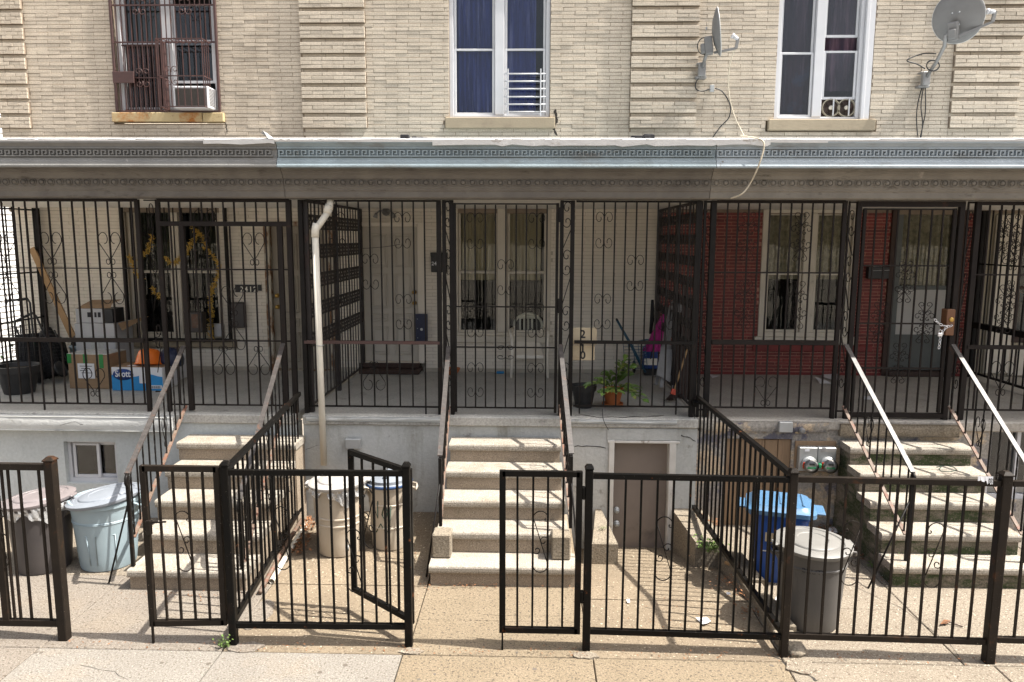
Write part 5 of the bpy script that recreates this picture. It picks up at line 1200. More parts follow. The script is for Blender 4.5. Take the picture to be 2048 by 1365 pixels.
# ================================================================== on the facade
# rain pipe
t = thing('rain_pipe', 'white plastic rain pipe with an elbow in front of the black side screen', 'rain pipe', onY(640, 925, -2.9))
A = onY(630, 462, -2.9); B = onY(648, 930, -2.9); A2 = onY(659, 420, -2.78); A3 = onY(661, 400, -2.76)
mb = MB(); mb.tube([A3, A2], .036, 14); mb.tube([A2, A], .036, 14); mb.obj('bent_section', m_pipe, t)
mb = MB(); mb.tube([A+Vector((0, 0, -.02)), B], .036, 16); mb.obj('downpipe', m_pipe, t)
for p, q in ((A+Vector((0, 0, .05))+(A2-A)*.12, A-Vector((0, 0, .07))), (A2-(A2-A)*.18, A2+Vector((0, 0, .05)))):
    mb = MB(); mb.tube([p, (p+q)/2+Vector((-.006, 0, .004)), q], .042, 14); mb.obj('elbow', m_pipe, t)
z = zpx(694, -2.9); p = onY(640, 694, -2.9); mb = MB(); mb.tube([(p.x+.04*math.cos(2*PI*i/16), p.y+.04*math.sin(2*PI*i/16), z) for i in range(17)], .005, 5); mb.obj('pipe_clip', m_steel, t)
def ubox(name, label, cat, px0, px1, py0, py1, Y, d, m, c=.008):
    a, b = onY(px0, py1, Y-d), onY(px1, py0, Y-d)
    mb = MB(); mb.box(a.x, b.x, Y-d, Y-.001, a.z, b.z, c); return tag(mb.obj(name, m), label, cat)
ubox('junction_box', 'grey junction box on the wall left of the middle steps', 'junction box', 690, 720, 879, 899, PF, .07, m_steel)
ubox('junction_box', 'grey junction box on the patched wall above the brown hatch', 'junction box', 1558, 1587, 845, 866, PF, .08, m_steel)
t = thing('outlet_fitting', 'small round weathered fitting beside the junction box on patched wall', 'fitting', onY(1602, 862, PF-.04)); p = onY(1602, 860, PF-.02)
mb = MB(Matrix.Translation(p) @ Matrix.Rotation(PI/2, 4, 'X')); mb.lathe([(.045, -.02), (.045, .0), (.03, .012), (.03, .06), (.015, .062)], n=18); mb.obj('socket', m_alum, t)
mb = MB(); mb.box(p.x-.06, p.x+.06, PF-.02, PF-.001, p.z-.045, p.z+.05, .004); mb.obj('backplate', m_signw, t)
# electricity meters
a, b = onY(1594, 941, PF-.06), onY(1671, 894, PF-.06)
t = thing('electric_meter_panel', 'grey panel with two round electric meters on the patched basement wall', 'electric meters', ((a.x+b.x)/2, PF, a.z))
mb = MB(); mb.box(a.x-.02, b.x+.02, PF-.025, PF-.001, a.z-.03, b.z+.05, .004); mb.obj('backboard', m_ply, t)
xm_ = (a.x+b.x)/2
for x0, x1 in ((a.x, xm_-.002), (xm_+.002, b.x)):
    mb = MB(); mb.box(x0, x1, PF-.10, PF-.026, a.z, b.z, .008); bx_ = mb.obj('meter_box', m_steel, t)
    cxm, czm = (x0+x1)/2+.01, a.z+.085
    M_ = Matrix.Translation((cxm, PF-.10, czm)) @ Matrix.Rotation(PI/2, 4, 'X')
    k = MB(M_); k.lathe([(.088, 0), (.088, .02), (.080, .024), (.078, .03)], n=30); k.obj('meter_ring', m_steel, bx_)
    k = MB(M_); k.lathe([(.074, .028), (.072, .085), (.055, .085), (.05, .08)], n=30); k.obj('meter_body', m_canwhite, bx_)
    k = MB(M_); k.lathe([(.078, .026), (.077, .10), (.066, .115), (.03, .12)], n=30); k.obj('meter_cover', m_meterglass, bx_)
    k = MB(); k.box(cxm-.026, cxm+.03, PF-.192, PF-.186, czm+.012, czm+.036); k.obj('display', m_black, bx_)
    k = MB(); k.box(cxm-.045, cxm+.045, PF-.192, PF-.186, czm-.028, czm-.008); k.obj('green_band', m_metergreen, bx_)
    k = MB(M_); k.tube([(-.080*math.cos(q), .080*math.sin(q), .05) for q in (-.5, -.25, 0, .25, .5)], .006, 5); k.obj('red_mark', m_red, bx_)
mb = MB(); mb.box(xm_+.03, b.x-.02, PF-.103, PF-.1005, b.z-.05, b.z-.015); mb.obj('name_plate', m_canwhite, t)
mb = MB(); mb.box(a.x+.06, a.x+.11, PF-.1025, PF-.1005, b.z-.045, b.z-.02); mb.obj('sticker', m_white, t)
mb = MB(); mb.box(xm_-.012, xm_+.03, PF-.16, PF-.11, a.z+.06, a.z+.10, .006); mb.obj('seal_tag', m_metergreen, t)

# window grille with air conditioner cage, upstairs left
wt = thing('window_grille', 'rust brown upstairs window grille with a bulging air conditioner cage', 'grille', (-5.28, -.04, 5.02))
g0, g1, gz0, gz1, gy = -6.03, -4.53, 5.03, 7.05, -.03
for xx in (g0, g1): post(wt, xx, gy, gz0, gz1, .035, m_bronze, 'frame_post')
hz = [Z(335, 12, 0), Z(335, 86, 0), Z(300, 157, 0)]
for z in (gz0+.01, hz[0], hz[1]): rail(wt, (g0, gy, z), (g1, gy, z), .022, .02, m_bronze)
xc = X(333, 160, 0)
post(wt, xc-.09, gy, gz0, hz[1], .03, m_bronze, 'frame_post'); post(wt, xc+.0, gy, gz0, hz[1], .06, m_bronze, 'frame_post')
rail(wt, (g0, gy, hz[2]), (xc, gy, hz[2]), .02, .014, m_bronze)
for i in range(1, 21): 
    x = g0+(g1-g0)*i/21; vbar(wt, x, gy, gz0 if x < xc else hz[1], gz1, .012, m_bronze)
for i in range(14):
    x = g0+.14+(xc-.12-g0-.14)*i/13; vbar(wt, x, gy+.05, gz0+.02, hz[1]-.03, .011, m_bronze)
rail(wt, (g0+.1, gy+.05, hz[1]-.03), (xc-.08, gy+.05, hz[1]-.03), .02, .025, m_bronze); rail(wt, (g0+.1, gy+.05, gz0+.03), (xc-.08, gy+.05, gz0+.03), .02, .025, m_bronze)
mb = MB(); mb.box(g0-.01, g0+.30, gy-.05, gy-.03, hz[2]-.08, hz[2]+.08, .004); mb.obj('lock_plate', m_bronze, wt)
for x, z in ((-5.62, hz[2]), (X(280, 10, 0), hz[0]), (X(372, 10, 0), hz[0])): scroll(wt, 'horn', x, gy-.01, z, .105, .10, .012, m_bronze)
# cage
c0, c1, cy0, ct = xc+.02, X(425, 160, 0), -.30, Z(380, 83, -.15)
for z in (gz0+.03, ct-.0, Z(380, 152, -.3)):
    for p, q in (((c0, cy0, z), (c1, cy0, z)), ((c0, gy, z), (c0, cy0, z)), ((c1, gy, z), (c1, cy0, z))): rail(wt, p, q, .014, .014, m_bronze, 'cage_rail')
for i in range(8): vbar(wt, c0+(c1-c0)*i/7, cy0, gz0+.03, ct, .010, m_bronze, 'cage_bar'); rail(wt, (c0+(c1-c0)*i/7, gy, ct), (c0+(c1-c0)*i/7, cy0, ct), .010, .010, m_bronze, 'cage_rail')
for i in range(1, 4):
    for xx in (c0, c1): vbar(wt, xx, cy0+(gy-cy0)*i/4, gz0+.03, ct, .010, m_bronze, 'cage_bar')
scroll(wt, 'horn', c0+.2, cy0-.01, Z(365, 152, -.3), .10, .10, .012, m_bronze)
a, b = onY(347, 217, -.24), onY(415, 172, -.24)
t = thing('air_conditioner', 'white window air conditioner with dark grille inside the brown cage', 'air conditioner', ((a.x+b.x)/2, -.1, a.z))
mb = MB(); mb.box(a.x, b.x, -.235, .12, a.z, b.z, .012); mb.obj('casing', m_vinyl, t)
mb = MB(); n = 26
mb.box(a.x+.035, b.x-.035, -.238, -.2355, a.z+.035, b.z-.03)
for i in range(n): z = a.z+.04+(b.z-a.z-.075)*i/n; mb.box(a.x+.04, b.x-.04, -.2415, -.2375, z, z+.004)
tag(mb.obj('condenser_grille', m_acgrey, t), kind='stuff')
for i in range(12):
    z = a.z+.05+i*.02; mb = MB(); mb.box(b.x-.001, b.x+.0025, -.20, -.04, z, z+.008); mb.obj('side_vent', m_acgrey, t)
# silver window guard
t = thing('window_guard', 'silver horizontal bar guard across the lower right blue curtain window', 'window guard', (X(1050, 235, -.03), -.03, 4.96))
for px in (1016, 1081): a, b = onY(px, 233, -.03), onY(px, 138, -.03); mb = MB(); mb.bar((a.x, -.03, a.z), (a.x, -.03, b.z), .018); mb.obj('upright', m_vinyl, t)
for py in (148, 163, 178, 194, 209, 224): mb = MB(); a, b = onY(1008, py, -.02), onY(1091, py, -.02); mb.tube([a, b], .010, 8); mb.obj('guard_bar', m_vinyl, t)
# twin fan
t = thing('window_fan', 'twin cream window fan under the raised sash upstairs right', 'fan', onY(1680, 233, .06))
a, b = onY(1642, 233, .07), onY(1712, 199, .07)
for cxp in (.27, .73):
    cx_ = a.x+(b.x-a.x)*cxp; cz_ = (a.z+b.z)/2; M_ = Matrix.Translation((cx_, .075, cz_)) @ Matrix.Rotation(PI/2, 4, 'X')
    k = MB(M_); k.lathe([(.128, -.02), (.128, .02), (.112, .02), (.108, -.01)], n=28, cap0=False, cap1=False); k.obj('fan_ring', m_wcol, t)
    for i in range(4): k = MB(M_ @ Matrix.Rotation(i*PI/2+.4, 4, 'Z')); k.add([(.02, -.02, .0), (.10, -.05, -.012), (.105, .03, .008), (.02, .02, .004)], [(0, 1, 2, 3)]); k.obj('fan_blade', m_dkwood, t)
    k = MB(M_); k.lathe([(.03, -.01), (.03, .02), (.015, .026)], n=14); k.obj('fan_hub', m_beigevinyl, t)
    for q in (.045, .07, .095): k = MB(M_); k.tube([(q*math.cos(2*PI*i/24), q*math.sin(2*PI*i/24), .018) for i in range(25)], .002, 4); k.obj('guard_ring', m_acgrey, t)
mb = MB(); mb.box(a.x-.01, b.x+.01, .10, .12, a.z, b.z); mb.obj('fan_back', m_dkwood, t)
for f in (.32, .78): mb = MB(); x = a.x+(b.x-a.x)*f; mb.box(x-.008, x+.008, .03, .045, a.z, b.z+.01); mb.obj('upright', m_vinyl, t)

# satellite dishes
def dish(label, cen, nrm, rw, rh, mast, lnb, arm_from, roll=0):
    cen = Vector(cen); n = Vector(nrm).normalized()
    t = thing('satellite_dish', label, 'satellite dish', mast[-1], 'satellite dishes')
    off = Vector((-.03, 0, -.15)); R_ = n.to_track_quat('Z', 'Y').to_matrix().to_4x4(); M_ = Matrix.Translation(cen) @ R_
    k = MB(M_); P = [(.0001, 0), (.25, .004), (.5, .018), (.75, .042), (.93, .066), (1.0, .078), (1.012, .074), (1.0, .066), (.9, .048), (.5, .004), (.0001, -.016)]
    k.lathe([(p, z) for p, z in P], n=44, sx=rw, sy=rh, cap0=False, cap1=False); sharp(k.obj('reflector', m_dish, t), 50)
    k = MB(M_); k.tube([(rw*1.008*math.cos(2*PI*i/44), rh*1.008*math.sin(2*PI*i/44), .075) for i in range(45)], .006, 5); k.obj('rim', m_dishl, t)
    k = MB(Matrix.Translation(off) @ M_); k.box(-.06, .06, -.13, .10, -.075, .03, .012); k.box(-.045, .045, -.10, .02, -.13, -.07, .01); k.obj('bracket', m_dish, t)
    for q in ((-.04, -.08), (.04, -.08), (-.04, .07), (.04, .07)): k = MB(M_); k.lathe([(.010, -.09), (.010, -.07)], (q[0], q[1], 0), 8); k.obj('bolt', m_steel, t)
    off = Vector((-.03, 0, -.15)); k = MB(); k.tube([cen-n*.07+off]+[Vector(p) for p in mast], .024, 12); k.obj('mast', m_alum, t)
    e = Vector(mast[-1]); k = MB(); k.box(e.x-.05, e.x+.05, e.y-.03, e.y+.05, e.z-.10, e.z+.08, .008); k.box(e.x-.075, e.x+.075, e.y+.03, -.004, e.z-.12, e.z-.09, .004); k.box(e.x-.06, e.x+.06, e.y+.03, -.004, e.z+.07, e.z+.09, .004); k.obj('wall_foot', m_alum, t)
    L_ = Vector(lnb); k = MB(); k.bar(Vector(arm_from), L_, .026, .03); k.obj('arm', m_dish, t)
    d = (cen-L_).normalized(); k = MB(); k.bar(L_-Vector((0, 0, .0)), L_+Vector((.02, 0, .13)), .04, .03); k.obj('feed_bracket', m_dish, t)
    top = L_+Vector((.02, 0, .115)); k = MB(); k.tube([top, top+d*.07], .026, 12); k.tube([top+d*.068, top+d*.10], .036, 12); k.obj('feed_horn', m_vinyl, t)
    return t
Y1 = -.42
dish('grey satellite dish seen edge on right of the middle brick pilaster', onY(1426, 66, Y1), (.98, -.17, .12), .27, .31, [onY(1414, 105, Y1+.08), onY(1404, 138, -.16)], onY(1472, 97, Y1-.02), onY(1428, 106, Y1))
Y2 = -.75
dish('large grey satellite dish seen from behind on a bent mast upstairs right', onY(1914, 36, Y2), (.60, .74, .30), .30, .32, [onY(1891, 72, Y2-.02), onY(1889, 92, Y2+.06), onY(1874, 122, -.36), onY(1852, 156, -.14)], onY(1985, 44, Y2-.1), onY(1916, 74, Y2-.04))
def cable(name, label, pts, r, m, cat='cable', sub=6):
    P = [Vector(p) for p in pts]; Q = []
    for i in range(len(P)-1):
        p0, p1, p2, p3 = P[max(i-1, 0)], P[i], P[i+1], P[min(i+2, len(P)-1)]
        for s_ in range(sub):
            u = s_/sub; Q.append(.5*((2*p1)+(p2-p0)*u+(2*p0-5*p1+4*p2-p3)*u*u+(3*p1-p0-3*p2+p3)*u**3))
    Q.append(P[-1]); mb = MB(); mb.tube(Q, r, 6); o = mb.obj(name, m); return tag(o, label, cat)
Yp = lambda y, *l: [onY(a, b, y) for a, b in l]
cable('cable', 'cream cable dropping from the edge on dish to the porch roof', [onY(1470, 97, -.44)]+[onY(a, b, y) for a, b, y in ((1460, 130, -.3), (1457, 165, -.1), (1460, 200, -.05), (1470, 235, -.05), (1486, 268, -.3))]+[Vector((X(1488, 276, -2.9), -2.9, 4.31))], .007, m_cable_w)
cable('cable', 'cream cable hanging over the cornice down to the porch eave', [Vector((X(1480, 279, -2.9), -2.9, 4.32)), onY(1512, 277, -3.08)]+Yp(-3.14, (1526, 283), (1527, 300))+Yp(-3.13, (1516, 335))+Yp(-3.0, (1500, 368), (1484, 388))+Yp(-2.9, (1462, 397)), .009, m_cable_w)
cable('cable', 'black cable from the edge on dish to the grey splitter', Yp(-.14, (1402, 152))+Yp(-.06, (1392, 165), (1392, 178), (1405, 183), (1420, 178)), .008, m_black)
cable('cable', 'black cable curving from the grey splitter down to the porch roof', Yp(-.05, (1430, 177), (1445, 184), (1460, 210), (1458, 235), (1440, 255), (1425, 276)), .008, m_black)
cable('cable', 'black cable loop beside the edge on dish bracket', Yp(-.35, (1418, 75), (1402, 78), (1395, 93), (1402, 108), (1425, 109)), .007, m_black)
ubox('cable_splitter', 'small grey cable splitter on the bricks below the edge on dish', 'splitter', 1420, 1429, 170, 184, -.01, .04, m_steel, .004)
cable('cable', 'black stay cable looping left of the bent dish mast', Yp(-.36, (1872, 108))+Yp(-.12, (1845, 108), (1814, 121), (1835, 129), (1850, 138)), .009, m_black)
for i, l in enumerate((((1848, 163), (1836, 205), (1833, 240), (1836, 276)), ((1849, 163), (1842, 210), (1845, 245), (1842, 276)), ((1850, 163), (1851, 220), (1846, 250), (1840, 276)))):
    cable('cable', ('leftmost', 'middle', 'rightmost')[i]+' of the three black cables dropping from the bent dish mast', Yp(-.05, *l), .007, m_black)
cable('cable', 'coiled black cable on the bent dish mast', [onY(1866+13*math.cos(a), 130+11*math.sin(a)+i*.15, -.30) for i, a in enumerate([k*.6 for k in range(22)])], .006, m_black, sub=2)
# cracks and loose bits in the facade
def crack(house, pts, Y, w, name='crack', seed=1):
    r_ = random.Random(seed); mb = MB(); L = []; Rr = []
    for i in range(len(pts)-1):
        for s_ in range(4):
            u = s_/4; x = pts[i][0]+(pts[i+1][0]-pts[i][0])*u+r_.uniform(-1.2, 1.2); y = pts[i][1]+(pts[i+1][1]-pts[i][1])*u+r_.uniform(-1.2, 1.2); p = onY(x, y, Y); ww = w*r_.uniform(.4, 1.2)
            vert = abs(pts[i+1][1]-pts[i][1]) > abs(pts[i+1][0]-pts[i][0]); o = Vector((ww/2, 0, 0)) if vert else Vector((0, 0, ww/2)); L.append(p-o); Rr.append(p+o)
    n = len(L); mb.add(L+Rr, [(i, i+1, n+i+1, n+i) for i in range(n-1)]); mb.obj(name, m_crack, house)
crack(hM, [(1110, 218), (1113, 240), (1108, 258), (1114, 275)], -.0035, .045, seed=2)
crack(hL, [(447, 232), (452, 250), (456, 272)], -.0035, .014, seed=3)
crack(hM, [(1385, 828), (1395, 850), (1398, 865)], PF-.004, .012, seed=4); crack(hM, [(1352, 868), (1375, 875), (1398, 885)], PF-.004, .012, seed=5)
crack(hM, [(1148, 893), (1180, 893), (1222, 897)], PF-.004, .010, seed=6); crack(hM, [(612, 900), (640, 890), (655, 870)], PF-.004, .006, seed=7); crack(hM, [(1150, 830), (1200, 835), (1290, 834), (1340, 831)], -2.848, .010, seed=8)
crack(hL, [(120, 852), (150, 844), (170, 852)], -2.946, .006, seed=9)
mb = MB(); r_ = random.Random(8)
for i in range(24):
    px = r_.choice([r_.uniform(816, 850), r_.uniform(1265, 1308)]); p = Vector((X(px, 276, -2.6), -2.6-r_.uniform(0, .4), 4.33)); s_ = r_.uniform(.02, .05); mb.box(p.x-s_, p.x+s_, p.y-s_, p.y+s_, 4.25, 4.325+r_.uniform(-.01, .012), .006)
tag(tag(mb.obj('roof_debris', m_blackcloth), 'dark bits of debris lying along the porch roof edge', 'debris'), kind='stuff')
p = onY(530, 272, -3.1); mb = MB()
mb.grid(lambda u, v: (p.x-.04+u*.30, -3.115+v*.22, 4.25+.085*math.exp(-((u-.08)/.16)**2)*(1-.3*v)+.01*math.sin(u*20)), 14, 5); tag(mb.obj('lifted_flashing', m_flash), 'curled up white flashing scrap on the cornice edge above the left door', 'flashing')

# ================================================================== things on the porches
def fl(px, py): return onZ(px, py, ZP+.001)
# white plastic chair
c = fl(1057, 757); M_ = Matrix.Translation((c.x, c.y+.28, ZP+.001)) @ Matrix.Rotation(.05, 4, 'Z')
t = thing('plastic_chair', 'cream plastic garden chair below the middle porch window', 'chair', (c.x, c.y+.28, ZP))
k = MB(M_); k.grid(lambda u, v: ((u-.5)*(.40-.06*v), -.14+v*.34, .31+.20*v-.03*math.sin(PI*v)), 12, 10); k.grid(lambda u, v: ((u-.5)*.41, -.145-.01*v, .312-.045*v), 8, 2); k.obj('seat', m_chair, t)
def bk(u, z):          # back surface point, z 0..1
    w = .40*(1-.0*z); return ((u-.5)*w, .19+.10*z+.03*(1-abs(2*u-1)**2), .42+.45*z)
for i in range(5):
    u0 = .2+i*.15; k = MB(M_); k.grid(lambda a, b: bk(u0-.035+a*.07, .12+b*.74), 2, 6); k.obj('back_slat', m_chair, t)
k = MB(M_); k.tube([bk(0, 0)]+[bk(0, .5)]+[((.5-.5*math.cos(PI*i/12)-.5)*.42, .19+.10*(.62+.38*math.sin(PI*i/12))+.02, .42+.45*(.62+.38*math.sin(PI*i/12))) for i in range(13)]+[bk(1, .5), bk(1, 0)], .022, 8); k.grid(lambda a, b: bk(.06+a*.88, b*.14), 8, 2); k.grid(lambda a, b: bk(.18+a*.64, .84+b*.10), 8, 2); k.obj('back_frame', m_chair, t)
for s_ in (-1, 1):
    k = MB(M_); k.tube([(s_*.21, .27, .66), (s_*.26, .15, .655), (s_*.275, -.05, .645), (s_*.27, -.19, .62), (s_*.255, -.225, .57)], .022, 8); k.obj('armrest', m_chair, t)
    k = MB(M_); k.tube([(s_*.255, -.225, .57), (s_*.245, -.23, .40), (s_*.265, -.27, .0)], [.022, .026, .018], 8); k.obj('leg', m_chair, t)
    k = MB(M_); k.tube([(s_*.18, .19, .42), (s_*.21, .25, .2), (s_*.24, .30, .0)], [.024, .022, .018], 8); k.obj('leg', m_chair, t)
# sign board with painted figures
t = thing('number_board', 'weathered board with hand painted house number hanging inside the black grille', 'sign', onY(1168, 722, GY+.06))
a, b = onY(1143, 721, GY+.05), onY(1194, 656, GY+.05)
zs_ = zpx(689, GY+.05)
for z0_, z1_ in ((a.z, zs_-.004), (zs_+.004, b.z)): mb = MB(); mb.box(a.x, b.x-.02*(z0_ == a.z), GY+.05, GY+.065, z0_, z1_, .004); mb.obj('board', m_signw, t)
for ch_, py in (('2', 676), ('4', 693), ('1', 704), ('0', 718)): text(ch_, .125 if ch_ != '4' else .06, m_ink, onY(1160, py, GY+.047), parent=t)
# cart, cooler, umbrella, ladder, planks, broom
def F(px, py, D): return onY(px, py, D)
t = thing('shopping_cart', 'folding teal wire shopping cart tilted against the painted wall', 'cart', fl(1262, 752))
Yc = -.45
for off in (-.14, .14):
    mb = MB(); mb.tube([F(1234, 641, Yc)+Vector((0, off*.3, 0)), F(1262, 690, Yc)+Vector((0, off, 0)), F(1288, 742, Yc)+Vector((0, off, 0))], .014, 8); mb.obj('frame_tube', m_teal, t)
mb = MB(); mb.tube([F(1234, 641, Yc)+Vector((0, -.05, 0)), F(1234, 640, Yc)+Vector((0, .05, 0))], .016, 8); mb.obj('handle', m_black, t)
for i in range(9):
    mb = MB(); py = 688+i*6.2; x0 = 1246+i*1.2; mb.tube([F(x0, py, Yc-.15), F(1290, py-1, Yc-.15), F(1292, py-1, Yc+.15)], .004, 5); mb.obj('basket_wire', m_teal, t)
for px in (1246, 1256, 1266, 1276, 1290): mb = MB(); mb.tube([F(px, 686, Yc-.15), F(px+5, 740, Yc-.15)], .005, 5); mb.obj('basket_wire', m_teal, t)
mb = MB(); mb.tube([F(1262, 686, Yc-.16), F(1292, 680, Yc-.1), F(1300, 680, Yc+.1)], .012, 6); mb.obj('basket_rim', m_teal, t)
for px in (1246, 1268):
    p = F(px, 734, Yc+(0 if px < 1260 else .2)); k = MB(Matrix.Translation(p) @ Matrix.Rotation(PI/2, 4, 'Y')); k.lathe([(.03, -.012), (.09, -.014), (.095, 0), (.09, .014), (.03, .012)], n=22); k.obj('wheel', m_black, t)
p = fl(1301, 752); t = thing('cooler', 'small blue cool box with pale front behind the plant', 'cool box', p)
mb = MB(); mb.box(p.x-.10, p.x+.10, p.y, p.y+.2, ZP+.10, ZP+.42, .015); mb.obj('body', m_navy, t)
mb = MB(); mb.box(p.x-.10, p.x+.09, p.y-.012, p.y-.001, ZP+.16, ZP+.26, .006); mb.obj('front_panel', m_chair, t)
mb = MB(); mb.box(p.x-.09, p.x+.09, p.y+.02, p.y+.18, ZP, ZP+.10, .01); mb.obj('crate', m_black, t)
t = thing('folded_umbrella', 'magenta furled umbrella leaning in the right corner of middle porch', 'umbrella', fl(1310, 752))
a, b = F(1328, 626, -.35), F(1304, 702, -.45)
mb = MB()
def umb(u, v):
    p = a.lerp(b, v); R_ = .012+.085*v**.8*(1+.25*math.sin(u*2*PI*7+v*5)+.1*math.sin(u*2*PI*15)); an = u*2*PI
    return (p.x+R_*math.cos(an)*1.1, p.y+R_*math.sin(an), p.z)
mb.grid(umb, 56, 10); mb.obj('canopy', m_pink, t)
mb = MB(); mb.tube([a+Vector((.005, 0, .03)), a, b, b-Vector((.02, 0, .12))], .008, 6); mb.obj('shaft', m_black, t)
mb = MB(); mb.tube([F(1305, 600, -.3), F(1304, 640, -.3), F(1301, 668, -.3)], [.02, .03, .022], 8); tag(mb.obj('hanging_strap', m_blackcloth), 'black strap hanging in the corner above the magenta umbrella', 'strap')
t = thing('step_ladder', 'folded aluminium step ladder leaning by the dark side screen', 'ladder', fl(1335, 785))
for (x0, y0, x1, y1, Ya, Yb) in ((1342, 612, 1312, 770, -1.0, -1.45), (1360, 610, 1346, 785, -1.0, -1.5), (1350, 605, 1322, 775, -1.1, -1.55)):
    mb = MB(); mb.bar(F(x0, y0, Ya), F(x1, y1, Yb), .045, .025, (0, 1, 0)); mb.obj('ladder_rail', m_alum, t)
for i in range(5):
    f = .18+i*.17; p = F(1342, 612, -1.0).lerp(F(1312, 770, -1.45), f); q = F(1360, 610, -1.0).lerp(F(1346, 785, -1.5), f); mb = MB(); mb.bar(p, q, .07, .02, (0, -1, .4)); mb.obj('ladder_step', m_alum, t)
mb = MB(); p, q = F(1330, 695, -1.4), F(1318, 752, -1.5); mb.add([F(1322, 693, -1.42), F(1346, 700, -1.42), F(1340, 765, -1.55), F(1313, 750, -1.55)], [(0, 1, 2, 3)]); mb.obj('folded_tray', m_alum, t)
mb = MB(); mb.tube([F(1342, 612, -1.0), F(1345, 604, -1.0), F(1356, 604, -1.0), F(1360, 610, -1.0)], .016, 8); mb.obj('top_bow', m_alum, t)
t = thing('plank_stack', 'dark wooden planks standing upright beside the right side screen', 'planks', fl(1375, 800))
for i in range(4):
    p = fl(1356+i*9, 796+i*2); mb = MB(); mb.bar(p+Vector((0, .01*i, 0)), p+Vector((.04+.01*i, .35, 1.05+.12*((i*3) % 4))), .065, .03, (0, 1, 0)); mb.obj('plank', m_dkwood, t)
t = thing('broom', 'broom with red grip and tan stick leaning in the middle porch corner', 'broom', fl(1340, 802))
a, b = F(1383, 672, -1.55), F(1349, 780, -1.95)
mb = MB(); mb.tube([a, b], .012, 8); mb.obj('stick', m_wood, t)
mb = MB(); mb.tube([a-(b-a)*.05, a+(b-a)*.13], .019, 8); mb.obj('grip', m_red, t)
mb = MB(); mb.bar(b, b+(b-a).normalized()*.07, .07, .03, (0, 1, 0)); mb.obj('head', m_red, t)
e = b+(b-a).normalized()*.07; mb = MB(); r_ = random.Random(2)
for i in range(40): o = Vector(((i % 10-4.5)*.009, (i//10-1.5)*.012, 0)); mb.tube([e+o*.7, e+o*1.5+Vector((-.03+r_.uniform(-.01, .01), r_.uniform(-.01, .01), -.07))], .004, 3)
tag(mb.obj('bristles', m_dkwood, t), kind='stuff')
# pots and plant
def pot(label, c, r, h, m, saucer=None):
    t = thing('plant_pot', label, 'plant pot', c); mb = MB(); z0_ = .025 if saucer else 0
    mb.lathe([(r*.66, z0_), (r*.9, z0_+h*.76), (r*1.0, z0_+h*.76), (r*1.03, z0_+h), (r*.93, z0_+h), (r*.88, z0_+h*.85)], c, 30, cap1=False); sharp(mb.obj('pot', m, t), 30)
    mb = MB(); mb.lathe([(.001, z0_+h*.86), (r*.9, z0_+h*.85)], c, 24, cap0=False, cap1=False); mb.obj('soil', m_soil, t)
    if saucer: mb = MB(); mb.lathe([(r*.72, 0), (r*.98, .008), (r*1.02, .035), (r*.96, .035), (r*.9, .012)], c, 30); mb.obj('saucer', saucer, t)
    return t
c1 = onZ(1168, 818, ZP+.001)+Vector((0, .1, 0)); c2 = onZ(1227, 815, ZP+.001)+Vector((0, .1, 0))
pot('empty black plastic pot inside the porch edge', c1, .15, .27, m_black)
pot('terracotta pot on a saucer holding the leafy plant', c2, .125, .19, m_terra, m_terra)
t = thing('potted_plant', 'arching zz plant with green and yellow leaves in the terracotta pot', 'plant', c2+Vector((0, 0, .18)))
LM = []
for vi in range(3):
    mb = MB(); r_ = random.Random(vi)
    def lf(u, v): w = .030*math.sin(PI*min(1, v*.96+.02))**.8*(1 if v < .5 else 1.05-.3*(v-.5)); return ((u-.5)*2*w, v*.125, .022*math.sin(PI*v)*(1 if vi != 1 else .4)-.012*(2*u-1)**2*-1)
    mb.grid(lf, 4, 7); LM.append((mb.mesh('leaf', m_leaf), mb.mesh('leaf', m_leafv)))
r_ = random.Random(11); base = c2+Vector((0, 0, .17))
stems = [(1248, 722, -2.55), (1262, 735, -2.5), (1200, 765, -2.6), (1182, 770, -2.62), (1270, 780, -2.55), (1286, 800, -2.68), (1215, 748, -2.4), (1232, 790, -2.70), (1255, 752, -2.35), (1206, 788, -2.68)]
for si, (px, py, Y) in enumerate(stems):
    e = onY(px, py, Y); mid = (base+e)/2+Vector((0, 0, .10 if si not in (7, 9) else .05)); P = [base.lerp(mid, i/6).lerp(mid.lerp(e, i/6), i/6) for i in range(7)]
    mb = MB(); mb.tube(P, [.008-.0008*i for i in range(7)], 6); mb.obj('stem', m_leaf, t)
    for i in range(2, 7):
        d = (P[min(i+1, 6)]-P[i-1]).normalized()
        for s_ in (1, -1) if i < 6 else (1,):
            side = d.cross(Vector((0, 0, 1))).normalized(); dirn = (d*(.75 if i < 6 else 1)+side*s_*.75*(1 if i < 6 else 0)+Vector((0, 0, r_.uniform(-.25, .25)))).normalized()
            q = dirn.to_track_quat('Y', 'Z'); o = link('leaf', LM[r_.randrange(3)][1 if r_.random() < (.5 if si in (0, 3, 7, 5) else .22) else 0], P[i], t, (1, r_.uniform(.75, 1.15), 1)); o.rotation_mode = 'QUATERNION'; o.rotation_quaternion = q @ Matrix.Rotation(r_.uniform(-.7, .7), 3, 'Y').to_quaternion()
c = fl(905, 750); mb = MB(); mb.lathe([(.06, 0), (.10, .06), (.115, .10), (.105, .10), (.09, .06), (.05, .015)], c, 24); tag(mb.obj('bowl', m_terra), 'brown clay bowl on the porch floor beside the middle gate', 'bowl')
c = fl(1000, 747); mb = MB(); mb.box(c.x-.05, c.x+.06, c.y-.04, c.y+.04, ZP, ZP+.03, .006); tag(mb.obj('plastic_tray', m_blue), 'small bright blue tray on the porch floor left of the chair', 'tray')
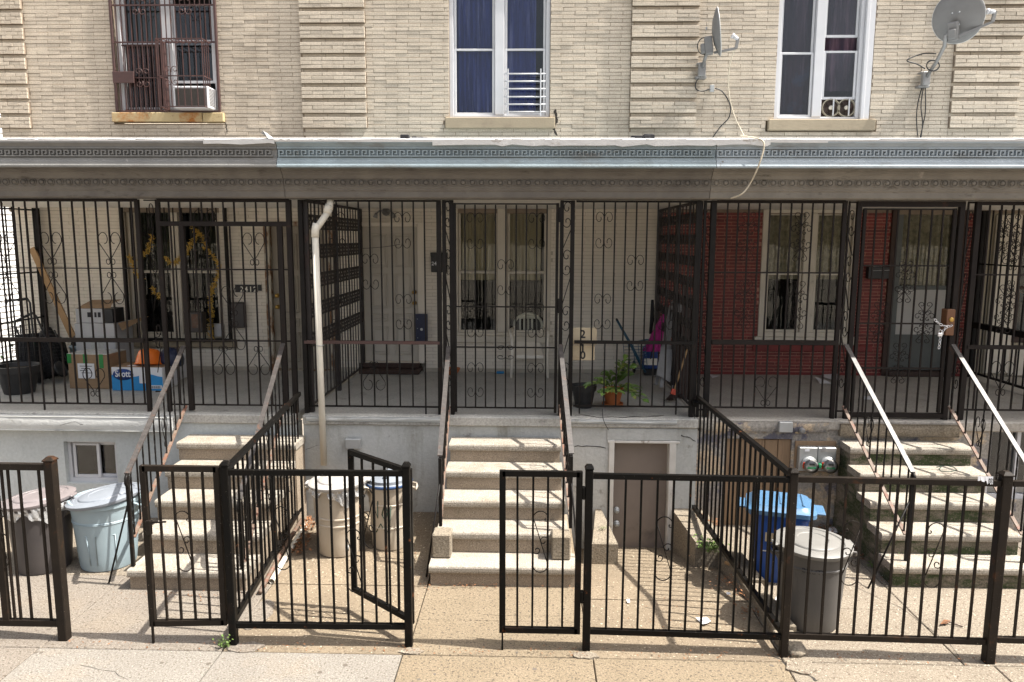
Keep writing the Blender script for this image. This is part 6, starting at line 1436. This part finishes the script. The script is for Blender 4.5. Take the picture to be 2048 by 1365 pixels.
cable('cable', 'thin dark wire dangling over the porch edge below the terracotta pot', [onY(1205, 818, -2.76)]+Yp(-2.87, (1206, 836), (1211, 850), (1217, 860)), .004, m_black)
# middle door surroundings
a, b = onY(862, 545, -.09), onY(877, 507, -.09); t = thing('mailbox', 'black wall mailbox marked 24 beside the middle door', 'mailbox', (a.x, -.05, a.z))
mb = MB(); mb.box(a.x, b.x+.12, -.09, -.002, a.z, b.z, .008); mb.obj('box', m_black, t); mb = MB(); mb.box(a.x-.004, b.x+.124, -.10, -.002, b.z-.05, b.z+.01, .006); mb.obj('flap', m_black, t)
text('24', .075, m_white, onY(863, 531, -.093), parent=t)
a, b = onY(834, 682, -.02), onY(857, 627, -.02); t = thing('notice_board', 'black metal plate with small round badge right of the middle door', 'plate', (a.x, 0, a.z))
mb = MB(); mb.box(a.x, b.x, -.14, -.115, a.z, b.z, .003); mb.obj('plate', m_darkblue, t); mb = MB(Matrix.Translation(((a.x+b.x)/2, -.141, (a.z+b.z)/2-.02)) @ Matrix.Rotation(PI/2, 4, 'X')); mb.lathe([(.02, 0), (.02, .004)], n=16); mb.obj('badge', m_white, t)
for i in range(3):
    for j in range(2): mb = MB(Matrix.Translation((a.x+.03+j*(b.x-a.x-.06), -.141, a.z+.06+i*.14)) @ Matrix.Rotation(PI/2, 4, 'X')); mb.lathe([(.008, 0), (.006, .003)], n=8); mb.obj('rivet', m_steel, t)
t = thing('wall_lamp', 'broken wall lamp bracket above the middle front door', 'wall lamp', onY(772, 424, -.05)); p = onY(772, 424, -.02)
mb = MB(Matrix.Translation(p) @ Matrix.Rotation(PI/2, 4, 'X')); mb.lathe([(.06, 0), (.055, .02), (.02, .03), (.02, .06)], n=18); mb.obj('rose', m_alum, t)
for s_ in (-1, 1): mb = MB(); mb.tube([p+Vector((0, -.06, 0)), p+Vector((s_*.07, -.09, .02)), p+Vector((s_*.12, -.10, -.03))], .012, 8); mb.tube([p+Vector((s_*.12, -.10, -.02)), p+Vector((s_*.14, -.10, -.09))], [.018, .035], 10); mb.obj('lamp_arm', m_alum, t)
cable('cable', 'thin wire sagging across the top of the middle door', Yp(-.2, (688, 490), (720, 497), (770, 494), (800, 489)), .004, m_black)
# left porch
t = thing('window_grille', 'black window grille on the left porch window with gold tinsel', 'grille', (-5.34, -.1, 1.7))
g0, g1, z0, z1, gy = X(250, 540, -.10), X(455, 540, -.10), Z(350, 680, -.1), Z(350, 408, -.1), -.10
for xx in (g0, g1): post(t, xx, gy, z0, z1, .045, m_iron, 'frame_post')
for z in (z0, z1): rail(t, (g0, gy, z), (g1, gy, z), .03, .045, m_iron)
for i in range(1, 12): vbar(t, g0+(g1-g0)*i/12, gy, z0, z1, .014, m_iron)
for x in (g0+(g1-g0)*3/12, g0+(g1-g0)*9/12): scroll(t, 'fancy', x, gy-.012, (z0+z1)/2+.4, .13, .16, .012, m_iron); scroll(t, 'horn', x, gy-.012, (z0+z1)/2-.6, .13, .16, .012, m_iron)
t = thing('tinsel_garland', 'gold foil tinsel garland draped on the left window grille', 'garland', onY(350, 680, -.15))
paths = [[(258, 512), (268, 535), (276, 552), (286, 560)], [(276, 520), (292, 505), (303, 485), (306, 470)], [(304, 575), (312, 588), (320, 595)], [(330, 515), (340, 525), (352, 526), (362, 515)], [(372, 510), (378, 495), (388, 478), (398, 466), (406, 478), (412, 498), (425, 512), (437, 528), (438, 545), (432, 562), (424, 580), (421, 600), (423, 625), (421, 650), (422, 680)], [(385, 455), (394, 466)]]
r_ = random.Random(21); mb = MB()
for pl in paths:
    P = [onY(x, y, -.16) for x, y in pl]
    for i in range(len(P)-1):
        n = max(2, int((P[i+1]-P[i]).length/.0035))
        for s_ in range(n):
            p = P[i].lerp(P[i+1], s_/n)+Vector((r_.gauss(0, .012), r_.gauss(0, .012), r_.gauss(0, .012))); d = Vector((r_.gauss(0, 1), r_.gauss(0, 1), r_.gauss(0, 1))).normalized(); l = r_.uniform(.03, .06); q = d.orthogonal().normalized()*.006; c_ = Vector((r_.gauss(0, .006), r_.gauss(0, .006), 0))
            mb.add([p-q, p+q, p+d*l*.5+q+c_, p+d*l*.5-q+c_, p+d*l+q*.3-c_, p+d*l-q*.3-c_], [(0, 1, 2, 3), (3, 2, 4, 5)])
tag(mb.obj('foil_strips', m_gold, t), kind='stuff')
t = thing('number_plaque', 'black plaque with house number 2412 beside the left door', 'number plaque', onY(495, 585, -.02)); a, b = onY(470, 585, -.02), onY(514, 570, -.02)
for i in range(5): x0 = a.x+(b.x-a.x)*i/5; mb = MB(); mb.box(x0+.002, x0+(b.x-a.x)/5-.002, -.02, -.001, a.z, b.z, .002); mb.obj('tile', m_black, t)
for i, ch_ in enumerate('2412'): text(ch_, .105, m_chair, (a.x+(b.x-a.x)*(i+1)/5+.01, -.022, a.z+.012), parent=t)
ubox('doorbell', 'small dark doorbell right of the number plaque', 'doorbell', 516, 522, 570, 582, 0, .02, m_black, .003)
t = thing('mailbox', 'dark patterned wall mailbox under the 2412 plaque', 'mailbox', onY(471, 657, -.1)); a, b = onY(456, 656, -.1), onY(487, 606, -.1)
mb = MB(); mb.box(a.x, b.x, -.1, -.002, a.z, b.z, .012); mb.obj('box', m_candark, t); mb = MB(); mb.tube([(a.x+.06+.04*math.cos(q), -.103, (a.z+b.z)/2+.05*math.sin(q)) for q in [i*.5 for i in range(13)]], .006, 5); mb.obj('crest', m_alum, t)
t = thing('lantern_box', 'old rusty metal box on legs in front of the left window', 'lantern', onY(392, 678, -.25)); a, b = onY(374, 664, -.25), onY(408, 624, -.25)
mb = MB(); mb.box(a.x, b.x, -.34, -.18, a.z, b.z, .01); mb.obj('case', m_candark, t); mb = MB(); mb.box(a.x+.12, b.x-.02, -.345, -.341, a.z+.07, b.z-.03); mb.obj('rust_patch', m_railrust, t)
for xx in (a.x+.02, b.x-.02): mb = MB(); mb.bar((xx, -.26, 1.7), (xx, -.26, a.z), .015); mb.obj('leg', m_black, t)
ubox('radiator_grille', 'small white vent on the left window sill behind the tinsel', 'vent', 415, 445, 648, 674, .0, .06, m_vinyl)
def carton(name, label, px0, px1, pyb, h, d, m, rot=0, cat='box', z0=None):
    z0 = ZP+.001 if z0 is None else z0; a, b = onZ(px0, pyb, z0), onZ(px1, pyb, z0); w = b.x-a.x
    M_ = Matrix.Translation(((a.x+b.x)/2, (a.y+b.y)/2, z0)) @ Matrix.Rotation(rot, 4, 'Z'); t = thing(name, label, cat, M_.translation)
    k = MB(M_); k.box(-w/2, w/2, 0, d, 0, h, .006); k.obj('carton', m, t); return t, M_, w
t, M_, w_b = carton('cardboard_box', 'brown cardboard box with green tape and white address label', 137, 222, 778, .46, .42, m_card, -.05)
for x in (-w_b/2-.002, -.06, .16): k = MB(M_); k.box(x, x+.055, -.004, .43, .34 if x < .1 else .28, .464); k.obj('tape_strip', m_green, t)
k = MB(M_); k.box(-w_b/2, w_b/2, -.004, .42, .458, .468, .003); k.obj('plastic_wrap', m_film, t)
k = MB(M_); k.box(-.14, .09, -.009, -.005, .14, .34); k.obj('address_label', m_white, t)
for i in range(4): k = MB(M_); k.box(-.11+.02*(i % 2), .06-.03*(i % 3), -.0105, -.0092, .30-.03*i, .308-.03*i); k.obj('print_line', m_ink, t)
t, M_, w_b = carton('paper_towel_box', 'blue and white paper towel carton with a red and white brand word', 224, 328, 782, .31, .40, m_white, .0)
t['label'] = 'blue and white printed paper towel carton beside the brown box'
k = MB(M_); N_ = 20; pts = [(-w_b/2+w_b*i/N_, -.003, .205+.018*math.sin(i*.55)) for i in range(N_+1)]; k.add([(x, y, 0.004) for x, y, z in pts]+pts, [(i, i+1, N_+2+i, N_+1+i) for i in range(N_)]); k.obj('blue_print', m_blue, t)
k = MB(M_); k.box(-w_b/2+.002, w_b/2-.002, .002, .398, .311, .314); k.obj('carton_top', m_card, t)
k = MB(M_ @ Matrix.Translation((-.18, -.006, .215)) @ Matrix.Rotation(PI/2, 4, 'X')); k.lathe([(1, 0), (1, .002)], n=28, sx=.135, sy=.075); k.obj('brand_blob', m_navy, t)
p = M_ @ Vector((-.285, -.0095, .185)); text('Scott', .12, m_white, p, parent=t, sx=.8)
k = MB(M_); k.box(.03, .13, -.006, -.0035, .10, .26); k.obj('roll_picture', m_white, t); k = MB(M_); k.box(.16, w_b/2-.01, -.006, -.0035, .03, .075); k.obj('bar_code_panel', m_white, t)
for i in range(14): k = MB(M_); k.box(.18+i*.009, .18+i*.009+.002+.002*(i % 3), -.0075, -.0062, .035, .065); k.obj('bar_code_line', m_ink, t)
k = MB(M_); k.box(-.16, -.04, .06, .14, .3145, .318); k.obj('flap_hole', m_white, t)
mb = MB(M_ @ Matrix.Translation((.06, .20, .314)) @ Matrix.Rotation(-.2, 4, 'X')); mb.lathe([(.17, 0), (.175, .012), (.165, .02), (.15, .10), (.13, .17), (.10, .20), (.001, .215)], n=30); tag(mb.obj('orange_basin', m_orange), 'orange plastic basin upside down on the paper towel carton', 'basin')
mb = MB(M_ @ Matrix.Translation((.27, .36, .314)) @ Matrix.Rotation(.3, 4, 'Y')); mb.lathe([(.16, 0), (.17, .02), (.16, .09), (.11, .18), (.001, .21)], n=26); tag(mb.obj('dark_basin', m_darkblue), 'dark blue plastic bowl behind the orange basin', 'basin')
t, M_, w_b = carton('paper_towel_box', 'second blue and white carton half hidden behind the left stair rail', 328, 356, 762, .34, .35, m_white)
k = MB(M_); k.box(-w_b/2, w_b/2, -.004, -.001, .0, .2); k.obj('blue_print', m_blue, t)
t, M_, w_b = carton('white_box', 'tall white carton with open brown flap behind the taped box', 156, 236, 757, .78, .5, m_box, .02)
mb = MB(M_); mb.add([(w_b/2, .1, .78), (w_b/2, .45, .78), (w_b/2+.26, .5, .84), (w_b/2+.10, .02, .68)], [(0, 1, 2, 3)]); mb.obj('flap', m_card, t)
mb = MB(M_); mb.box(-w_b/2-.002, w_b/2+.002, -.006, -.002, .60, .605); mb.box(-.06, .12, -.006, -.002, .40, .55); mb.obj('tape_strip', m_film, t)
z_top = ZP+.785
t, M2, w2 = carton('small_box', 'small white printed box with open lid on the tall carton', 158, 210, 757, .22, .30, m_box, .05, z0=z_top)
t.location = t.location
M2 = Matrix.Translation((M_.translation.x-.02, M_.translation.y+.06, z_top))
for o in list(t.children): bpy.data.objects.remove(o)
t.location = M2.translation; WL[t] = M2.translation.copy()
k = MB(M2); k.box(-.27, .12, 0, .3, 0, .2, .004); k.obj('carton', m_box, t); k = MB(M2); k.box(.12, .26, .0, .3, 0, .2, .004); k.obj('dark_side', m_black, t)
k = MB(M2); k.add([(-.25, .0, .2), (.24, .0, .21), (.25, .02, .27), (-.18, .02, .25), (.25, .3, .31), (-.2, .3, .3)], [(0, 1, 2, 3), (3, 2, 4, 5)]); k.obj('lid', m_card, t)
for i, (x0_, x1_) in enumerate(((-.10, -.05), (.0, .03), (.05, .09))): k = MB(M2); k.box(x0_, x1_, -.004, -.001, .08, .15); k.obj('print_mark', m_ink, t)
mb = MB(); a, b = onY(64, 497, -.12), onY(152, 688, -.55); mb.bar(a, b, .085, .03, (0, -1, .2)); tag(mb.obj('wood_plank', m_wood), 'pale wooden plank leaning diagonally on the left porch wall', 'plank')
t = thing('laundry_tub', 'small white plastic tub between the plank and the taped box', 'tub', fl(150, 757)); c = fl(147, 757); mb = MB(); mb.lathe([(.08, 0), (.10, .42), (.11, .42), (.11, .45), (.09, .45)], c+Vector((0, .15, 0)), 24); mb.obj('tub', m_canblue, t)
mb = MB(); mb.lathe([(.05, .44), (.085, .47), (.06, .56), (.02, .60)], c+Vector((0, .15, 0)), 12); mb.obj('black_lump', m_blackcloth, t)
# black carts
def cart(label, cpx, cpy, lean, h, wpx):
    c = fl(cpx, cpy); t = thing('wheeled_cart', label, 'cart', c, 'black wheeled carts')
    M_ = Matrix.Translation(c) @ Matrix.Rotation(lean, 4, 'Y') @ Matrix.Rotation(-.12, 4, 'X')
    for s_ in (-1, 1):
        k = MB(M_); k.tube([(s_*.17, 0, .05), (s_*.17, 0, h-.06), (s_*.14, 0, h)], .013, 8); k.obj('frame_tube', m_black, t)
        k = MB(M_); k.tube([(s_*.17, .22, .1), (s_*.17, .24, h*.72)], .010, 8); k.obj('frame_tube', m_black, t)
        k = MB(M_ @ Matrix.Translation((s_*.21, -.02, .11)) @ Matrix.Rotation(PI/2, 4, 'Y')); k.lathe([(.03, -.018), (.10, -.02), (.115, -.01), (.115, .01), (.10, .02), (.03, .018)], n=24); k.obj('wheel', m_black, t)
    k = MB(M_); k.tube([(-.14, 0, h), (.14, 0, h)], .018, 8); k.obj('handle', m_black, t)
    for i in range(12): z = .14+i*(h*.62)/12; k = MB(M_); k.tube([(-.17, .23, z), (-.17, 0, z), (.17, 0, z), (.17, .23, z)], .004, 5); k.obj('wire', m_black, t)
    for i in range(6): x = -.14+i*.056; k = MB(M_); k.tube([(x, -.002, .12), (x, -.002, h*.75)], .004, 5); k.obj('wire', m_black, t)
    k = MB(M_); k.grid(lambda u, v: (.16*math.cos(u*2*PI)*(1+.08*math.sin(9*u+v*4)), .12+.11*math.sin(u*2*PI)*(1+.1*math.sin(7*u-v*6)), .1+v*h*.5), 24, 8); k.obj('bag', m_blackcloth, t)
    return t
cart('black wire cart with bag at the far left of the porch', 52, 768, -.10, 1.15, 60)
cart('black folding cart leaning left beside the taped cardboard box', 104, 765, -.42, .98, 60)
t = thing('black_sack', 'full black refuse sack slumped behind the wire cart', 'sack', fl(75, 758)); c = fl(78, 757); mb = MB()
mb.lathe([(.16, 0), (.24, .08), (.25, .3), (.2, .5), (.08, .62), (.05, .70)], c+Vector((0, .25, 0)), 26, wob=lambda i, a: 1+.09*math.sin(5*a+i)+.05*math.sin(11*a)); mb.obj('sack', m_blackcloth, t)
pot('large black planter tub at the left edge of the porch', fl(18, 792)+Vector((0, .2, 0)), .26, .36, m_black); pot('second black planter pot behind the planter tub', fl(62, 775)+Vector((-.35, .25, 0)), .2, .3, m_black)
t = thing('hedge_plant', 'straggly green plant growing beyond the left porch end', 'plant', (-8.1, -1.2, .2)); mb = MB(); r_ = random.Random(31)
for i in range(260):
    p = Vector((-8.0+r_.gauss(0, .22), -1.1+r_.gauss(0, .35), 1.85+r_.gauss(0, .3))); d = Vector((r_.gauss(0, 1), r_.gauss(0, 1), r_.gauss(0, 1))).normalized(); q = d.orthogonal().normalized()*.022; mb.add([p-d*.05, p+q, p+d*.06, p-q], [(0, 1, 2, 3)])
tag(mb.obj('foliage', m_weed, t), kind='stuff'); mb = MB(); mb.tube([(-8.05, -1.1, -.4), (-8.0, -1.1, .8), (-8.0, -1.15, 1.7)], [.03, .025, .012], 8); mb.obj('stem', m_dkwood, t)
# right porch
a, b = onY(1735, 558, -.08), onY(1778, 534, -.08); t = thing('mailbox', 'black wall letter box with white mail on the red bricks', 'mailbox', (a.x, -.05, a.z)); mb = MB(); mb.box(a.x, b.x, -.1, -.005, a.z, b.z, .006); mb.obj('box', m_black, t)
mb = MB(); mb.add([(a.x+.05, -.105, b.z-.06), (b.x, -.105, b.z-.05), (b.x-.03, -.05, b.z+.0), (a.x+.06, -.05, b.z+.005)], [(0, 1, 2, 3)]); mb.obj('letter', m_white, t)
def paper(label, pts, m=m_white, z=None, seed=0, cat='paper'):
    r_ = random.Random(seed); P = [onZ(x, y, (ZP+.006 if z is None else z)) for x, y in pts]; c_ = sum(P, Vector())/len(P); mb = MB()
    v = [Vector((p.x, p.y, p.z+r_.uniform(.0, .02))) for p in P]+[c_+Vector((0, 0, .012))]; n = len(P)
    v2 = [p+Vector((0, 0, .0015)) for p in v]
    mb.add(v+v2, [(i, n, (i+1) % n) for i in range(n)]+[(n+1+i, n+1+(i+1) % n, 2*n+1) for i in range(n)]+[(i, (i+1) % n, n+1+(i+1) % n, n+1+i) for i in range(n)]); return tag(mb.obj('paper_scrap', m), label, cat, 'litter scraps')
paper('folded white letter lying on the red brick porch floor', [(1645, 743), (1677, 748), (1678, 763), (1662, 760), (1643, 755)], seed=1); paper('white envelope in front of the folded letter on the porch floor', [(1630, 757), (1650, 763), (1664, 768), (1640, 768)], seed=2)
paper('small white flyer on the floor behind the left gate post of the chained gate', [(1724, 793), (1746, 795), (1744, 801), (1728, 801)], seed=3); paper('white scrap on the floor at the left end of the red brick porch', [(1417, 748), (1424, 755), (1440, 753), (1425, 757)], seed=4)
paper('crumpled white tissue on the cellar slope slab', [(1391, 1238), (1402, 1240), (1412, 1238), (1422, 1246), (1415, 1250), (1405, 1253), (1400, 1245)], z=.008, seed=5); paper('small white scrap near the left end of the slope slab', [(1253, 1203), (1259, 1202), (1260, 1207), (1255, 1207)], z=.006, seed=6)
paper('small white scrap in the bin shadow', [(1452, 1186), (1460, 1186), (1462, 1192), (1454, 1190)], z=.006, seed=7); paper('white scrap beside the blue bin foot', [(1552, 1195), (1566, 1198), (1562, 1206), (1550, 1203)], z=.02, seed=8)
paper('crumpled plastic scrap left of the right mossy steps', [(1655, 1058), (1672, 1055), (1675, 1066), (1660, 1068)], z=.03, seed=9); paper('white scrap by the foot of the right mossy steps', [(1765, 1147), (1780, 1150), (1778, 1156), (1764, 1153)], z=.01, seed=10)
paper('shiny foil wrapper left of the middle steps', [(848, 1083), (860, 1080), (863, 1090), (850, 1092)], m_chain, .03, 11); paper('yellow wrapper behind the pale blue can', [(238, 1064), (258, 1058), (262, 1064), (244, 1070)], m_gold, .02, 12)
# ================================================================== ground details
def leaves(label, spots, n, m, s=.022, seed=0, z=None):
    r_ = random.Random(seed); mb = MB()
    for _ in range(n):
        (px, py, rx, ry, zz) = r_.choice(spots); c_ = onZ(px+r_.gauss(0, rx), py+r_.gauss(0, ry), zz); a = r_.uniform(0, 6.3); l = s*r_.uniform(.6, 1.5)
        u = Vector((math.cos(a), math.sin(a), r_.uniform(-.3, .6)))*l; v = Vector((-math.sin(a), math.cos(a), r_.uniform(-.2, .4)))*l*.45; c_.z += .004+r_.random()*.03
        mb.add([c_-u, c_+v, c_+u, c_-v], [(0, 1, 2, 3)])
    return tag(tag(mb.obj('dry_leaves', m), label, 'leaves'), kind='stuff')
leaves('brown dead leaves heaped between the left steps and the white lidded can', [(612, 1075, 7, 16, .09), (598, 1098, 8, 8, .06), (618, 1050, 6, 8, .1)], 220, m_dryleaf, seed=1)
leaves('dry leaves on the ledge right of the cellar door', [(1410, 1042, 9, 4, .13), (1398, 1032, 8, 4, .15), (1425, 1050, 8, 5, .1)], 110, m_dryleaf, seed=2)
leaves('dead leaves in the corner between the blue bin and the right steps', [(1650, 1045, 22, 9, .02), (1690, 1075, 18, 10, .02), (1725, 1105, 15, 10, .02), (1665, 1060, 20, 8, .02)], 420, m_dryleaf, .02, 3)
leaves('leaf crumbs along the foot of the slope fence', [(1480, 1190, 16, 9, .01), (1510, 1225, 20, 8, .01), (1452, 1165, 12, 6, .01)], 160, m_dryleaf, .012, 4)
leaves('leaf crumbs at the foot of the left basement wall', [(255, 1050, 10, 5, .02), (225, 1075, 12, 6, .01), (840, 1060, 8, 8, .05), (835, 1100, 8, 12, .02)], 130, m_dryleaf, .014, 5)
leaves('dirt crumbs and dead leaf bits along the foot of the street fence', [(x, 1296+(x-470)*.018, 26, 4, .004) for x in range(180, 2040, 70)], 260, m_dryleaf, .009, 6)
leaves('dead leaf bits gathered at the foot of the middle steps', [(x, 1174, 22, 4, .004) for x in range(870, 1150, 40)]+[(850, 1150, 6, 14, .01)], 110, m_dryleaf, .010, 7)
leaves('leaf bits along the foot of the right mossy steps', [(x, 1166, 24, 4, .004) for x in range(1790, 2040, 40)]+[(1745, 1120, 14, 10, .01)], 150, m_dryleaf, .011, 8)
leaves('leaf bits by the foot of the left steps', [(x, 1192, 20, 4, .004) for x in range(250, 520, 40)], 90, m_dryleaf, .010, 9)
leaves('scattered dry bits on the cellar slope slab', [(x, y, 50, 22, .004) for x in (1260, 1360, 1460) for y in (1150, 1220, 1270)], 130, m_dryleaf, .007, 10)
def weed(label, px, py, z, n, h, seed):
    r_ = random.Random(seed); c_ = onZ(px, py, z); t = thing('weed', label, 'weed', c_, 'small weeds'); mb = MB()
    for i in range(n):
        a = r_.uniform(0, 6.3); l = h*r_.uniform(.5, 1.2); d = Vector((math.cos(a)*r_.uniform(.3, 1.3), math.sin(a)*r_.uniform(.2, .8), 1)).normalized(); p = c_+Vector((r_.gauss(0, h*.25), r_.gauss(0, h*.15), 0)); e = p+d*l; w_ = d.cross(Vector((r_.gauss(0, 1), r_.gauss(0, 1), .2))).normalized()*h*.09
        for q in (.35, .65, 1.0):
            k_ = p.lerp(e, q); b = Vector((r_.gauss(0, 1), r_.gauss(0, 1), r_.uniform(-.2, .6))).normalized()*h*.22; s_ = b.cross(d).normalized()*h*.08; mb.add([k_, k_+b*.5+s_, k_+b, k_+b*.5-s_], [(0, 1, 2, 3)])
        mb.add([p-w_*.12, p+w_*.12, e+w_*.06, e-w_*.06], [(0, 1, 2, 3)])
    tag(mb.obj('leaves', m_weed, t), kind='stuff')
weed('green weed at the foot of the left fence post', 452, 1296, 0, 22, .10, 1); weed('leafy weed at the corner of the cellar slope beside the kerb', 1420, 1104, .02, 46, .17, 2); weed('weed growing on the ledge at the fence end by the cellar', 1402, 1018, .16, 26, .12, 3)
weed('green tuft in the corner left of the right mossy steps', 1700, 1068, .02, 26, .10, 4); weed('tiny weed on the lowest right mossy step', 1812, 1110, .21, 8, .05, 5); weed('low weed beside the right mossy steps foot', 1745, 1135, .01, 16, .08, 6); weed('small tuft on the left cheek wall of the cellar slope', 1205, 1060, .1, 14, .05, 7)
mb = MB(); mb.tube([onZ(543, 1163, .03), onZ(580, 1100, .05), onZ(612, 1050, .10)], .026, 14, cap=False); mb.tube([onZ(543, 1163, .03), onZ(580, 1100, .05), onZ(612, 1050, .10)], .021, 14, cap=False); tag(mb.obj('plastic_pipe', m_pipe), 'white plastic pipe lying beside the left side fence', 'pipe')
mb = MB(); mb.tube([onZ(520, 1185, .03), onZ(560, 1110, .06), onZ(603, 1040, .12)], .022, 10); tag(mb.obj('rusty_pipe', m_railrust), 'rusty iron pipe lying next to the white plastic pipe', 'pipe')
mb = MB(); c_ = onZ(1588, 1306, 0); r_ = random.Random(5); mb.lathe([(.02, -.01), (.075, .0), (.085, .03), (.06, .06), (.02, .075)], c_, 9, wob=lambda i, a: 1+.22*math.sin(3*a+i)+.12*math.sin(7*a)); tag(mb.obj('rubble_stone', m_curb), 'broken lump of concrete at the foot of the fence post', 'stone')
mb = MB(); mb.box(-.05, .05, -.015, .015, 0, .03, .004); o = mb.obj('wood_offcut', m_wood); o.location = onZ(1458, 1131, .01); o.rotation_euler = (0, 0, -1.0); tag(o, 'small yellow wooden offcut beside the fence kerb', 'wood scrap')
t = thing('twig', 'rust brown leaf twig on the slab behind the right fence', 'twig', onZ(1900, 1248, .005)); mb = MB(); mb.tube([onZ(1880, 1251, .01), onZ(1897, 1244, .02), onZ(1926, 1254, .01)], .006, 5); mb.obj('stalk', m_dkwood, t); mb = MB(); p = onZ(1890, 1246, .015); mb.add([p+Vector((-.05, -.02, 0)), p+Vector((0, -.03, .01)), p+Vector((.06, .02, .01)), p+Vector((0, .02, .02))], [(0, 1, 2, 3)]); mb.obj('dry_leaf', m_dryleaf, t)
# marker scrawl on the right steps
ts = [onZ(x, y, cz[3]+.0115) for x, y in ((1873, 935), (1890, 931), (1908, 935), (1914, 941), (1900, 944), (1882, 943), (1878, 939), (1885, 931))]
mb = MB(); mb.tube(ts, .006, 5); tag(mb.obj('marker_scrawl', m_graf), 'looping dark marker scrawl on the second highest right step', 'graffiti')
# ================================================================== lettering becomes plain mesh
dg = bpy.context.evaluated_depsgraph_get()
for o in [o for o in S.objects if o.type == 'FONT']:
    me = bpy.data.meshes.new_from_object(o.evaluated_get(dg)); n = bpy.data.objects.new('lettering', me); COL.objects.link(n); n.parent = o.parent; n.location = o.location; n.rotation_euler = o.rotation_euler; n.scale = o.scale
    bpy.data.objects.remove(o)
